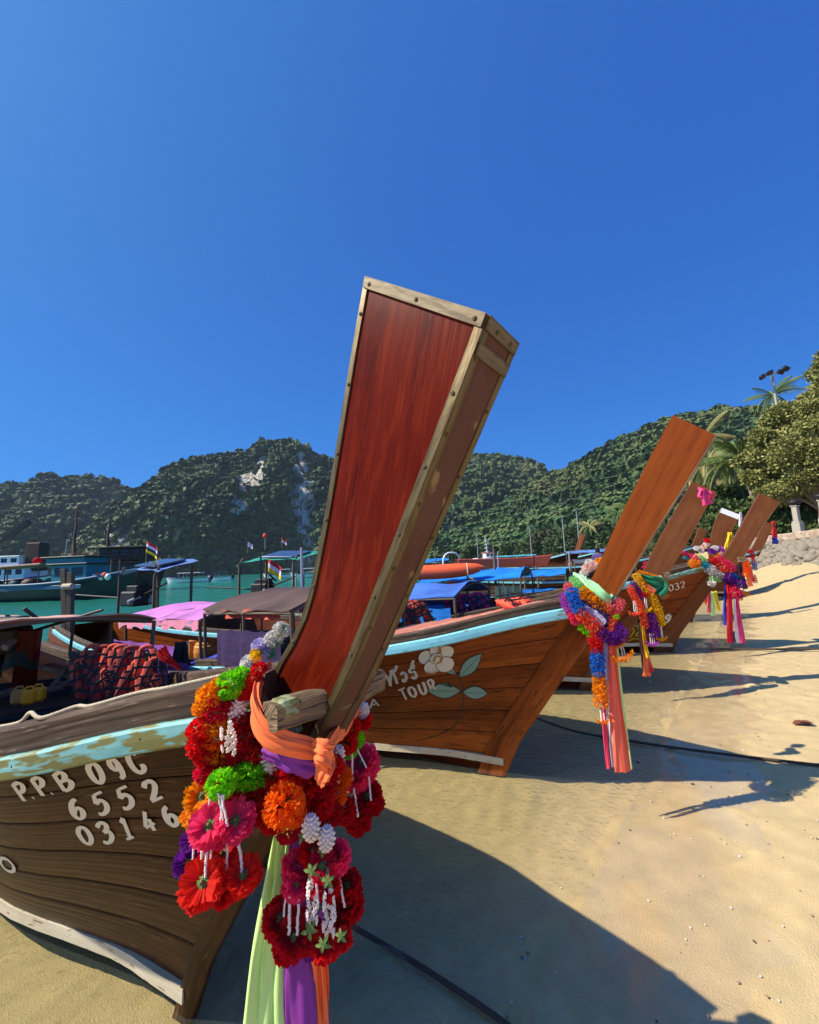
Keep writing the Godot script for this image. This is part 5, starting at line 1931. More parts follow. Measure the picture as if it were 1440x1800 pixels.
func build_far_boats() -> void:
	# teal fishing boat
	var t := thing("fishing_boat", "teal wooden fishing boat with a blue deckhouse moored on the left", "fishing boat", Vector3(-30.05, 0, -33.496), -0.12)
	ship_hull(t, 15.0, 3.6, 1.25, 0.9, M.hull_dark_green, M.hull_teal, M.wood_dark)
	var b := MB.new()
	for s in [-1.0, 1.0]: b.box(Transform3D(Basis(), Vector3(-0.6, 1.02, s * 1.72)), Vector3(12.0, 0.3, 0.1), 0.02)
	obj("sheer_strake", b, M.hull_teal, t)
	cabin(t, Vector3(3.7, 1.95, 0), Vector3(3.0, 1.5, 2.4), M.cabin_teal, M.hull_dark_green, 2)
	cabin(t, Vector3(3.2, 3.0, 0), Vector3(3.4, 0.5, 2.2), M.cabin_teal, M.hull_dark_green, 0)
	b = MB.new()
	b.box(Transform3D(Basis(Vector3(0, 0, 1), 0.03), Vector3(-1.8, 2.75, 0)), Vector3(6.5, 0.14, 3.0), 0.03)
	obj("canvas_awning", b, M.tarp_tan, t)
	for x in [-4.8, -1.8, 1.2]:
		for s in [-1.3, 1.3]:
			b = MB.new()
			b.bar(Vector3(x, 1.1, s), Vector3(x, 2.7, s), 0.05)
			obj("post", b, M.post_grey, t)
	var rr := RandomNumberGenerator.new()
	rr.seed = 3
	for k in 9:
		b = MB.new()
		b.ball(Vector3(-4.2 + k * 0.75, 1.35, rr.randf_range(-0.9, 1.2)), Vector3(0.55, 0.42, 0.5), 8, 6)
		obj("net_heap", b, [M.tarp_brown, M.tarp_slate, M.post_grey][k % 3], t)
	b = MB.new()
	b.ball(Vector3(0.9, 3.1, 1.2), Vector3(0.3, 0.3, 0.3))
	obj("red_buoy", b, M.fl_dark_red, t)
	for k in 5:
		b = MB.new()
		b.ball(Vector3(5.7 + k * 0.28, 1.65 + 0.12 * (k % 2), 0.9), Vector3(0.24, 0.26, 0.2), 8, 6)
		obj("life_ring_heap", b, M.vest if k % 2 else M.white_gloss, t)
	for s in [-0.4, 0.4]:
		b = MB.new()
		b.bar(Vector3(6.6, 1.0, s), Vector3(6.6, 3.0, s), 0.06)
		obj("bollard_post", b, M.post_grey, t)
	# dark two-masted excursion ship
	t = thing("excursion_ship", "dark brown two masted excursion ship behind the teal fishing boat", "ship", Vector3(-35.228, 0, -48.569), 0.1)
	ship_hull(t, 10.5, 4.2, 1.5, 0.8, M.ship_brown, M.ship_red, M.wood_dark)
	cabin(t, Vector3(0.6, 2.3, 0), Vector3(6.5, 1.7, 3.6), M.ship_brown, M.ship_brown, 5)
	rail_of(t, Vector3(-4.5, 3.4, 2.0), Vector3(4.2, 3.4, 2.0), 1.0, 12, M.ship_red)
	rail_of(t, Vector3(-4.5, 3.4, -2.0), Vector3(4.2, 3.4, -2.0), 1.0, 12, M.ship_red)
	cabin(t, Vector3(1.6, 4.2, 0), Vector3(4.6, 1.5, 3.0), M.ship_brown, M.hull_dark_green, 4, 0.8)
	for x in [-4.6, -0.9]:
		b = MB.new()
		b.tube(PackedVector3Array([Vector3(x, 2, 0), Vector3(x + 0.3, 10.2 if x < -2 else 8.8, 0)]), [0.13, 0.07], 7)
		var ms := obj("mast", b, M.ship_red, t)
		b = MB.new()
		b.tube(PackedVector3Array([Vector3(x + 0.3, 4.2, 0), Vector3(x + 0.25, 6.5, 0.1), Vector3(x + 0.3, 8.2, 0)]), [0.2, 0.15, 0.1], 7)
		obj("furled_sail", b, M.tarp_brown, ms)
	b = MB.new()
	b.bar(Vector3(-4.3, 10.1, 0), Vector3(-0.6, 8.7, 0), 0.03, 4)
	b.bar(Vector3(-4.4, 7.0, 0), Vector3(-0.7, 7.0, 0), 0.025, 4)
	b.bar(Vector3(-0.6, 8.7, 0), Vector3(6.0, 3.2, 0), 0.02, 4)
	obj("rigging", b, M.strap, t)
	# white ferry and a crane barge at the edge
	t = thing("white_ferry", "white ferry with a dark funnel at the left edge of the bay", "ferry", Vector3(-53.298, 0, -52.767), 0.05)
	ship_hull(t, 17.0, 4.5, 1.6, 1.0, M.white_gloss, M.navy_gloss, M.white_gloss)
	cabin(t, Vector3(-0.5, 2.5, 0), Vector3(11, 1.6, 3.6), M.white_gloss, M.white_gloss, 9)
	cabin(t, Vector3(0.5, 4.0, 0), Vector3(7, 1.3, 3.0), M.white_gloss, M.white_gloss, 6)
	b = MB.new()
	b.box(Transform3D(Basis(), Vector3(5.0, 4.6, 0)), Vector3(1.7, 3.6, 1.6), 0.1)
	obj("funnel", b, M.ship_brown, t)
	b = MB.new()
	b.beam(Vector3(-2.2, 4.6, 0), Vector3(3.6, 9.2, 0), 0.5, 0.5)
	b.bar(Vector3(-2, 2, 0), Vector3(-2.2, 5, 0), 0.3)
	obj("crane", b, M.dark_iron, t)
	b = MB.new()
	b.bar(Vector3(8.3, 1.0, 0), Vector3(8.6, 6.8, 0), 0.07)
	obj("mast", b, M.steel, t)
	# speedboats against the hill
	var sb := [[Vector3(-43.59, 0, -81.018), 0.05, 8.0, "white speedboat with a dark awning crossing left of the green roof"], [Vector3(-41.123, 0, -88.954), 0.0, 5.0, "small white speedboat following the longer one"], [Vector3(-27.152, 0, -85.806), 0.08, 6.5, "white speedboat under the green roof, the left of two"], [Vector3(-21.037, 0, -85.448), 0.05, 7.5, "white speedboat half hidden behind the red prow blade"],
		[Vector3(21.007, 0, -58.333), 0.3, 7.0, "white speedboat moored in front of the far beach"], [Vector3(1.133, 0, -49.987), 0.2, 6.0, "white boat with a pale cover under the blue roof"]]
	for q in sb:
		t = thing("speedboat", q[3], "speedboat", q[0], PI + q[1], "white speedboats in the bay")
		ship_hull(t, q[2], q[2] * 0.3, 0.8, 0.45, M.white_gloss, M.navy_gloss, M.white_gloss)
		b = MB.new()
		b.box(Transform3D(Basis(), Vector3(-0.04 * q[2], 1.9, 0)), Vector3(q[2] * 0.55, 0.1, q[2] * 0.27), 0.04)
		obj("awning", b, M.white_gloss if q[2] > 5.5 else M.navy_gloss, t)
		for x in [-0.28, 0.0, 0.2]:
			for s in [-1.0, 1.0]:
				b = MB.new()
				b.bar(Vector3(x * q[2], 0.7, s * q[2] * 0.12), Vector3(x * q[2], 1.88, s * q[2] * 0.12), 0.035, 5)
				obj("post", b, M.steel, t)
		b = MB.new()
		b.box(Transform3D(Basis(Vector3(0, 0, 1), -0.5), Vector3(q[2] * 0.27, 1.2, 0)), Vector3(0.08, 0.7, q[2] * 0.22), 0.02)
		obj("windscreen", b, M.glass_dark, t)
		b = MB.new()
		b.box(Transform3D(Basis(), Vector3(-q[2] * 0.53, 0.9, 0)), Vector3(0.5, 0.9, 0.5), 0.12)
		obj("outboard_motor", b, M.dark_iron, t)
	# pink tug at the head of the bay
	t = thing("pink_tug", "old pink and white tug with a stubby mast behind the red boat", "tug", Vector3(10.292, 0, -59.111), 0.25)
	ship_hull(t, 6.0, 2.2, 0.9, 0.6, M.pink_paint, M.white_gloss, M.wood_dark)
	cabin(t, Vector3(0.3, 1.6, 0), Vector3(2.6, 1.2, 1.5), M.pink_paint, M.white_gloss, 3)
	cabin(t, Vector3(0.8, 2.6, 0), Vector3(1.2, 0.7, 1.1), M.white_gloss, M.pink_paint, 2, 0.15)
	b = MB.new()
	b.tube(PackedVector3Array([Vector3(0.7, 2.9, 0), Vector3(0.5, 5.4, 0)]), [0.1, 0.05], 6)
	for k in 4: b.bar(Vector3(0.3, 3.2 + k * 0.5, 0), Vector3(1.0, 3.3 + k * 0.5, 0), 0.05, 4)
	obj("mast", b, M.white_gloss, t)
	b = MB.new()
	b.box(Transform3D(Basis(), Vector3(-2.0, 1.9, 0)), Vector3(1.6, 0.12, 1.8), 0.02)
	obj("yellow_awning", b, M.ochre_plastic, t)
	# long coral red boat
	t = thing("red_boat", "long coral red canoe raised on a frame above the far boats", "canoe", Vector3(3.329, 1.508, -15), 0.12)
	ship_hull(t, 3.4, 0.6, 0.22, 0.08, M.coral_paint, M.coral_paint, M.wood_grey)
	b = MB.new()
	for x in [-1.0, 0.0, 0.9]: b.box(Transform3D(Basis(), Vector3(x, 0.19, 0)), Vector3(0.14, 0.03, 0.5), 0.01)
	obj("thwart", b, M.wood_grey, t)
	t = thing("canoe_frame", "grey pole frame under the coral red canoe", "frame", Vector3(3.329, 1.508, -15), 0.12)
	b = MB.new()
	for x in [-1.1, 1.0]:
		b.bar(Vector3(x, -0.12, -0.6), Vector3(x, -0.12, 0.6), 0.03)
		for z in [-0.6, 0.6]: b.bar(Vector3(x, -1.5, z), Vector3(x, -0.1, z), 0.03)
	obj("pole", b, M.post_grey, t)
	t = thing("arch_frame", "bent white pipe frame standing right of the blue roofed stern", "frame", Vector3(1.46, 0, -14.929), 0.2)
	b = MB.new()
	b.tube(smooth_path(PackedVector3Array([Vector3(-0.35, 0.2, 0), Vector3(-0.33, 1.6, 0), Vector3(-0.2, 1.98, 0), Vector3(0.2, 1.98, 0), Vector3(0.3, 1.7, 0), Vector3(0.5, 0.9, 0)]), 24), 0.035, 7)
	obj("pipe", b, M.white_gloss, t)
	# boats under teal and blue roofs
	var rb := [[Vector3(9.655, 0, -38.817), 2.1, 3.9, M.tarp_aqua, 0.2, "open boat with a long teal roof before the far trees"], [Vector3(0.877, 0, -18.98), 1.75, 1.25, M.tarp_blue, 0.3, "moored stern with a bright blue roof and engine right of the red blade"], [Vector3(12.047, 0, -31.794), 1.35, 2.6, M.tarp_steel, 0.15, "low grey boat with a slatted roof near the far beach"]]
	for q in rb:
		t = thing("roofed_boat", q[5], "boat", q[0], q[4], "roofed boats moored before the far beach")
		ship_hull(t, q[2] * 1.6, 1.3, 0.5, 0.35, M.wood_dark, M.white_gloss, M.wood_grey)
		canopy(t, -q[2] * 0.5, q[2] * 0.5, 0.75, q[1], q[1] + 0.05, 0.12, q[3], M.steel, 0.3, [0.0, 0.5, 1.0])
		if q[2] < 2.0: engine(t, Vector3(-0.3, 0.85, 0), 0.9)

func rivets(blade: Node3D, line: Array, o: Array, w: float, d: float, nrm: Vector3, step: int, first := 0) -> void:
	for i in range(first, line.size(), step):
		var p: Vector3 = line[i]
		var q := p + ((o[i] as Vector3) - p).normalized() * w + nrm * d
		put("rivet", FM.rivet, M.brass_dull, blade, facing(q, nrm))

func stern_roof(t: Node3D, c: Vector3, lx: float, lz: float, drop: float, m: Material, foot: float) -> void:
	var b := MB.new()
	var rows: Array = []
	for i in 9:
		var f := i / 8.0 - 0.5
		var row := PackedVector3Array()
		for j in 7:
			var g := j / 6.0 - 0.5
			row.append(c + Vector3(f * lx, -drop * pow(absf(f) * 2, 2.0) * (1.0 if f < 0 else 0.4) + 0.015 * sin(i * 2.1 + j) - 0.22 * g, g * lz))
		rows.append(row)
	b.grid(rows)
	obj("stern_roof", b, m, t)
	b = MB.new()
	b.box(Transform3D(Basis(Vector3.RIGHT, 0.2) * Basis(Vector3(0, 0, 1), -0.05), c + Vector3(0.12 * lx, 0.03, 0.05)), Vector3(lx * 0.5, 0.035, lz * 0.75), 0.005)
	obj("solar_panel", b, M.panel_glass, t)
	for q in [[-0.4, -0.45], [-0.4, 0.45], [0.45, -0.45], [0.45, 0.45]]:
		b = MB.new()
		b.tube(PackedVector3Array([Vector3(c.x + q[0] * lx - 0.08, foot, c.z + q[1] * lz), Vector3(c.x + q[0] * lx - 0.08, c.y - drop - 0.12, c.z + q[1] * lz), Vector3(c.x + q[0] * lx, c.y - drop * 0.4, c.z + q[1] * lz * 0.9)]), 0.03, 6)
		obj("roof_post", b, M.post_grey, t)

func build_boats() -> void:
	FM.rivet = rivet_mesh(0.0056)
	var V := func(x: float, y: float) -> Vector3: return Vector3(x, y, 0)
	# ------------------------------------------------ nearest boat
	var b1 := longtail("longtail_boat", "nearest longtail boat with a glossy red brass-edged prow and teal rail", Vector3(-0.883, 0, -1.743), 38, {
		wood = M.wood_old, rail = M.teal_worn, cap = M.wood_dark, blade = M.wood_red, k = 1.0, planks = 6, h0 = 0.05, h1 = 0.075, low = Color(1.35, 1.08, 0.86), high = Color(2.0, 1.15, 0.72), cap_h = 0.09, rail_h = 0.036, stem_w = 0.05, stem_tint = Color(1.3, 1.2, 1.1),
		aft = PackedVector3Array([V.call(0.52, 1.17), V.call(0.628, 1.312), V.call(0.7, 1.388), V.call(0.781, 1.506), V.call(0.847, 1.682), V.call(0.924, 1.932), V.call(1.0, 2.192), V.call(1.061, 2.385)]),
		fwd = PackedVector3Array([V.call(0.765, 1.09), V.call(0.91, 1.287), V.call(1.051, 1.512), V.call(1.179, 1.726), V.call(1.303, 1.938), V.call(1.41, 2.123)])})
	var blade: Node3D = b1.get_meta("__blade")
	var q: Array = b1.get_meta("__q")
	var zp := Vector3(0, 0, 1)
	var fn := Vector3(0.84, -0.54, 0)
	var n := 15
	for e in [[q[0], q[1], 0.015, zp], [q[1], q[0], 0.019, zp], [q[3], q[2], 0.015, -zp], [q[2], q[3], 0.019, -zp], [q[1], q[2], 0.021, fn], [q[2], q[1], 0.019, fn]]:
		var b := MB.new()
		strip(b, e[0], e[1], e[2], 0.005, e[3])
		obj("edge_strip", b, M.brass, blade)
	var fb := MB.new()
	strip(fb, q[1], q[2], 0.13, 0.0025, fn)
	obj("front_face", fb, M.flaked_brown, blade)
	for e in [[q[0][14], q[1][14], q[0][13], q[1][13], zp], [q[3][14], q[2][14], q[3][13], q[2][13], -zp], [q[1][14], q[2][14], q[1][13], q[2][13], fn], [q[1][13].lerp(q[1][14], 0.35), q[2][13].lerp(q[2][14], 0.35), q[1][12], q[2][12], fn]]:
		var b := MB.new()
		strip(b, [e[0], e[1]], [e[2], e[3]], 0.026, 0.009, e[4])
		obj("top_strip", b, M.brass_dull, blade)
	rivets(blade, q[0], q[1], 0.007, 0.006, zp, 2, 1)
	rivets(blade, q[1], q[0], 0.0095, 0.006, zp, 2, 2)
	rivets(blade, q[1], q[2], 0.01, 0.006, fn, 2, 1)
	rivets(blade, q[2], q[1], 0.0095, 0.006, fn, 2, 2)
	for f in [0.06, 0.5, 0.94]: put("rivet", FM.rivet, M.brass_dull, blade, facing((q[0][14] as Vector3).lerp(q[1][14], f) + (q[0][13] - q[0][14]).normalized() * 0.014 + zp * 0.01, zp))
	for f in [0.3, 0.75]: put("rivet", FM.rivet, M.brass_dull, blade, facing((q[1][14] as Vector3).lerp(q[2][14], f) + (q[1][13] - q[1][14]).normalized() * 0.014 + fn * 0.01, fn))
	var b := MB.new()
	b.box(Transform3D(Basis(Vector3.UP, 0.0), Vector3(0.832 - 0.021, 1.25, 0.16)), Vector3(0.068, 0.045, 0.06), 0.01)
	obj("rail_end", b, M.mossy_paint, b1)
	for s in [0.5, 0.72, 0.95, 1.2, 1.5, 1.85, 2.3]:
		var p := skin(s, 1.0, 1.0, 1.0, 0.033) + Vector3(0, 0.004, 0)
		put("bolt", FM.rivet, M.dark_iron, b1, facing(p, Vector3(0, 0, 1)).scaled_local(Vector3(1.3, 1, 1.3)))
	cross_deck(b1, 1.0, 0.55, 3.6, 0.12, 0.05, 0.1, M.plank_deck)
	canopy(b1, -2.65, -5.6, 0.82, 1.2, 1.06, 0.1, M.tarp_tan, M.post_grey, 0.5, [0.0, 0.4, 0.9])
	# registration brushed on the bow
	var lb := MB.new()
	glyph("P", Vector2(0.9579, 0.8080), Vector2(-0.0455, 0.0205), Vector2(0.0514, 0.0946), 1.0, 0.0105, b1)
	glyph(".", Vector2(0.9242, 0.8164), Vector2(-0.0235, 0.0086), Vector2(0.0245, 0.0481), 1.0, 0.0105, b1)
	glyph("P", Vector2(0.8801, 0.8244), Vector2(-0.0400, 0.0171), Vector2(0.0473, 0.0913), 1.0, 0.0105, b1)
	glyph(".", Vector2(0.8490, 0.8260), Vector2(-0.0213, 0.0073), Vector2(0.0240, 0.0454), 1.0, 0.0105, b1)
	glyph("B", Vector2(0.7973, 0.8299), Vector2(-0.0448, 0.0208), Vector2(0.0484, 0.0910), 1.0, 0.0105, b1)
	glyph("0", Vector2(0.6770, 0.8391), Vector2(-0.0417, 0.0169), Vector2(0.0566, 0.0975), 1.0, 0.0105, b1)
	glyph("9", Vector2(0.5846, 0.8470), Vector2(-0.0302, 0.0134), Vector2(0.0675, 0.0903), 1.0, 0.0105, b1)
	glyph("G", Vector2(0.5216, 0.8593), Vector2(-0.0381, 0.0185), Vector2(0.0666, 0.0877), 1.0, 0.0105, b1)
	glyph("6", Vector2(0.7352, 0.6733), Vector2(-0.0456, 0.0234), Vector2(0.0495, 0.1003), 1.0, 0.0105, b1)
	glyph("5", Vector2(0.6412, 0.6888), Vector2(-0.0522, 0.0235), Vector2(0.0504, 0.0989), 1.0, 0.0105, b1)
	glyph("5", Vector2(0.5436, 0.7096), Vector2(-0.0525, 0.0223), Vector2(0.0518, 0.0913), 1.0, 0.0105, b1)
	glyph("2", Vector2(0.4364, 0.7368), Vector2(-0.0480, 0.0238), Vector2(0.0605, 0.0784), 1.0, 0.0105, b1)
	glyph("0", Vector2(0.6721, 0.5329), Vector2(-0.0417, 0.0314), Vector2(0.0605, 0.0889), 1.0, 0.0105, b1)
	glyph("3", Vector2(0.5888, 0.5436), Vector2(-0.0478, 0.0332), Vector2(0.0597, 0.0951), 1.0, 0.0105, b1)
	glyph("1", Vector2(0.4996, 0.5689), Vector2(-0.0431, 0.0221), Vector2(0.0553, 0.0944), 1.0, 0.0105, b1)
	glyph("4", Vector2(0.4121, 0.6024), Vector2(-0.0368, 0.0270), Vector2(0.0605, 0.0823), 1.0, 0.0105, b1)
	glyph("6", Vector2(0.3287, 0.6339), Vector2(-0.0316, 0.0263), Vector2(0.0677, 0.0696), 1.0, 0.0105, b1)
	glyph("0", Vector2(1.0726, 0.2992), Vector2(-0.0836, 0.0694), Vector2(0.0814, 0.0811), 1.0, 0.0105, b1)
	# ------------------------------------------------ boat with the painted flower
	var b2 := longtail("longtail_boat", "longtail boat with an orange brown prow, white lettering and a painted flower", Vector3(0.65, 0, -3.411), 35, {
		wood = M.wood_warm, rail = M.teal_paint, cap = M.wood_dark, blade = M.wood_orange, k = 1.06, planks = 6, h0 = 0.05, h1 = 0.035, high = Color(0.9, 0.85, 0.8), low = Color(0.95, 0.95, 0.9), stem_mat = M.wood_warm, edge = M.wood_grey, cap_h = 0.06, stem_w = 0.17, cross_w = 0.17, cross_u = 0.9, cross_y = 1.3,
		aft = PackedVector3Array([V.call(0.66, 1.3), V.call(0.798, 1.49), V.call(0.955, 1.799), V.call(1.123, 2.096), V.call(1.245, 2.311), V.call(1.373, 2.517)]),
		fwd = PackedVector3Array([V.call(0.82, 1.2), V.call(0.952, 1.391), V.call(1.112, 1.634), V.call(1.302, 1.919), V.call(1.58, 2.335)])})
	cross_deck(b2, 1.06, 0.42, 2.0, 0.24, 0.004, -0.07, M.wood_coral)
	canopy(b2, -1.5, -2.9, 0.84, 1.27, 1.22, 0.17, M.tarp_brown, M.post_grey, 0.6, [0.0, 0.5, 1.0])
	canopy(b2, -2.95, -5.0, 0.86, 1.14, 1.06, 0.12, M.tarp_mauve, M.post_grey, 0.5, [0.0, 0.9], 0.12, M.tarp_pink)
	side_cloth(b2, "side_curtain", Vector3(-1.6, 1.08, 0.86), Vector3(-2.55, 1.06, 0.88), 0.34, M.tarp_dark_grape)
	side_cloth(b2, "side_curtain", Vector3(-3.0, 0.86, 0.94), Vector3(-4.8, 0.82, 0.96), 0.34, M.tarp_grape)
	side_cloth(b2, "rolled_awning", Vector3(-1.75, 1.26, 0.78), Vector3(-2.6, 1.24, 0.8), 0.09, M.vest, 0.03)
	lb = MB.new()
	glyph("ท", Vector2(1.1636, 0.6061), Vector2(-0.0627, 0.0307), Vector2(0.0971, 0.1277), 1.06, 0.011, b2)
	glyph("ั", Vector2(1.2182, 0.7405), Vector2(-0.0455, 0.0360), Vector2(0.0368, 0.0585), 1.06, 0.011, b2)
	glyph("ว", Vector2(1.0732, 0.6431), Vector2(-0.0368, 0.0232), Vector2(0.0681, 0.0934), 1.06, 0.011, b2)
	glyph("ร", Vector2(1.0147, 0.6638), Vector2(-0.0447, 0.0195), Vector2(0.0790, 0.1035), 1.06, 0.011, b2)
	glyph("์", Vector2(1.0772, 0.7782), Vector2(-0.0321, 0.0195), Vector2(0.0524, 0.0633), 1.06, 0.011, b2)
	glyph("T", Vector2(0.9740, 0.4529), Vector2(-0.0426, 0.0271), Vector2(0.0973, 0.1154), 1.06, 0.011, b2)
	glyph("O", Vector2(0.9235, 0.4793), Vector2(-0.0374, 0.0191), Vector2(0.0835, 0.1030), 1.06, 0.011, b2)
	glyph("U", Vector2(0.8616, 0.4955), Vector2(-0.0322, 0.0245), Vector2(0.0822, 0.1104), 1.06, 0.011, b2)
	glyph("R", Vector2(0.7934, 0.5028), Vector2(-0.0320, 0.0234), Vector2(0.0983, 0.1237), 1.06, 0.011, b2)
	glyph("A", Vector2(1.2067, 0.3839), Vector2(-0.0721, 0.0267), Vector2(0.0521, 0.0867), 1.06, 0.011, b2)
	var fo := Vector2(0.9164, 0.8318)
	var fw := Vector2(0.8232, 0.8416) - fo
	var fh := Vector2(1.0040, 0.9682) - fo
	var pet := MB.new()
	var dk := MB.new()
	var k := 0
	for c in [[-0.72, 0.3, 0.55], [0.1, 0.62, 0.5], [0.62, 0.3, 0.5], [-0.45, -0.5, 0.55], [0.42, -0.52, 0.58], [-0.05, 0.05, 0.4]]:
		var poly: Array = []
		var rim: Array = []
		for i in 16:
			var a := TAU * i / 16.0
			poly.append(c[0] + cos(a) * c[2]); poly.append(c[1] + sin(a) * c[2] * 0.9)
			rim.append(c[0] + cos(a) * c[2] * 1.08); rim.append(c[1] + sin(a) * c[2] * 0.98)
		patch(dk, rim, fo, fw, fh, 1.06, 0.005 + 0.0012 * k)
		patch(pet, poly, fo, fw, fh, 1.06, 0.0056 + 0.0012 * k)
		k += 1
	obj("painted_petals", pet, M.flower_paint, b2)
	var oc := MB.new()
	letter(oc, [[-0.3, -0.1, -0.1, 0.25, 0.2, 0.15, 0.15, -0.2, -0.1, -0.25], [0.2, 0.95, 0.3, 0.6, 0.2, 0.4], [-0.9, -0.75, -0.5, -0.9, -0.2, -0.8]], fo, fw, fh, 1.06, 0.007, 0.014)
	obj("petal_shading", oc, M.ochre_paint, b2)
	letter(dk, [[0.5, -0.75, 1.05, -1.5, 1.3, -2.5, 1.1, -3.6, 0.6, -4.5, -0.6, -5.1, -2.6, -5.5]], fo, fw, fh, 1.06, 0.0045)
	var lf := MB.new()
	for c in [[1.15, -1.6, 2.75, -0.45], [1.1, -2.5, -1.1, -2.1], [1.25, -2.6, 2.9, -2.9], [0.35, -0.75, 0.95, -1.35]]:
		var a := Vector2(c[0], c[1])
		var d := Vector2(c[2], c[3]) - a
		var s := Vector2(-d.y, d.x) * 0.22
		var poly: Array = []
		var rim: Array = []
		for i in 12:
			var f := i / 6.0 if i <= 6 else (12 - i) / 6.0
			var sg := 1.0 if i <= 6 else -1.0
			var w := sin(PI * f) * sg
			var p := a + d * f + s * w
			var pr := a + d * (f * 1.08 - 0.04) + s * w * 1.18
			poly.append(p.x); poly.append(p.y); rim.append(pr.x); rim.append(pr.y)
		patch(dk, rim, fo, fw, fh, 1.06, 0.0042)
		patch(lf, poly, fo, fw, fh, 1.06, 0.0052)
		letter(dk, [[a.x, a.y, a.x + d.x * 0.9, a.y + d.y * 0.9]], fo, fw, fh, 1.06, 0.002, 0.0062)
	obj("painted_leaves", lf, M.leaf_paint, b2)
	obj("painted_outline", dk, M.dark_paint, b2)
	# ------------------------------------------------ boat with the pink bow on its prow
	var b3 := longtail("longtail_boat", "longtail boat with a brown prow tied with a pink cloth bow", Vector3(2.25, 0, -5.432), 25, {
		wood = M.wood_warm, rail = M.teal_paint, cap = M.wood_dark, blade = M.wood_brown, k = 1.12, poles = 6, planks = 5, h0 = 0.05, h1 = 0.035, high = Color(0.9, 0.85, 0.8), cap_h = 0.06, stem_mat = M.wood_brown, cross_w = 0.2,
		aft = PackedVector3Array([V.call(0.6, 1.3), V.call(0.72, 1.5), V.call(0.88, 1.8), V.call(1.1, 2.16), V.call(1.3, 2.48)]),
		fwd = PackedVector3Array([V.call(0.86, 1.26), V.call(0.96, 1.42), V.call(1.2, 1.8), V.call(1.41, 2.16), V.call(1.52, 2.32)])})
	canopy(b3, -1.5, -4.4, 0.88, 1.2, 1.12, 0.15, M.tarp_sky, M.post_grey, 0.6, [0.0, 0.4, 0.9])
	side_cloth(b3, "side_curtain", Vector3(-1.55, 1.06, 0.9), Vector3(-2.9, 1.04, 0.92), 0.2, M.tarp_blue)
	side_cloth(b3, "side_curtain", Vector3(-1.5, 1.1, -0.8), Vector3(-3.0, 1.05, -0.85), 0.16, M.tarp_blue)
	side_cloth(b3, "clear_curtain", Vector3(-2.1, 1.24, 0.9), Vector3(-3.2, 1.22, 0.9), 0.24, M.clear_sheet)
	stern_roof(b3, Vector3(-8.37, 1.839, 0.187), 1.35, 0.9, 0.12, M.tarp_steel, 0.5)
	engine(b3, Vector3(-8.677, 1.145, 0.44), 1.0)
	# ------------------------------------------------ boat with the white capped prow
	var b4 := longtail("longtail_boat", "longtail boat with a slim brown prow capped in white", Vector3(6.895, 0, -10.485), 22, {
		wood = M.wood_brown, rail = M.teal_paint, cap = M.wood_dark, blade = M.wood_brown, k = 1.2, poles = 7, planks = 5, h0 = 0.05, h1 = 0.035, high = Color(0.9, 0.85, 0.8), cap_h = 0.06,
		aft = PackedVector3Array([V.call(0.52, 1.4), V.call(0.6, 1.88), V.call(0.72, 2.3), V.call(0.93, 2.7)]),
		fwd = PackedVector3Array([V.call(0.8, 1.4), V.call(0.95, 1.85), V.call(1.09, 2.17), V.call(1.27, 2.5)])})
	var q4: Array = b4.get_meta("__q")
	var cb := MB.new()
	for s in [[q4[0][14], q4[1][14], q4[0][13], q4[1][13], zp], [q4[3][14], q4[2][14], q4[3][13], q4[2][13], -zp]]:
		strip(cb, [s[0] + Vector3(0, 0.03, 0), s[1] + Vector3(0, 0.03, 0)], [s[2], s[3]], 0.12, 0.012, s[4])
	cb.quad(q4[0][14] + Vector3(0, 0.035, 0.012), q4[1][14] + Vector3(0, 0.035, 0.012), q4[2][14] + Vector3(0, 0.035, -0.012), q4[3][14] + Vector3(0, 0.035, -0.012))
	obj("white_cap", cb, M.white_gloss, b4)
	canopy(b4, -2.8, -4.4, 0.95, 1.24, 1.2, 0.14, M.tarp_blue, M.post_grey, 0.6, [0.0, 1.0])
	side_cloth(b4, "side_curtain", Vector3(-2.8, 0.9, 1.0), Vector3(-4.4, 0.88, 1.0), 0.3, M.tarp_blue)
	# ------------------------------------------------ boat numbered 032
	var b5 := longtail("longtail_boat", "longtail boat numbered 032 with a broad dark brown prow and yellow scroll emblem", Vector3(4.386, 0, -7.284), 22, {
		wood = M.wood_warm, rail = M.teal_worn, cap = M.wood_dark, blade = M.wood_brown, k = 1.2, poles = 7, planks = 5, h0 = 0.05, h1 = 0.04, high = Color(1.05, 1.0, 0.95), low = Color(0.8, 0.72, 0.7), stem_mat = M.wood_brown, cap_h = 0.07, stem_w = 0.24, cross_w = 0.3, cross_u = 1.13, cross_y = 1.5, edge = M.wood_grey,
		aft = PackedVector3Array([V.call(0.72, 1.42), V.call(0.94, 1.62), V.call(1.12, 1.9), V.call(1.3, 2.2), V.call(1.52, 2.57)]),
		fwd = PackedVector3Array([V.call(0.98, 1.3), V.call(1.15, 1.5), V.call(1.4, 1.9), V.call(1.76, 2.4)])})
	lb = MB.new()
	glyph("0", Vector2(0.6077, 0.7542), Vector2(-0.0631, 0.0053), Vector2(0.1030, 0.1116), 1.2, 0.011, b5)
	glyph("3", Vector2(0.5312, 0.7566), Vector2(-0.0596, 0.0049), Vector2(0.1012, 0.1098), 1.2, 0.011, b5)
	glyph("2", Vector2(0.4580, 0.7607), Vector2(-0.0591, 0.0078), Vector2(0.0999, 0.1059), 1.2, 0.011, b5)
	var eo := Vector2(0.6041, 0.0356)
	var ew := Vector2(0.4432, 0.0418) - eo
	var eh := Vector2(0.7318, 0.2490) - eo
	lb = MB.new()
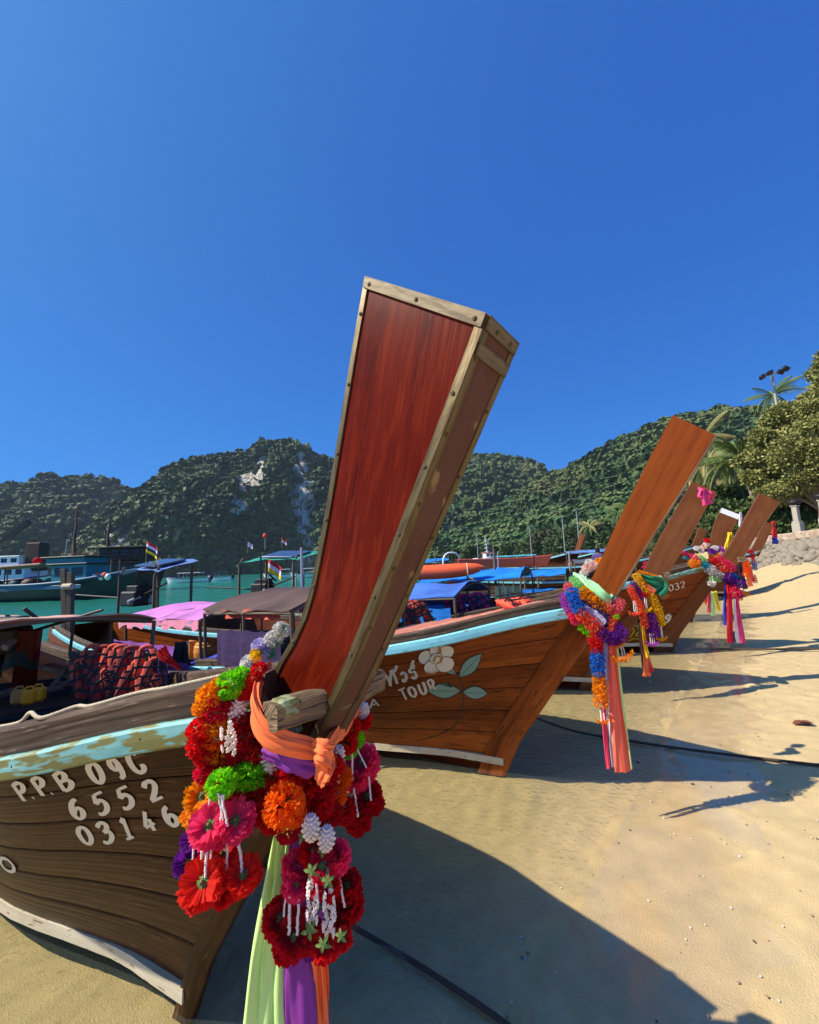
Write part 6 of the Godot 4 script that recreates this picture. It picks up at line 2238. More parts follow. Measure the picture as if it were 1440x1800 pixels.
	letter(lb, [[0.0, 0.0, 0.5, 0.15, 1.0, 0.05, 1.1, 0.4, 0.8, 0.6, 0.55, 0.4, 0.8, 0.3], [0.1, 0.25, 0.35, 0.7, 0.2, 1.0, 0.5, 1.1, 0.7, 0.85], [0.9, 0.75, 1.0, 1.2, 0.75, 1.5, 0.95, 1.8], [-0.2, -0.15, 0.6, -0.2, 1.3, -0.1]], eo, ew, eh, 1.2, 0.011)
	obj("scroll_emblem", lb, M.lime_paint, b5)
	var ro := Vector2(0.3249, 0.3053)
	lb = MB.new()
	letter(lb, [[0.4, 0.2, 0.1, 0.5, 0.4, 0.85, 0.8, 0.5, 0.4, 0.2], [0.8, 0.5, 0.6, 0.0, 0.2, -0.25]], ro, ew * 0.5, eh * 0.5, 1.2, 0.02, 0.012)
	obj("white_roundel", lb, M.letter_paint, b5)
	canopy(b5, -2.3, -4.2, 1.0, 1.34, 1.28, 0.17, M.tarp_blue, M.post_grey, 0.6, [0.0, 0.5, 1.0])
	side_cloth(b5, "side_curtain", Vector3(-2.3, 1.2, 1.02), Vector3(-2.75, 1.2, 1.02), 0.5, M.tarp_slate)
	side_cloth(b5, "side_curtain", Vector3(-2.9, 1.0, 1.04), Vector3(-4.6, 0.98, 1.04), 0.3, M.tarp_blue)
	stern_roof(b5, Vector3(-8.582, 1.994, -0.325), 2.0, 1.1, 0.08, M.tarp_teal, 0.6)
	engine(b5, Vector3(-8.849, 1.151, -0.001), 1.0)
	# ------------------------------------------------ farther bows
	var b6 := longtail("longtail_boat", "longtail boat mostly hidden behind the broad dark prow, hung with orange ribbons", Vector3(11.053, 0.169, -14.6), 18, {
		wood = M.wood_brown, rail = M.teal_paint, cap = M.wood_dark, blade = M.wood_brown, k = 1.2, planks = 4, h0 = 0.05, h1 = 0.04, cap_h = 0.06,
		aft = PackedVector3Array([V.call(0.72, 1.42), V.call(0.9, 1.7), V.call(1.1, 2.1), V.call(1.28, 2.5)]),
		fwd = PackedVector3Array([V.call(0.98, 1.3), V.call(1.2, 1.7), V.call(1.38, 2.05), V.call(1.56, 2.36)])})
	canopy(b6, -3.0, -5.0, 0.95, 1.35, 1.3, 0.14, M.tarp_grey, M.post_grey, 0.6)
	var far: Array = [[Vector3(11.609, 0.736, -18), 16, 1.0, "small far longtail prow between the pink bow and the white cap"], [Vector3(7.549, 0.843, -20), 62, 0.95, "far longtail boat with a dark prow left of the orange blade"], [Vector3(12.037, 0.743, -26), 60, 1.2, "far longtail prow beside the standing person in purple"]]
	for f in far:
		var kk: float = f[2]
		var bb := longtail("longtail_boat", f[3], f[0], f[1], {
			wood = M.wood_brown, rail = M.teal_paint, cap = M.wood_dark, blade = M.wood_brown, k = kk, planks = 3, h0 = 0.06, h1 = 0.06, cap_h = 0.06,
			aft = PackedVector3Array([V.call(0.5 * kk, 1.15 * kk), V.call(0.68 * kk, 1.5 * kk), V.call(0.95 * kk, 2.05 * kk)]),
			fwd = PackedVector3Array([V.call(0.78 * kk, 1.08 * kk), V.call(0.95 * kk, 1.4 * kk), V.call(1.22 * kk, 1.9 * kk)])})
		if f[1] < 30: canopy(bb, -2.5, -4.6, 0.8 * kk, 1.2, 1.15, 0.12, M.tarp_steel, M.post_grey, 0.6)
	# dark skiff behind the nearest boat
	var sk := thing("dark_skiff", "dark skiff with a hooded brown bow post behind the nearest boat", "boat", Vector3(-4.022, 0, -3.897), 0.25)
	ship_hull(sk, 5.0, 1.3, 0.5, 0.25, M.strap, M.strap, M.wood_dark)
	b = MB.new()
	b.box(Transform3D(Basis(Vector3(0, 0, 1), -0.04), Vector3(0.307, 0.813, -0.131)), Vector3(0.16, 0.62, 0.1), 0.01)
	obj("bow_post", b, M.wood_red, sk)
	b = MB.new()
	var hr: Array = []
	for j in 6:
		var f := j / 5.0
		var row := PackedVector3Array()
		for i in 13:
			var a := TAU * (i % 12) / 12.0
			var r := 0.01 + 0.13 * pow(f, 0.8) * (1.0 + 0.2 * sin(a * 3.0))
			row.append(Vector3(0.268, 1.158, -0.141) + Vector3(cos(a) * r, -0.38 * f - 0.03 * sin(a * 3.0) * f, sin(a) * r * 0.7))
		hr.append(row)
	b.grid(hr)
	obj("cloth_hood", b, M.c_dark_green, sk)
	engine(sk, Vector3(0.047, 1.037, -0.198), 0.8)

func ribbon(nm: String, label: String, path: Array, w0: float, w1: float, folds: float, amp: float, m: Material, face := Vector3(0.2, 0.1, 1), tw := 0.0, hem := 0.004) -> void:
	var o := put(nm, ribbon_mesh(path, w0, w1, folds, amp, face, 0.3, tw, hem), m)
	tag(o, label, "ribbon")

func part_ribbon(g: Node3D, path: Array, w0: float, w1: float, m: Material, folds := 2.0, amp := 0.012, face := Vector3(0.2, 0.1, 1)) -> void:
	put("ribbon", ribbon_mesh(path, w0, w1, folds, amp, face, 0.3, 0.0, 0.01), m, g)

func build_details() -> void:
	var g: Node3D
	# ================================================= nearest boat: the big flower garland
	g = thing("garland", "big red, orange and lime cloth flower garland looped round the nearest bow", "garland")
	fl(g, "puff", Vector3(-0.443, 1.327, -1.206), 0.022, "red", Vector3.UP)
	fl(g, "puff", Vector3(-0.459, 1.3, -1.204), 0.023, "scarlet", Vector3.UP)
	fl(g, "puff", Vector3(-0.479, 1.267, -1.202), 0.026, "red", Vector3.UP)
	fl(g, "puff", Vector3(-0.463, 1.275, -1.204), 0.02, "scarlet", Vector3.UP)
	fl(g, "puff", Vector3(-0.516, 1.289, -1.197), 0.043, "lime", Vector3.UP)
	fl(g, "puff", Vector3(-0.492, 1.314, -1.201), 0.026, "lime", Vector3.UP)
	fl(g, "puff", Vector3(-0.568, 1.265, -1.184), 0.038, "amber", Vector3.UP)
	fl(g, "puff", Vector3(-0.55, 1.288, -1.189), 0.027, "amber", Vector3.UP)
	fl(g, "puff", Vector3(-0.59, 1.237, -1.179), 0.025, "amber", Vector3.UP)
	fl(g, "puff", Vector3(-0.55, 1.227, -1.188), 0.037, "crimson", Vector3.UP)
	fl(g, "puff", Vector3(-0.523, 1.24, -1.195), 0.025, "crimson", Vector3.UP)
	fl(g, "bundle", Vector3(-0.501, 1.218, -1.2), 0.029, "white", Vector3(0.3, 0.9, 0.2))
	fl(g, "puff", Vector3(-0.589, 1.18, -1.179), 0.037, "red", Vector3.UP)
	fl(g, "puff", Vector3(-0.592, 1.141, -1.179), 0.035, "red", Vector3.UP)
	fl(g, "puff", Vector3(-0.573, 1.111, -1.182), 0.032, "red", Vector3.UP)
	fl(g, "puff", Vector3(-0.553, 1.187, -1.187), 0.033, "amber", Vector3.UP)
	fl(g, "puff", Vector3(-0.555, 1.148, -1.187), 0.032, "orange", Vector3.UP)
	fl(g, "puff", Vector3(-0.547, 1.11, -1.188), 0.029, "amber", Vector3.UP)
	fl(g, "spray", Vector3(-0.488, 1.172, -1.12), 0.038, "white", Vector3(0.1, 1, 0.5), 0.097)
	fl(g, "puff", Vector3(-0.49, 1.186, -1.201), 0.035, "dark_red", Vector3.UP)
	fl(g, "puff", Vector3(-0.482, 1.145, -1.202), 0.04, "dark_red", Vector3.UP)
	fl(g, "puff", Vector3(-0.445, 1.113, -1.205), 0.04, "dark_red", Vector3.UP)
	fl(g, "puff", Vector3(-0.504, 1.109, -1.199), 0.031, "red", Vector3.UP)
	fl(g, "puff", Vector3(-0.55, 1.077, -1.187), 0.033, "red", Vector3.UP)
	fl(g, "puff", Vector3(-0.577, 1.07, -1.181), 0.029, "crimson", Vector3.UP)
	fl(g, "puff", Vector3(-0.462, 1.057, -1.203), 0.049, "lime", Vector3.UP)
	fl(g, "puff", Vector3(-0.433, 1.038, -1.206), 0.03, "lime", Vector3.UP)
	fl(g, "puff", Vector3(-0.486, 1.037, -1.201), 0.029, "lime", Vector3.UP)
	fl(g, "puff", Vector3(-0.508, 1.065, -1.13), 0.038, "lime", Vector3(0, 1, 0.3))
	fl(g, "bundle", Vector3(-0.404, 1.079, -1.209), 0.033, "white", Vector3(-0.6, 0.7, 0.3))
	fl(g, "puff", Vector3(-0.372, 1.062, -1.206), 0.029, "red", Vector3.UP)
	fl(g, "puff", Vector3(-0.4, 1.036, -1.209), 0.033, "red", Vector3.UP)
	fl(g, "puff", Vector3(-0.471, 0.989, -1.202), 0.034, "orange", Vector3.UP)
	fl(g, "puff", Vector3(-0.498, 1.007, -1.2), 0.026, "orange", Vector3.UP)
	fl(g, "puff", Vector3(-0.422, 0.99, -1.207), 0.047, "dark_red", Vector3.UP)
	fl(g, "puff", Vector3(-0.439, 0.961, -1.206), 0.039, "dark_red", Vector3.UP)
	fl(g, "puff", Vector3(-0.341, 1.047, -1.2), 0.045, "red", Vector3.UP)
	fl(g, "puff", Vector3(-0.307, 1.019, -1.209), 0.05, "red", Vector3.UP)
	fl(g, "puff", Vector3(-0.273, 1.013, -1.217), 0.043, "dark_red", Vector3.UP)
	fl(g, "puff", Vector3(-0.282, 0.967, -1.215), 0.047, "red", Vector3.UP)
	fl(g, "puff", Vector3(-0.26, 0.922, -1.244), 0.039, "dark_red", Vector3.UP)
	fl(g, "puff", Vector3(-0.299, 0.942, -1.211), 0.038, "dark_red", Vector3.UP)
	fl(g, "puff", Vector3(-0.35, 1.004, -1.14), 0.052, "orange", Vector3(0, 0.4, 1))
	fl(g, "puff", Vector3(-0.327, 0.976, -1.15), 0.031, "orange", Vector3(0, 0.4, 1))
	fl(g, "puff", Vector3(-0.401, 0.934, -1.209), 0.038, "red", Vector3.UP)
	fl(g, "puff", Vector3(-0.354, 0.914, -1.202), 0.038, "crimson", Vector3.UP)
	fl(g, "puff", Vector3(-0.244, 0.963, -1.356), 0.038, "orange", Vector3.UP)
	fl(g, "puff", Vector3(-0.249, 0.929, -1.324), 0.031, "orange", Vector3.UP)
	fl(g, "puff", Vector3(-0.253, 1.025, -1.29), 0.033, "red", Vector3.UP)
	fl(g, "puff", Vector3(-0.241, 0.858, -1.376), 0.042, "dark_red", Vector3.UP)
	fl(g, "puff", Vector3(-0.213, 0.796, -1.469), 0.041, "dark_red", Vector3.UP)
	fl(g, "bundle", Vector3(-0.248, 1.038, -1.324), 0.027, "white", Vector3(0.3, 0.9, 0.3))
	fl(g, "puff", Vector3(-0.215, 1.034, -1.45), 0.036, "lime", Vector3.UP)
	fl(g, "puff", Vector3(-0.223, 1.012, -1.425), 0.028, "lime", Vector3.UP)
	fl(g, "puff", Vector3(-0.232, 1.047, -1.394), 0.038, "red", Vector3.UP)
	fl(g, "puff", Vector3(-0.222, 1.082, -1.425), 0.035, "red", Vector3.UP)
	fl(g, "carn", Vector3(-0.19, 1.077, -1.504), 0.037, "red", Vector3(0, 1, 0.3))
	fl(g, "bundle", Vector3(-0.187, 1.103, -1.506), 0.023, "white", Vector3(0.2, 1, 0))
	# left tassels
	fl(g, "carn", Vector3(-0.583, 1.01, -1.179), 0.046, "amber", Vector3(0.2, 0.7, 0.7))
	fl(g, "carn", Vector3(-0.598, 0.971, -1.177), 0.036, "amber", Vector3(-0.2, 0.8, 0.6))
	fl(g, "cord", Vector3(-0.503, 1.058, -1.1), 0, "white", Vector3(0.22, -1, 0), 0.065)
	fl(g, "cord", Vector3(-0.489, 1.055, -1.1), 0, "white", Vector3(-0.1, -1, 0), 0.065)
	fl(g, "cord", Vector3(-0.495, 1.053, -1.1), 0, "white", Vector3(0.3, -1, 0.1), 0.071)
	fl(g, "cord", Vector3(-0.529, 1.052, -1.12), 0, "white", Vector3(-0.2, -1, 0), 0.054)
	fl(g, "carn", Vector3(-0.497, 0.988, -1.2), 0.038, "crimson", Vector3(0, 0.8, 0.5))
	fl(g, "carn", Vector3(-0.526, 0.978, -1.11), 0.05, "pink", Vector3(0.05, 0.7, 0.75))
	fl(g, "carn", Vector3(-0.472, 0.975, -1.13), 0.051, "pink", Vector3(0.25, 0.75, 0.6))
	fl(g, "carn", Vector3(-0.512, 0.933, -1.15), 0.032, "pink", Vector3(0, 0.8, 0.5))
	fl(g, "carn", Vector3(-0.602, 0.907, -1.177), 0.033, "purple", Vector3(0.1, 0.8, 0.5))
	fl(g, "carn", Vector3(-0.613, 0.855, -1.175), 0.036, "purple", Vector3(0.3, 0.8, 0.5))
	fl(g, "cord", Vector3(-0.576, 0.958, -1.13), 0, "white", Vector3(0, -1, 0), 0.067)
	fl(g, "cord", Vector3(-0.543, 0.938, -1.11), 0, "white", Vector3(-0.04, -1, 0), 0.081)
	fl(g, "cord", Vector3(-0.529, 0.941, -1.1), 0, "white", Vector3(0, -1, 0), 0.077)
	fl(g, "cord", Vector3(-0.523, 0.935, -1.11), 0, "white", Vector3(0.05, -1, 0), 0.066)
	fl(g, "cord", Vector3(-0.491, 0.928, -1.13), 0, "white", Vector3(0, -1, 0), 0.078)
	fl(g, "cord", Vector3(-0.465, 0.949, -1.13), 0, "white", Vector3(0.14, -1, 0), 0.092)
	fl(g, "carn", Vector3(-0.539, 0.843, -1.22), 0.041, "red", Vector3(0, 0.9, 0.4))
	fl(g, "carn", Vector3(-0.534, 0.858, -1.1), 0.055, "scarlet", Vector3(0.05, 0.62, 0.78))
	fl(g, "carn", Vector3(-0.498, 0.816, -1.15), 0.048, "red", Vector3(0, 0.7, 0.7))
	fl(g, "carn", Vector3(-0.448, 0.851, -1.13), 0.045, "scarlet", Vector3(0.1, 0.75, 0.65))
	# right tassel
	fl(g, "carn", Vector3(-0.194, 0.933, -1.504), 0.065, "pink", Vector3(-0.3, 0.75, 0.5))
	fl(g, "carn", Vector3(-0.21, 0.903, -1.472), 0.046, "pink", Vector3(-0.1, 0.8, 0.5))
	fl(g, "cord", Vector3(-0.214, 1.017, -1.4), 0, "white", Vector3(0, -1, 0), 0.083)
	fl(g, "cord", Vector3(-0.196, 1.023, -1.4), 0, "white", Vector3(0.5, -1, 0), 0.061)
	fl(g, "cord", Vector3(-0.214, 0.899, -1.42), 0, "white", Vector3(0.15, -1, 0), 0.086)
	fl(g, "cord", Vector3(-0.168, 0.919, -1.45), 0, "white", Vector3(0.08, -1, 0), 0.074)
	fl(g, "carn", Vector3(-0.181, 0.822, -1.515), 0.054, "dark_red", Vector3(0, 0.8, 0.5))
	fl(g, "carn", Vector3(-0.209, 0.767, -1.484), 0.047, "dark_red", Vector3(0, 0.8, 0.5))
	fl(g, "carn", Vector3(-0.159, 0.791, -1.531), 0.036, "dark_red", Vector3(0, 0.8, 0.5))
	# hanging bunch in the middle
	fl(g, "bundle", Vector3(-0.282, 0.947, -1.14), 0.027, "white", Vector3(0, 1, 0.2))
	fl(g, "bundle", Vector3(-0.245, 0.914, -1.15), 0.026, "white", Vector3(0.1, 1, 0.2))
	fl(g, "leaves", Vector3(-0.306, 0.923, -1.15), 0.021, "", Vector3(0, 0.5, 1))
	fl(g, "leaves", Vector3(-0.254, 0.89, -1.15), 0.022, "", Vector3(0, 0.5, 1))
	fl(g, "carn", Vector3(-0.283, 0.867, -1.18), 0.042, "red", Vector3(0, 0.8, 0.6))
	fl(g, "carn", Vector3(-0.33, 0.83, -1.18), 0.042, "pink", Vector3(0.5, 0.8, 0.3))
	fl(g, "carn", Vector3(-0.322, 0.807, -1.16), 0.04, "pink", Vector3(0.2, 0.7, 0.6))
	fl(g, "carn", Vector3(-0.224, 0.85, -1.18), 0.041, "pink", Vector3(-0.4, 0.8, 0.3))
	fl(g, "carn", Vector3(-0.254, 0.852, -1.15), 0.039, "crimson", Vector3(0, 0.7, 0.7))
	fl(g, "carn", Vector3(-0.279, 0.816, -1.16), 0.038, "crimson", Vector3(0, 0.7, 0.7))
	fl(g, "carn", Vector3(-0.243, 0.797, -1.16), 0.034, "red", Vector3(0, 0.7, 0.7))
	fl(g, "leaves", Vector3(-0.275, 0.868, -1.11), 0.024, "", Vector3(0, 0.4, 1))
	fl(g, "leaves", Vector3(-0.235, 0.846, -1.11), 0.025, "", Vector3(0, 0.4, 1))
	fl(g, "spray", Vector3(-0.276, 0.789, -1.12), 0.031, "white", Vector3(0, 1, 0), 0.103)
	fl(g, "spray", Vector3(-0.237, 0.754, -1.13), 0.033, "white", Vector3(0, 1, 0), 0.104)
	fl(g, "cord", Vector3(-0.346, 0.802, -1.14), 0, "white", Vector3(-0.1, -1, 0), 0.055)
	fl(g, "cord", Vector3(-0.336, 0.799, -1.14), 0, "white", Vector3(-0.02, -1, 0), 0.092)
	fl(g, "cord", Vector3(-0.313, 0.788, -1.14), 0, "white", Vector3(-0.06, -1, 0), 0.083)
	fl(g, "cord", Vector3(-0.215, 0.816, -1.16), 0, "white", Vector3(0.18, -1, 0), 0.069)
	fl(g, "carn", Vector3(-0.201, 0.767, -1.2), 0.04, "dark_red", Vector3(-0.3, 0.8, 0.4))
	fl(g, "carn", Vector3(-0.199, 0.723, -1.2), 0.043, "dark_red", Vector3(-0.3, 0.8, 0.4))
	fl(g, "carn", Vector3(-0.226, 0.685, -1.2), 0.036, "dark_red", Vector3(0, 0.8, 0.5))
	fl(g, "carn", Vector3(-0.371, 0.713, -1.18), 0.047, "dark_red", Vector3(0.3, 0.7, 0.6))
	fl(g, "carn", Vector3(-0.33, 0.69, -1.16), 0.051, "dark_red", Vector3(0.1, 0.7, 0.7))
	fl(g, "carn", Vector3(-0.356, 0.649, -1.18), 0.037, "dark_red", Vector3(0, 0.8, 0.5))
	fl(g, "carn", Vector3(-0.294, 0.68, -1.17), 0.037, "dark_red", Vector3(0, 0.7, 0.7))
	fl(g, "carn", Vector3(-0.25, 0.676, -1.15), 0.04, "red", Vector3(0, 0.7, 0.7))
	fl(g, "carn", Vector3(-0.206, 0.686, -1.15), 0.026, "red", Vector3(0, 0.7, 0.7))
	fl(g, "leaves", Vector3(-0.279, 0.739, -1.11), 0.026, "", Vector3(0, 0.4, 1))
	fl(g, "leaves", Vector3(-0.246, 0.715, -1.1), 0.023, "", Vector3(0, 0.4, 1))
	fl(g, "leaves", Vector3(-0.205, 0.724, -1.11), 0.02, "", Vector3(0, 0.4, 1))
	fl(g, "spuff", Vector3(-0.295, 0.641, -1.17), 0.019, "purple", Vector3(0, 1, 0))
	# posy behind the blade
	g = thing("posy", "posy of pale cloth roses and green tinsel behind the red prow blade", "posy")
	fl(g, "rose", Vector3(-0.592, 1.287, -1.5), 0.029, "white", Vector3(-0.3, 0.7, 0.6))
	fl(g, "rose", Vector3(-0.58, 1.267, -1.5), 0.023, "white", Vector3(-0.3, 0.5, 0.8))
	fl(g, "rose", Vector3(-0.56, 1.337, -1.52), 0.031, "lavender", Vector3(-0.2, 0.6, 0.8))
	fl(g, "rose", Vector3(-0.539, 1.324, -1.52), 0.025, "lavender", Vector3(0.2, 0.6, 0.8))
	fl(g, "rose", Vector3(-0.563, 1.312, -1.5), 0.023, "yellow", Vector3(0, 0.5, 0.9))
	fl(g, "spuff", Vector3(-0.542, 1.297, -1.46), 0.014, "amber", Vector3(0, 0.5, 0.9))
	fl(g, "tuft", Vector3(-0.496, 1.33, -1.5), 0.05, "tinsel", Vector3(0.5, 0.8, 0), 0.032)
	fl(g, "tuft", Vector3(-0.481, 1.36, -1.5), 0.044, "white", Vector3(0.5, 0.8, 0), 0.036)
	fl(g, "tuft", Vector3(-0.469, 1.39, -1.5), 0.041, "tinsel", Vector3(0.4, 0.9, 0), 0.024)
	fl(g, "puff", Vector3(-0.511, 1.355, -1.53), 0.033, "white", Vector3(0.4, 0.9, 0))
	fl(g, "puff", Vector3(-0.486, 1.385, -1.54), 0.032, "white", Vector3(0.4, 0.9, 0))
	fl(g, "tuft", Vector3(-0.501, 1.305, -1.48), 0.032, "tinsel", Vector3(0.6, 0.6, 0.2), 0.019)
	# sashes and ribbons
	var s := thing("orange_wrap", "orange cloth wrap knotted below the crossbar of the nearest bow", "cloth wrap")
	put("sash", sash_mesh([Vector3(-0.465, 1.301, -1.36), Vector3(-0.456, 1.287, -1.27), Vector3(-0.434, 1.261, -1.16), Vector3(-0.413, 1.223, -1.12), Vector3(-0.38, 1.189, -1.1), Vector3(-0.335, 1.169, -1.1), Vector3(-0.296, 1.149, -1.12), Vector3(-0.257, 1.125, -1.15)], 0.016, 0.03, 0.018, 0.38), M.c_orange, s)
	put("sash", sash_mesh([Vector3(-0.247, 1.125, -1.16), Vector3(-0.233, 1.123, -1.28), Vector3(-0.203, 1.11, -1.5)], 0.018, 0.024, 0.01, 0.4), M.c_orange, s)
	put("knot", sash_mesh([Vector3(-0.264, 1.15, -1.12), Vector3(-0.236, 1.158, -1.08), Vector3(-0.232, 1.123, -1.1), Vector3(-0.253, 1.103, -1.13)], 0.016, 0.026, 0.018, 0.6), M.c_orange, s)
	put("sash_tail", sash_mesh([Vector3(-0.235, 1.134, -1.1), Vector3(-0.241, 1.103, -1.1), Vector3(-0.259, 1.068, -1.12)], 0.024, 0.026, 0.014, 0.35), M.c_orange, s)
	s = thing("purple_wrap", "purple cloth sash pulled tight under the orange one", "cloth wrap")
	put("sash", sash_mesh([Vector3(-0.406, 1.139, -1.16), Vector3(-0.347, 1.126, -1.14), Vector3(-0.301, 1.106, -1.14), Vector3(-0.274, 1.082, -1.16)], 0.024, 0.032, 0.022, 0.6), M.c_purple, s)
	ribbon("lime_ribbon", "long pale lime cloth ribbon hanging from the nearest bow, left of the purple one", [Vector3(-0.389, 0.878, -1.28), Vector3(-0.405, 0.742, -1.27), Vector3(-0.419, 0.594, -1.25), Vector3(-0.42, 0.442, -1.23), Vector3(-0.421, 0.348, -1.22)], 0.05, 0.125, 3.0, 0.012, M.c_lime, Vector3(0.3, 0.0, 1), 0.3)
	ribbon("lime_ribbon", "narrow fold of lime ribbon between the broad lime and purple ones", [Vector3(-0.379, 0.866, -1.3), Vector3(-0.395, 0.7, -1.29), Vector3(-0.404, 0.542, -1.28), Vector3(-0.407, 0.383, -1.28), Vector3(-0.406, 0.291, -1.28)], 0.03, 0.05, 2.0, 0.01, M.c_lime, Vector3(-0.3, 0.0, 1))
	ribbon("purple_ribbon", "broad purple cloth ribbon hanging below the flower bunch of the nearest bow", [Vector3(-0.367, 0.842, -1.29), Vector3(-0.361, 0.713, -1.27), Vector3(-0.344, 0.592, -1.23), Vector3(-0.341, 0.479, -1.22), Vector3(-0.339, 0.414, -1.22), Vector3(-0.339, 0.336, -1.22)], 0.06, 0.1, 1.0, 0.008, M.c_purple, Vector3(-0.1, 0.0, 1))
	ribbon("purple_ribbon", "dark pleated purple ribbon hanging right of the broad purple one", [Vector3(-0.315, 0.648, -1.28), Vector3(-0.305, 0.555, -1.26), Vector3(-0.3, 0.425, -1.26), Vector3(-0.298, 0.293, -1.26)], 0.05, 0.06, 3.0, 0.01, M.c_purple, Vector3(0.5, 0.0, 1))
	ribbon("orange_ribbon", "narrow orange ribbon at the right side of the purple ribbons", [Vector3(-0.283, 0.598, -1.22), Vector3(-0.281, 0.54, -1.24), Vector3(-0.279, 0.433, -1.25), Vector3(-0.277, 0.303, -1.25)], 0.04, 0.03, 2.0, 0.008, M.c_orange, Vector3(0.6, 0.0, 1))
	# ================================================= painted flower boat
	g = thing("garland", "rainbow flower garland round the bow of the orange brown prow", "garland")
	strand(g, [Vector3(1.15, 1.459, -2.97), Vector3(1.127, 1.43, -2.84), Vector3(1.158, 1.39, -2.84)], 0.032, "mint")
	strand(g, [Vector3(1.145, 1.389, -2.8), Vector3(1.179, 1.344, -2.78), Vector3(1.22, 1.298, -2.77), Vector3(1.264, 1.271, -2.77)], 0.039, "amber")
	strand(g, [Vector3(1.28, 1.276, -2.76), Vector3(1.326, 1.265, -2.77), Vector3(1.388, 1.299, -2.82)], 0.04, "rose")
	strand(g, [Vector3(1.075, 1.408, -2.88), Vector3(1.118, 1.418, -2.92)], 0.033, "rose")
	strand(g, [Vector3(1.061, 1.385, -2.78), Vector3(1.069, 1.332, -2.77), Vector3(1.087, 1.279, -2.76)], 0.042, "blue")
	strand(g, [Vector3(1.098, 1.243, -2.75), Vector3(1.136, 1.203, -2.74), Vector3(1.176, 1.156, -2.72)], 0.044, "coral")
	strand(g, [Vector3(1.193, 1.133, -2.71), Vector3(1.234, 1.098, -2.7), Vector3(1.294, 1.086, -2.71), Vector3(1.327, 1.127, -2.72), Vector3(1.323, 1.148, -2.74)], 0.042, "purple")
	strand(g, [Vector3(1.032, 1.351, -2.86), Vector3(1.034, 1.302, -2.84), Vector3(1.044, 1.266, -2.82)], 0.032, "lilac")
	strand(g, [Vector3(1.059, 1.245, -2.82), Vector3(1.081, 1.197, -2.8)], 0.037, "pink")
	strand(g, [Vector3(1.107, 1.157, -2.79), Vector3(1.153, 1.113, -2.77)], 0.03, "lime")
	strand(g, [Vector3(1.157, 1.094, -2.72), Vector3(1.163, 1.031, -2.72)], 0.04, "red")
	strand(g, [Vector3(1.164, 0.996, -2.72), Vector3(1.157, 0.883, -2.72)], 0.044, "blue")
	strand(g, [Vector3(1.16, 0.852, -2.72), Vector3(1.158, 0.772, -2.72), Vector3(1.155, 0.7, -2.72)], 0.044, "amber")
	strand(g, [Vector3(1.298, 1.212, -2.75), Vector3(1.287, 1.148, -2.75)], 0.03, "coral")
	strand(g, [Vector3(1.303, 1.049, -2.72), Vector3(1.34, 1.068, -2.74)], 0.026, "amber")
	fl(g, "cord", Vector3(1.141, 0.696, -2.7), 0, "", Vector3(0.02, -1, 0), 0.096)
	fl(g, "cord", Vector3(1.166, 0.688, -2.72), 0, "", Vector3(0.06, -1, 0), 0.096)
	fl(g, "cresc", Vector3(1.151, 0.591, -2.7), 0.042, "amber", Vector3(1, 0, 0.1))
	fl(g, "cord", Vector3(1.309, 1.045, -2.7), 0, "", Vector3(0.1, -1, 0), 0.079)
	fl(g, "cord", Vector3(1.331, 1.04, -2.72), 0, "", Vector3(0.2, -1, 0), 0.079)
	fl(g, "cresc", Vector3(1.311, 0.971, -2.68), 0.07, "amber", Vector3(1, 0.3, 0.2))
	fl(g, "spuff", Vector3(1.309, 1.224, -2.72), 0.019, "lime")
	g = thing("posy", "posy of blush and yellow cloth roses behind the orange brown prow", "posy")
	for q in [[Vector3(1.347, 1.535, -3.17), 44, "blush"], [Vector3(1.392, 1.548, -3.17), 40, "blush"], [Vector3(1.386, 1.573, -3.22), 36, "white"], [Vector3(1.483, 1.574, -3.27), 40, "amber"], [Vector3(1.314, 1.498, -3.17), 34, "white"], [Vector3(1.505, 1.589, -3.27), 30, "yellow"]]:
		fl(g, "rose", q[0], q[1] / 4.5 / 720 * 3.2, q[2], Vector3(-0.2, 0.7, 0.7))
	s = thing("mint_cloth", "pale mint cloth wrapped behind the flowers of the orange brown prow", "cloth wrap")
	put("cloth", ribbon_mesh([Vector3(1.231, 1.477, -3.02), Vector3(1.205, 1.44, -2.84), Vector3(1.249, 1.374, -2.78), Vector3(1.302, 1.318, -2.78)], 0.13, 0.05, 3.0, 0.012, Vector3(0.1, 0.4, 1)), M.c_mint, s)
	put("cloth", ribbon_mesh([Vector3(1.304, 1.331, -2.78), Vector3(1.359, 1.341, -2.84), Vector3(1.427, 1.348, -2.94)], 0.05, 0.03, 2.0, 0.008, Vector3(0.1, 0.4, 1)), M.c_mint, s)
	s = thing("navy_wrap", "navy and lavender sash slanting between the flower strands", "cloth wrap")
	put("navy_cloth", sash_mesh([Vector3(1.152, 1.332, -2.84), Vector3(1.196, 1.261, -2.78), Vector3(1.248, 1.208, -2.76), Vector3(1.268, 1.159, -2.76)], 0.03, 0.05, 0.024, 0.3), M.c_navy, s)
	put("lavender_cloth", sash_mesh([Vector3(1.148, 1.283, -2.82), Vector3(1.188, 1.221, -2.77), Vector3(1.24, 1.173, -2.75)], 0.02, 0.042, 0.02, 0.3), M.c_lavender, s)
	ribbon("pink_ribbon", "narrow pink ribbon, leftmost of the ribbons under the rainbow garland", [Vector3(1.232, 1.084, -2.76), Vector3(1.194, 0.727, -2.75), Vector3(1.177, 0.504, -2.74), Vector3(1.169, 0.314, -2.72)], 0.035, 0.03, 1.0, 0.006, M.c_pink)
	ribbon("lavender_ribbon", "lavender upper ribbon under the rainbow garland", [Vector3(1.248, 1.085, -2.75), Vector3(1.237, 0.961, -2.74), Vector3(1.225, 0.832, -2.73)], 0.06, 0.055, 1.5, 0.008, M.c_lavender)
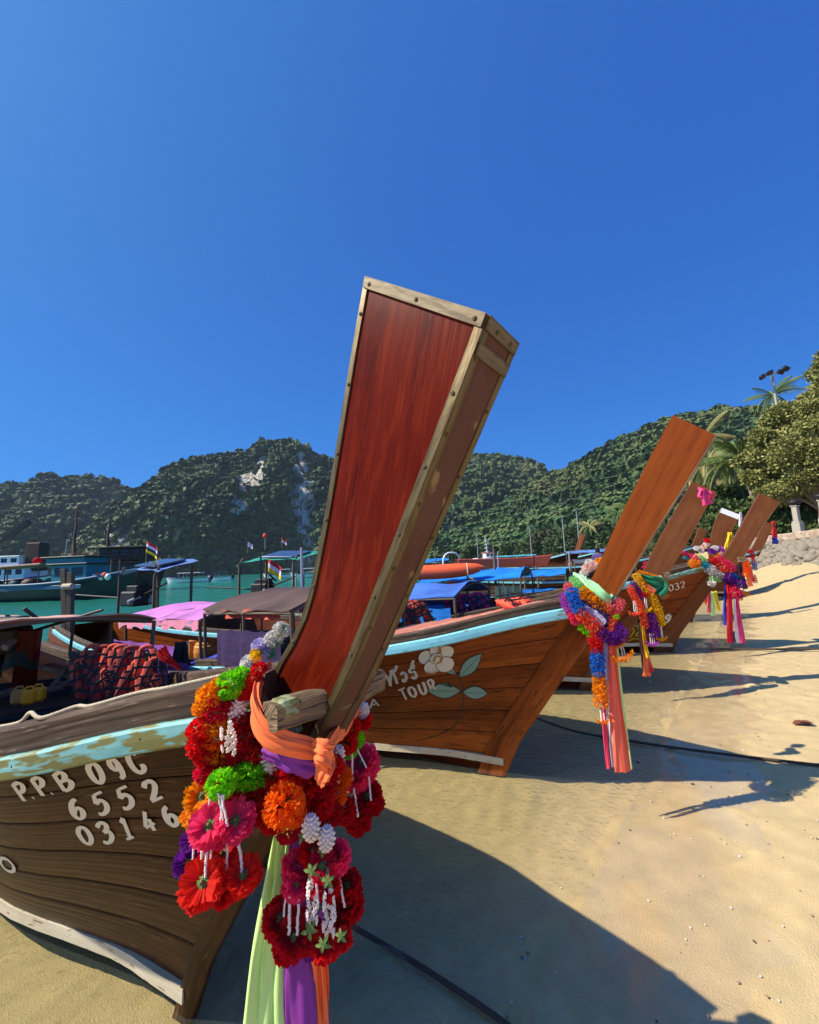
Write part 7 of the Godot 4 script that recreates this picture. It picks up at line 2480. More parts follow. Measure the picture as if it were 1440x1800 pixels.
	ribbon("white_ribbon", "long white ribbon between the pink and coral ones", [Vector3(1.264, 1.035, -2.76), Vector3(1.236, 0.803, -2.75), Vector3(1.216, 0.54, -2.74), Vector3(1.204, 0.323, -2.72)], 0.055, 0.055, 1.5, 0.008, M.c_white)
	ribbon("coral_ribbon", "broad coral ribbon under the rainbow garland", [Vector3(1.267, 1.088, -2.73), Vector3(1.258, 0.849, -2.72), Vector3(1.254, 0.587, -2.71), Vector3(1.251, 0.306, -2.69)], 0.04, 0.125, 1.2, 0.01, M.c_coral)
	ribbon("green_ribbon", "thin lime ribbon at the right side of the coral one", [Vector3(1.309, 1.083, -2.75), Vector3(1.3, 0.881, -2.74), Vector3(1.303, 0.65, -2.74), Vector3(1.299, 0.305, -2.72)], 0.025, 0.03, 1.0, 0.005, M.c_lime)
	ribbon("navy_ribbon", "short navy ribbon showing behind the coral one", [Vector3(1.309, 1.064, -2.77), Vector3(1.311, 0.968, -2.77), Vector3(1.305, 0.86, -2.76)], 0.03, 0.03, 1.0, 0.005, M.c_navy)
	# ================================================= boat with the pink bow
	g = thing("garland", "yellow, orange and purple flower garland on the second prow from the right of the red one", "garland")
	tag(g, "yellow, orange and purple flower garland on the bow below the pink cloth bow")
	strand(g, [Vector3(2.595, 1.38, -4.81), Vector3(2.654, 1.256, -4.795), Vector3(2.72, 1.147, -4.78), Vector3(2.777, 1.018, -4.78), Vector3(2.794, 0.856, -4.78)], 0.05, "yellow")
	strand(g, [Vector3(2.67, 1.419, -4.87), Vector3(2.78, 1.372, -4.84), Vector3(2.893, 1.324, -4.84), Vector3(2.952, 1.256, -4.855)], 0.036, "amber")
	strand(g, [Vector3(2.552, 1.308, -4.825), Vector3(2.597, 1.221, -4.804), Vector3(2.618, 1.136, -4.795)], 0.033, "purple")
	strand(g, [Vector3(2.524, 1.252, -4.825), Vector3(2.537, 1.18, -4.81), Vector3(2.577, 1.067, -4.786), Vector3(2.611, 0.954, -4.78), Vector3(2.618, 0.827, -4.78)], 0.044, "coral")
	strand(g, [Vector3(2.69, 0.923, -4.774), Vector3(2.698, 0.742, -4.774)], 0.062, "purple")
	strand(g, [Vector3(2.629, 1.179, -4.78), Vector3(2.664, 1.163, -4.78)], 0.035, "red")
	for q in [[Vector3(2.513, 1.105, -4.78), 80], [Vector3(2.53, 1.105, -4.78), 85], [Vector3(2.544, 1.104, -4.78), 80], [Vector3(2.637, 1.144, -4.768), 90], [Vector3(2.655, 1.143, -4.768), 85], [Vector3(2.652, 0.745, -4.768), 75], [Vector3(2.673, 0.737, -4.768), 75], [Vector3(2.695, 0.743, -4.768), 75], [Vector3(2.786, 0.822, -4.774), 90], [Vector3(2.796, 0.822, -4.774), 90], [Vector3(2.889, 1.26, -4.81), 70], [Vector3(2.911, 1.259, -4.81), 75]]:
		fl(g, "cord", q[0], 0, "", Vector3(0, -1, 0), q[1] / 4.5 / 720 * 4.9)
	fl(g, "cresc", Vector3(2.506, 0.962, -4.765), 0.068, "coral", Vector3(1, 0, 0.1))
	fl(g, "cresc", Vector3(2.631, 0.995, -4.756), 0.068, "yellow", Vector3(1, 0.05, 0.1))
	fl(g, "cresc", Vector3(2.66, 0.625, -4.756), 0.074, "lilac", Vector3(1, 0, 0.1))
	fl(g, "cresc", Vector3(2.78, 0.675, -4.762), 0.062, "yellow", Vector3(1, 0.1, 0.1))
	fl(g, "cresc", Vector3(2.896, 1.135, -4.81), 0.053, "amber", Vector3(1, 0.1, 0.1))
	fl(g, "spuff", Vector3(2.766, 1.526, -4.9), 0.024, "pink")
	fl(g, "spuff", Vector3(2.746, 1.482, -4.9), 0.024, "pink")
	part_ribbon(g, [Vector3(2.562, 0.899, -4.786), Vector3(2.549, 0.677, -4.78), Vector3(2.546, 0.499, -4.78), Vector3(2.544, 0.323, -4.774)], 0.03, 0.03, M.c_black)
	part_ribbon(g, [Vector3(2.576, 0.899, -4.78), Vector3(2.573, 0.676, -4.78), Vector3(2.582, 0.471, -4.774), Vector3(2.572, 0.282, -4.774)], 0.04, 0.1, M.c_orange)
	part_ribbon(g, [Vector3(2.58, 0.83, -4.774), Vector3(2.593, 0.635, -4.774), Vector3(2.605, 0.485, -4.768)], 0.03, 0.06, M.c_yellow)
	part_ribbon(g, [Vector3(2.58, 0.856, -4.783), Vector3(2.591, 0.524, -4.78), Vector3(2.614, 0.326, -4.78)], 0.03, 0.08, M.c_red)
	s = thing("green_cloth", "folded green and coral cloth tucked into the yellow garland", "cloth wrap")
	put("green_cloth", ribbon_mesh([Vector3(2.636, 1.392, -4.828), Vector3(2.735, 1.331, -4.795), Vector3(2.869, 1.275, -4.81), Vector3(2.773, 1.202, -4.786)], 0.06, 0.2, 2.0, 0.02, Vector3(0.1, 0.3, 1)), M.c_green, s)
	put("coral_cloth", ribbon_mesh([Vector3(2.631, 1.371, -4.81), Vector3(2.677, 1.277, -4.78), Vector3(2.753, 1.197, -4.765)], 0.05, 0.09, 2.0, 0.012, Vector3(0.1, 0.3, 1)), M.c_coral, s)
	s = thing("pink_bow", "bright pink cloth tied round the tip of the brown prow behind the orange one", "cloth wrap")
	put("band", sash_mesh([Vector3(3.514, 2.469, -5), Vector3(3.464, 2.374, -4.82), Vector3(3.544, 2.316, -4.8), Vector3(3.687, 2.337, -4.9)], 0.014, 0.02, 0.014, 0.4), M.c_magenta, s)
	put("tail", ribbon_mesh([Vector3(3.5, 2.348, -4.78), Vector3(3.454, 2.275, -4.74), Vector3(3.474, 2.173, -4.74)], 0.07, 0.13, 4.0, 0.02, Vector3(0.2, 0.1, 1)), M.c_magenta, s)
	put("tail", ribbon_mesh([Vector3(3.461, 2.349, -4.76), Vector3(3.414, 2.31, -4.74), Vector3(3.406, 2.258, -4.73)], 0.05, 0.06, 3.0, 0.016, Vector3(0.2, 0.1, 1)), M.c_magenta, s)
	put("tail", ribbon_mesh([Vector3(3.547, 2.341, -4.8), Vector3(3.571, 2.311, -4.78), Vector3(3.606, 2.279, -4.8)], 0.06, 0.09, 3.0, 0.016, Vector3(0.2, 0.1, 1)), M.c_magenta, s)
	# ================================================= boat 032
	g = thing("garland", "many coloured flower garland on the bow numbered 032", "garland")
	for q in [["amber", [Vector3(4.464, 1.472, -6.6), Vector3(4.535, 1.458, -6.59)], 28], ["pink", [Vector3(4.524, 1.572, -6.62), Vector3(4.57, 1.502, -6.6)], 20], ["mint", [Vector3(4.595, 1.558, -6.6), Vector3(4.653, 1.499, -6.59)], 22], ["cyan", [Vector3(4.63, 1.466, -6.58), Vector3(4.69, 1.408, -6.58)], 22], ["white", [Vector3(4.713, 1.373, -6.57), Vector3(4.764, 1.305, -6.56), Vector3(4.847, 1.257, -6.56)], 32], ["red", [Vector3(4.773, 1.517, -6.58), Vector3(4.839, 1.447, -6.56)], 24], ["pink", [Vector3(4.879, 1.546, -6.58), Vector3(4.956, 1.453, -6.55), Vector3(5.048, 1.361, -6.54)], 26],
			["coral", [Vector3(4.891, 1.389, -6.55), Vector3(4.975, 1.319, -6.54)], 24], ["blue", [Vector3(5.004, 1.285, -6.54), Vector3(5.074, 1.227, -6.54)], 20], ["green", [Vector3(5.094, 1.215, -6.54), Vector3(5.147, 1.191, -6.54)], 18], ["purple", [Vector3(4.911, 1.233, -6.53), Vector3(5.006, 1.153, -6.524), Vector3(5.128, 1.137, -6.54)], 32], ["mint", [Vector3(4.706, 1.229, -6.556), Vector3(4.83, 1.192, -6.55)], 16], ["pink", [Vector3(4.975, 1.055, -6.53), Vector3(5.032, 0.987, -6.53)], 36], ["crimson", [Vector3(5.109, 1.006, -6.54), Vector3(5.105, 0.897, -6.54)], 16], ["amber", [Vector3(5.161, 0.982, -6.54), Vector3(5.234, 0.967, -6.55)], 14], ["white", [Vector3(5.108, 0.995, -6.54), Vector3(5.164, 1.004, -6.54)], 12]]:
		strand(g, q[1], q[2] / 4.0 / 720 * 6.75, q[0])
	fl(g, "carn", Vector3(4.68, 1.15, -6.52), 0.059, "white", Vector3(0, 1, 0.4))
	fl(g, "cord", Vector3(4.709, 1.263, -6.53), 0, "", Vector3(0, -1, 0), 0.113)
	part_ribbon(g, [Vector3(4.903, 1.123, -6.54), Vector3(4.853, 0.797, -6.54), Vector3(4.817, 0.507, -6.54)], 0.04, 0.05, M.c_blue)
	part_ribbon(g, [Vector3(4.935, 1.123, -6.524), Vector3(4.889, 0.69, -6.52), Vector3(4.835, 0.24, -6.52)], 0.08, 0.12, M.c_red)
	part_ribbon(g, [Vector3(5.007, 0.901, -6.528), Vector3(4.98, 0.579, -6.524), Vector3(4.965, 0.238, -6.524)], 0.06, 0.1, M.c_white)
	part_ribbon(g, [Vector3(4.916, 0.411, -6.52), Vector3(4.919, 0.325, -6.52), Vector3(4.918, 0.241, -6.52)], 0.05, 0.07, M.c_navy)
	part_ribbon(g, [Vector3(5.036, 0.922, -6.524), Vector3(5.032, 0.577, -6.52), Vector3(5.038, 0.236, -6.52)], 0.06, 0.1, M.c_magenta)
	g = thing("posy", "purple and pale yellow cloth roses on the bow numbered 032", "posy")
	for q in [[Vector3(4.831, 1.651, -6.62), "purple"], [Vector3(4.884, 1.592, -6.61), "yellow"], [Vector3(4.961, 1.68, -6.62), "lilac"], [Vector3(4.89, 1.695, -6.63), "white"], [Vector3(4.931, 1.625, -6.62), "blush"]]:
		fl(g, "rose", q[0], 0.06, q[1], Vector3(-0.1, 0.7, 0.7))
	g = thing("posy", "white and red cloth flowers at the foot of the white capped prow", "posy")
	for q in [[Vector3(6.86, 1.758, -9.9), "white"], [Vector3(6.956, 1.704, -9.9), "white"], [Vector3(7.112, 1.851, -9.9), "white"], [Vector3(7.035, 1.786, -9.9), "blush"], [Vector3(7.13, 1.936, -9.9), "red"]]:
		fl(g, "rose", q[0], 0.076, q[1], Vector3(-0.1, 0.7, 0.7))
	ribbon("white_streamer", "white cloth streamer hanging from the tip of the white capped prow", [Vector3(7.858, 2.555, -9.7), Vector3(7.841, 2.369, -9.7), Vector3(7.831, 2.132, -9.7)], 0.06, 0.09, 2.0, 0.02, M.c_white)
	ribbon("yellow_streamer", "yellow cloth hanging beside the white capped prow", [Vector3(7.634, 2.097, -9.8), Vector3(7.569, 1.879, -9.8), Vector3(7.486, 1.646, -9.8)], 0.08, 0.2, 3.0, 0.03, M.c_yellow)
	g = thing("ribbon_bunch", "bunch of lime, yellow and pink ribbons seen under the bow numbered 032", "ribbons")
	part_ribbon(g, [Vector3(7.084, 0.719, -10), Vector3(7.065, 0.452, -10), Vector3(7.041, 0.221, -10)], 0.1, 0.12, M.c_magenta)
	part_ribbon(g, [Vector3(7.133, 0.72, -9.95), Vector3(7.104, 0.455, -9.95), Vector3(7.075, 0.167, -9.95)], 0.1, 0.14, M.c_lime)
	part_ribbon(g, [Vector3(7.203, 0.734, -9.95), Vector3(7.209, 0.485, -9.95), Vector3(7.224, 0.269, -9.95)], 0.08, 0.1, M.c_yellow)
	part_ribbon(g, [Vector3(7.059, 0.649, -10.05), Vector3(7.025, 0.517, -10.05), Vector3(6.995, 0.417, -10.05)], 0.08, 0.08, M.c_orange)
	g = thing("garland", "orange, red and white garland with navy ribbons on the bow behind the broad dark prow", "garland")
	for q in [["red", [Vector3(11.577, 1.639, -14.2), Vector3(11.692, 1.586, -14.2)], 20], ["crimson", [Vector3(11.646, 1.442, -14.2), Vector3(11.691, 1.246, -14.2)], 18], ["white", [Vector3(11.423, 1.304, -14.1), Vector3(11.505, 1.373, -14.1)], 16], ["orange", [Vector3(11.337, 1.379, -14.1), Vector3(11.297, 1.164, -14), Vector3(11.232, 0.882, -14)], 20], ["navy2", [Vector3(11.656, 1.247, -14.1), Vector3(11.652, 1.055, -14.1)], 14], ["crimson", [Vector3(11.569, 0.819, -14.1), Vector3(11.589, 0.628, -14.1)], 14]]:
		strand(g, q[1], q[2] / 4.0 / 720 * 14.1, "blue" if q[0] == "navy2" else q[0])
	part_ribbon(g, [Vector3(11.293, 1.069, -14), Vector3(11.314, 0.784, -14), Vector3(11.352, 0.49, -14)], 0.14, 0.24, M.c_orange)
	part_ribbon(g, [Vector3(11.498, 1.157, -14.1), Vector3(11.504, 0.869, -14.1), Vector3(11.517, 0.631, -14.1)], 0.12, 0.16, M.c_coral)
	part_ribbon(g, [Vector3(11.144, 1.218, -14.1), Vector3(11.179, 0.787, -14.1), Vector3(11.228, 0.396, -14.1)], 0.16, 0.22, M.c_navy)
	ribbon("striped_streamer", "red, white and blue streamer hanging beyond the broad dark prow", [Vector3(12.753, 2.673, -14.4), Vector3(12.753, 2.347, -14.4), Vector3(12.74, 2.072, -14.4)], 0.08, 0.22, 3.0, 0.04, M.c_flag_red)
	ribbon("blue_streamer", "blue lower end of the streamer beyond the broad dark prow", [Vector3(12.672, 2.107, -14.35), Vector3(12.685, 1.997, -14.35), Vector3(12.676, 1.873, -14.35)], 0.2, 0.24, 3.0, 0.03, M.c_blue)
	g = thing("garland", "small pink garland on the far prow left of the white capped one", "garland")
	strand(g, [Vector3(10.652, 1.742, -16.2), Vector3(10.777, 1.626, -16.2), Vector3(10.937, 1.564, -16.2)], 0.09, "pink")
	strand(g, [Vector3(10.68, 1.519, -16.2), Vector3(10.843, 1.485, -16.2)], 0.056, "cyan")
	g = thing("garland", "pink and white garland on the far dark prow left of the orange blade", "garland")
	strand(g, [Vector3(7.296, 1.393, -19), Vector3(7.464, 1.231, -19), Vector3(7.554, 1.072, -19)], 0.12, "blush")
	strand(g, [Vector3(7.393, 1.027, -19), Vector3(7.427, 0.819, -19)], 0.08, "green")
	# ================================================= ropes
	tag(put("mooring_rope", rope_mesh([Vector3(-0.568, 0.557, -1.62), Vector3(-0.371, 0.437, -1.6), Vector3(-0.269, 0.02, -2.012), Vector3(0.02, 0.01, -1.831), Vector3(0.274, 0.02, -1.626), Vector3(0.435, 0.03, -1.463)], 0.0105, 460, 46.0), M.rope_dark), "dark twisted mooring rope running from the nearest bow across the sand", "rope")
	tag(put("mooring_rope", rope_mesh([Vector3(0.98, 0.24, -3.9), Vector3(1.456, 0.02, -4.052), Vector3(1.923, 0.02, -3.751), Vector3(2.348, 0.045, -3.462), Vector3(2.871, 0.07, -3.17), Vector3(3.254, 0.1, -2.94)], 0.011, 400, 60.0), M.rope_dark), "thin dark rope lying on the sand behind the coral ribbon", "rope")
	tag(put("mooring_rope", rope_mesh([Vector3(4.86, 0.05, -6.987), Vector3(5.217, 0.05, -6.966), Vector3(5.779, 0.09, -6.653), Vector3(6.429, 0.12, -6.418)], 0.016, 200, 40.0), M.rope_dark), "dark rope on the far sand beside the ribbons of the 032 bow", "rope")
	var pr := PackedVector3Array()
	var b1 := get_node("longtail_boat") as Node3D
	for q in [[1.25, 0.02, 0.0], [1.05, -0.03, 0.0], [0.98, -0.02, 0.05], [0.9, 0.0, 0.0], [0.82, -0.03, 0.02], [0.74, -0.01, 0.0], [0.6, -0.03, 0.01], [0.48, -0.02, 0.0], [0.3, -0.06, 0.01]]:
		pr.append(b1.transform * (skin(q[0], 1.0, 1.0, 1.0, q[1]) + Vector3(0, 0.134 + q[2] * 0.5, 0)))
	tag(put("pale_rope", rope_mesh(Array(pr), 0.0065, 260, 50.0), M.rope_pale), "pale rope lying along the weathered gunwale of the nearest boat", "rope")
	var b2 := get_node("longtail_boat_001") as Node3D
	pr = PackedVector3Array()
	for q in [[1.5, -0.1, 0.0], [1.3, -0.2, 0.0], [1.2, -0.14, 0.06], [1.05, -0.22, 0.02], [0.9, -0.2, 0.0], [0.7, -0.16, 0.01], [0.55, -0.1, 0.03]]:
		pr.append(b2.transform * (skin(q[0], 1.0, 1.06, 1.0, q[1]) + Vector3(0, 0.03 + q[2], 0)))
	tag(put("pale_rope", rope_mesh(Array(pr), 0.012, 160, 24.0), M.rope_pale), "pale rope looped on the orange foredeck beside the painted flower", "rope")
	# ================================================= life vests and gear
	FM.vest = vest_mesh()
	var spots := [[Vector3(-2.689, 0.898, -3.55), 0.2, 0], [Vector3(-2.59, 0.888, -3.52), 0.1, 1], [Vector3(-2.505, 0.898, -3.5), -0.1, 0], [Vector3(-2.415, 0.89, -3.48), 0.1, 0], [Vector3(-2.322, 0.887, -3.46), 0.0, 1], [Vector3(-2.162, 0.886, -3.42), 0.1, 0], [Vector3(-2.434, 0.75, -3.44), 0.5, 0], [Vector3(-2.246, 0.725, -3.38), -0.2, 1], [Vector3(-2.085, 0.709, -3.34), 0.2, 0], [Vector3(-2.579, 0.768, -3.46), -0.3, 1], [Vector3(-2.482, 0.714, -3.42), 0.1, 1], [Vector3(-2.73, 0.793, -3.52), 0.3, 0], [Vector3(-2.221, 0.792, -3.42), 0.1, 0], [Vector3(-2.361, 0.789, -3.45), 0.2, 1], [Vector3(-2.07, 0.814, -3.38), -0.1, 0]]
	var words := ["leftmost of the top row on the rack", "second from the left in the top row", "third from the left in the top row", "fourth from the left in the top row", "fifth in the top row beside the gap", "at the right end of the top row", "tilted below the middle of the rack", "low in the middle of the rack", "lowest, by the purple cloth", "below the leftmost one", "lowest at the left of the rack", "hanging off the left end", "under the gap in the top row", "in the middle of the second row", "at the right end of the second row"]
	var v0: Node3D = null
	var i := 0
	for q in spots:
		var v: Node3D
		if v0 == null:
			v = thing("life_vest", "", "life vest", q[0], 0.3, "life vests on the rack of the nearest boat")
			put("panel", FM.vest, M.vest, v)
			put("strap", FM.vest_strap, M.strap, v)
			v0 = v
		else:
			v = v0.duplicate()
			v.name = numbered("life_vest")
			add_child(v, true)
			v.position = q[0]
		v.rotation = Vector3(-0.15, 0.35, q[1])
		v.scale = Vector3(0.5 + 0.06 * sin(i * 2.0), 0.6 + 0.09 * sin(i * 3.1), 0.55 + 0.12 * sin(i * 1.3))
		(v.get_child(0) as MeshInstance3D).material_override = M.vest if q[2] == 0 else M.vest_dark
		v.set_meta("label", "orange life vest with black straps, " + words[i])
		i += 1
	s = thing("vest_rack", "dark rail and boards that hold the orange life vests", "rack")
	var b := MB.new()
	b.beam(Vector3(-2.887, 0.967, -3.68), Vector3(-2.063, 0.958, -3.48), 0.03, 0.03)
	b.beam(Vector3(-2.877, 0.629, -3.72), Vector3(-2.088, 0.626, -3.52), 0.03, 0.04)
	obj("rail", b, M.strap, s)
	b = MB.new()
	var a0 := Vector3(-2.913, 0.936, -3.74)
	var a1 := Vector3(-2.117, 0.929, -3.54)
	b.quad(a0, a1, a1 + Vector3(0, -0.4, 0), a0 + Vector3(0, -0.4, 0))
	b.quad(a0 + Vector3(0, 0, -0.02), a0 + Vector3(0, -0.4, -0.02), a1 + Vector3(0, -0.4, -0.02), a1 + Vector3(0, 0, -0.02))
	obj("back_board", b, M.strap, s)
	ribbon("purple_cloth", "deep purple cloth hanging at the right end of the life vest rack", [Vector3(-2.03, 0.982, -3.4), Vector3(-2.017, 0.846, -3.38), Vector3(-2.006, 0.671, -3.36)], 0.08, 0.11, 2.0, 0.012, M.tarp_dark_grape)
	ribbon("red_rag", "red rag knotted on the post above the purple cloth", [Vector3(-2.012, 1.025, -3.36), Vector3(-1.971, 0.975, -3.34), Vector3(-1.915, 0.93, -3.34), Vector3(-1.841, 0.867, -3.34)], 0.09, 0.02, 3.0, 0.02, M.fl_dark_red)
	# more vests on the boats behind
	spots = [[Vector3(-0.183, 1.02, -5), "dark red life vest beside the red prow blade", 1], [Vector3(-0.032, 1.057, -5.1), "pink life vest heaped beneath the clear curtain", 0], [Vector3(0.075, 0.985, -5.1), "dark life vest at the right of the heap by the clear curtain", 1], [Vector3(0.579, 0.997, -5.8), "pink life vest under the sky blue awning, left one", 2], [Vector3(0.753, 1.006, -5.8), "pink life vest under the sky blue awning, second", 2], [Vector3(0.951, 1.013, -5.9), "dark pink life vest under the sky blue awning, right one", 2], [Vector3(0.813, 1.265, -3.35), "coral life vest lying on the orange foredeck", 0]]
	for q in spots:
		var v: Node3D = v0.duplicate()
		v.name = numbered("life_vest")
		add_child(v, true)
		v.position = q[0]
		v.rotation = Vector3(-0.3, 0.4, 0.3)
		v.scale = Vector3(0.8, 0.75, 0.8) if q[2] != 0 or i < 0 else Vector3(0.8, 0.5, 0.8)
		(v.get_child(0) as MeshInstance3D).material_override = [M.vest, M.vest_dark, M.vest_pink][q[2]]
		if q[2] == 0 and q[1].begins_with("coral"): v.rotation = Vector3(-1.35, 0.5, 0.1)
		v.set_meta("label", q[1])
		v.set_meta("group", "life vests on the boats behind")
	# kayak lying on the awning frames
	var ka := Vector3(-0.552, 1.461, -7.7)
	var kc := Vector3(1.32, 1.486, -7.5)
	s = thing("kayak", "orange kayak lying on the awning frame beside the bright blue canopy", "kayak", (ka + kc) * 0.5)
	b = MB.new()
	var kp := PackedVector3Array()
	var kr: Array = []
	for j in 17:
		var f := j / 16.0
		kp.append(ka.lerp(kc, f) - (ka + kc) * 0.5 + Vector3(0, 0.05 * pow(absf(f * 2 - 1), 2.5), 0))
		kr.append(0.125 * pow(1.0 - pow(absf(f * 2 - 1), 3.5), 0.6) + 0.01)
	b.tube(kp, kr, 14)
	obj("hull", b, M.orange_plastic, s)
	b = MB.new()
	var kq := ka.lerp(kc, 0.82) - (ka + kc) * 0.5
	var ring := PackedVector3Array()
	for j in 13: ring.append(kq + Vector3(0.02, cos(TAU * j / 12.0) * 0.125, sin(TAU * j / 12.0) * 0.125))
	b.tube(ring, 0.014, 5, false)
	obj("strap", b, M.rope_pale, s)
	s = thing("kayak_rack", "thin metal rack under the orange kayak", "rack")
	b = MB.new()
	for f in [0.2, 0.85]:
		var p := ka.lerp(kc, f)
		b.bar(p + Vector3(0, -0.14, -0.5), p + Vector3(0, -0.14, 0.5), 0.018)
		for z in [-0.5, 0.5]: b.bar(p + Vector3(0, -0.14, z), Vector3(p.x, 0.4, p.z + z), 0.016)
	obj("frame", b, M.post_grey, s)
	# barrel and boxes on the painted flower boat
	s = thing("barrel", "ochre plastic barrel standing between the purple curtains", "barrel", Vector3(-2.274, 0.699, -4.6))
	b = MB.new()
	b.lathe([[0.0, 0.0], [0.1, 0.0], [0.115, 0.02], [0.115, 0.06], [0.121, 0.07], [0.115, 0.08], [0.115, 0.12], [0.108, 0.14], [0.0, 0.145]], Vector3.ZERO, 18)
	obj("body", b, M.ochre_plastic, s)
	b = MB.new()
	b.lathe([[0.0, 0.165], [0.095, 0.165], [0.1, 0.155], [0.1, 0.143]], Vector3.ZERO, 18)
	obj("lid", b, M.ochre_plastic, s)
	s = thing("crate", "ochre plastic crate left of the barrel", "crate", Vector3(-2.417, 0.686, -4.66))
	b = MB.new()
	b.box(Transform3D(Basis(Vector3.UP, 0.4), Vector3(0, 0.09, 0)), Vector3(0.12, 0.18, 0.14), 0.01)
	obj("body", b, M.ochre_plastic, s)
	b = MB.new()
	b.box(Transform3D(Basis(Vector3.UP, 0.4), Vector3(0, 0.187, 0)), Vector3(0.13, 0.02, 0.15), 0.005)
	obj("rim", b, M.ochre_plastic, s)
	ribbon("blue_tarpaulin", "crumpled blue tarpaulin by the barrel", [Vector3(-2.31, 0.698, -4.4), Vector3(-2.181, 0.716, -4.4), Vector3(-1.993, 0.754, -4.4)], 0.08, 0.06, 3.0, 0.02, M.c_blue, Vector3(0, 1, 0.4))
	ribbon("black_jacket", "black jacket hung over the bright purple curtain", [Vector3(-2.303, 0.948, -4.15), Vector3(-2.294, 0.876, -4.13), Vector3(-2.295, 0.75, -4.12)], 0.12, 0.16, 2.0, 0.025, M.c_black)
	# forward gear of the nearest boat
	s = thing("wooden_ladder", "short wooden ladder frame leaning behind the yellow jerry cans", "ladder")
	b = MB.new()
	b.beam(Vector3(-3.151, 0.677, -3.7), Vector3(-3.198, 0.803, -3.9), 0.04, 0.03)
	b.beam(Vector3(-3.033, 0.682, -3.7), Vector3(-3.113, 0.779, -3.9), 0.04, 0.03)
	obj("rail", b, M.wood_grey, s)
	for f in [0.2, 0.55, 0.9]:
		b = MB.new()
		b.beam(Vector3(-3.151, 0.677, -3.7).lerp(Vector3(-3.198, 0.803, -3.9), f), Vector3(-3.033, 0.682, -3.7).lerp(Vector3(-3.113, 0.779, -3.9), f), 0.03, 0.02)
		obj("rung", b, M.wood_grey, s)
	var plank_at := [[Vector3(-3.496, 0.8, -4), Vector3(-3.1, 0.749, -3.9), "upper weathered board behind the ladder"], [Vector3(-3.216, 0.671, -3.6), Vector3(-2.982, 0.694, -3.65), "pale weathered board under the ladder foot"], [Vector3(-3.433, 0.681, -3.5), Vector3(-3.372, 0.695, -3.6), "short pale board at the left edge"]]
	for q in plank_at:
		b = MB.new()
		b.beam(q[0], q[1], 0.12, 0.03)
		tag(obj("loose_board", b, M.wood_grey), q[2], "board")
	var cans := [[Vector3(-3.154, 0.701, -3.4), M.ochre_plastic, "ochre plastic jerry can at the left"], [Vector3(-3.054, 0.703, -3.38), M.yellow_plastic, "bright orange jerry can in the middle"], [Vector3(-3.018, 0.708, -3.42), M.yellow_plastic, "orange jerry can next to the ladder"]]
	for q in cans:
		s = thing("jerry_can", q[2], "jerry can", q[0] + Vector3(0, -0.06, 0), 0.5, "jerry cans on the nearest boat")
		b = MB.new()
		b.box(Transform3D(Basis(), Vector3(0, 0.05, 0)), Vector3(0.095, 0.11, 0.07), 0.018)
		obj("body", b, q[1], s)
		b = MB.new()
		b.tube(PackedVector3Array([Vector3(-0.03, 0.1, 0), Vector3(-0.02, 0.125, 0), Vector3(0.015, 0.125, 0), Vector3(0.025, 0.1, 0)]), 0.008, 6)
		obj("handle", b, q[1], s)
	s = thing("twin_posts", "pair of grey wooden posts lashed together in the water on the left", "posts")
	b = MB.new()
	b.beam(Vector3(-6.409, 1.789, -7.6), Vector3(-6.232, 0.046, -7.6), 0.09, 0.09, Vector3.FORWARD)
	obj("post", b, M.post_grey, s)
	b = MB.new()
	b.beam(Vector3(-6.278, 1.722, -7.6), Vector3(-6.202, 0.045, -7.6), 0.09, 0.09, Vector3.FORWARD)
	obj("post", b, M.post_grey, s)
	b = MB.new()
	for q in [[Vector3(-6.068, 0.148, -7.3), Vector3(-6.205, 0.39, -7.55)], [Vector3(-5.859, 0.103, -7.3), Vector3(-6.184, 0.389, -7.55)]]: b.beam(q[0], q[1], 0.06, 0.06, Vector3.FORWARD)
	obj("brace", b, M.post_grey, s)
	b = MB.new()
	b.bar(Vector3(-6.364, 1.459, -7.55), Vector3(-6.198, 1.463, -7.55), 0.06, 7)
	obj("lashing", b, M.rope_pale, s)
	# flags
	flag("red and white flag over a yellow one above the steel blue stern roof", Vector3(-5.929, 1.885, -9.2), 0.52, 0.34, [M.c_flag_red, M.c_white, M.c_navy, M.c_yellow])
	flag("red and white flag with a yellow pennant by the engine under the green roof", Vector3(-3.326, 1.137, -9.6), 0.78, 0.4, [M.c_flag_red, M.c_white, M.c_yellow])
	flag("small faded flag at the left end of the green roof", Vector3(-4.208, 2.091, -10.6), 0.3, 0.16, [M.c_lavender, M.c_white], "small flags over the green roof")
	flag("small faded flag at the right end of the green roof", Vector3(-3.327, 2.16, -10.6), 0.3, 0.16, [M.c_flag_red, M.c_white], "small flags over the green roof")
	s = thing("red_beacon", "small red beacon on a rod over the green roof", "beacon", Vector3(-3.732, 2.157, -10.5))
	b = MB.new()
	b.bar(Vector3.ZERO, Vector3(0, 0.3, 0), 0.008, 5)
	obj("rod", b, M.steel, s)
	b = MB.new()
	b.lathe([[0.0, 0.42], [0.05, 0.4], [0.06, 0.34], [0.05, 0.3], [0.0, 0.3]], Vector3.ZERO, 10)
	obj("lens", b, M.vest, s)
	# people
	person("person in a purple shirt standing on a far boat left of the orange prow blade", Vector3(7.909, 1.507, -17.5) * Vector3(1, 0, 1) + Vector3(0, 0.35, 0), 2.6, Color(0.09, 0.055, 0.2), Color(0.02, 0.02, 0.03))
	var p0 := get_node("person") as Node3D
	var p1: Node3D = p0.duplicate()
	p1.name = numbered("person")
	add_child(p1, true)
	p1.position = Vector3(3.383, 1.324, -20.5) * Vector3(1, 0, 1) + Vector3(0, 0.3, 0)
	p1.rotation.y = 0.6
	p1.scale = Vector3(0.9, 0.9, 0.9)
	p1.set_meta("label", "person in a purple shirt standing among boats right of the red prow blade")
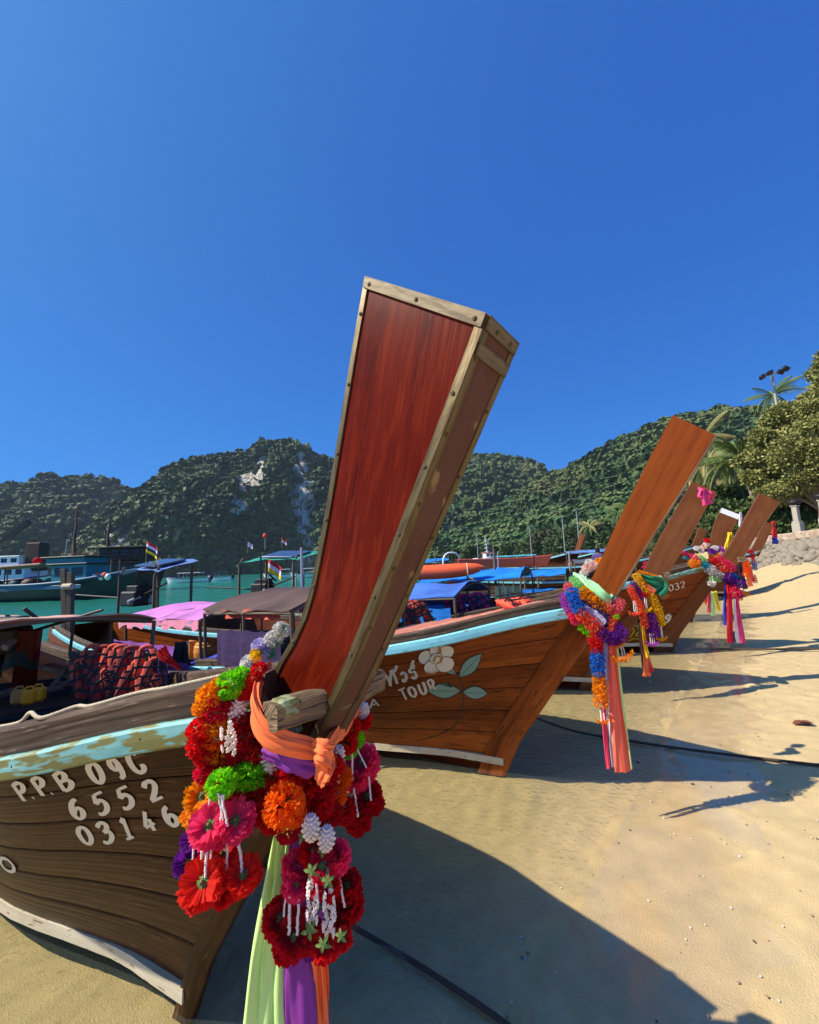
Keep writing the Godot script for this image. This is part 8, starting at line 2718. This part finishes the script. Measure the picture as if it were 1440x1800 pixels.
	# litter on the sand
	b = MB.new()
	leaf_shape(b, Vector3(-0.09, 0.0, 0), Vector3(1, 0.1, -0.1), Vector3.UP, 0.18, 0.085, 0.12)
	leaf_shape(b, Vector3(-0.02, 0.012, -0.02), Vector3(0.8, 0.12, 0.5), Vector3.UP, 0.11, 0.06, 0.12)
	var lp := Vector3(3.455, 0.075, -3.906)
	lp.y = land_h(lp.x, lp.z) + 0.014
	tag(obj("dry_leaf", b, M.leaf_brown, null, Transform3D(Basis(), lp)), "curled brown leaf lying on the sand at the right", "leaf")
	var rr := RandomNumberGenerator.new()
	rr.seed = 17
	var ts: Array = []
	var cs: Array = []
	for j in 4200:
		var x := rr.randf_range(-2.0, 8.0)
		var z := rr.randf_range(-9.0, -0.9)
		var d := shore_d(x, z)
		if d < -0.6 or (d < 0.4 and rr.randf() > 0.5): continue
		var sc := rr.randf_range(0.0016, 0.007) * (2.6 if rr.randf() < 0.04 else 1.0)
		ts.append(Transform3D(Basis(Vector3(rr.randf_range(-1, 1), 1, rr.randf_range(-1, 1)).normalized(), rr.randf() * TAU).scaled(Vector3(sc, sc * 0.55, sc * rr.randf_range(0.6, 1.3))), Vector3(x, land_h(x, z) + 0.004, z)))
		cs.append([Color(0.6, 0.56, 0.48), Color(0.12, 0.09, 0.06), Color(0.3, 0.22, 0.14), Color(0.7, 0.66, 0.6)][rr.randi() % 4])
	b = MB.new()
	b.ball(Vector3.ZERO, Vector3.ONE, 7, 5)
	tag(many("beach_litter", b.mesh(), M.plain, ts, cs), "bits of shell, stone and bark scattered over the sand", "shell litter", "", "stuff")

func vest_mesh() -> ArrayMesh:
	# two padded front panels and a collar, about 0.4 m wide and 0.5 m tall
	var b := MB.new()
	var st := MB.new()
	for sx in [-1.0, 1.0]:
		var rows: Array = []
		for j in 9:
			var f := j / 8.0
			var row := PackedVector3Array()
			for i in 13:
				var a := TAU * (i % 12) / 12.0
				var w := lerpf(0.09, 0.075, f) * (1.0 - 0.25 * pow(absf(f * 2 - 1), 6.0))
				row.append(Vector3(sx * 0.105 + cos(a) * w * pow(absf(cos(a)), -0.3) * 0.9 if absf(cos(a)) > 0.05 else sx * 0.105, -0.22 + 0.42 * f, sin(a) * 0.05 * sin(PI * clampf(f * 0.94 + 0.03, 0, 1)) + 0.02))
			rows.append(row)
		b.grid(rows)
		for y in [-0.13, 0.0, 0.12]: st.box(Transform3D(Basis(), Vector3(sx * 0.105, y, 0.078)), Vector3(0.19, 0.03, 0.01), 0.002)
		st.box(Transform3D(Basis(Vector3(0, 0, 1), 0.35 * sx), Vector3(sx * 0.1, 0.05, 0.084)), Vector3(0.024, 0.34, 0.008), 0.002)
	var cp := PackedVector3Array()
	for i in 11:
		var a := PI * i / 10.0
		cp.append(Vector3(cos(a) * 0.1, 0.19 + sin(a) * 0.05, -0.02))
	b.tube(cp, 0.028, 8)
	FM.vest_strap = st.mesh()
	return b.mesh()
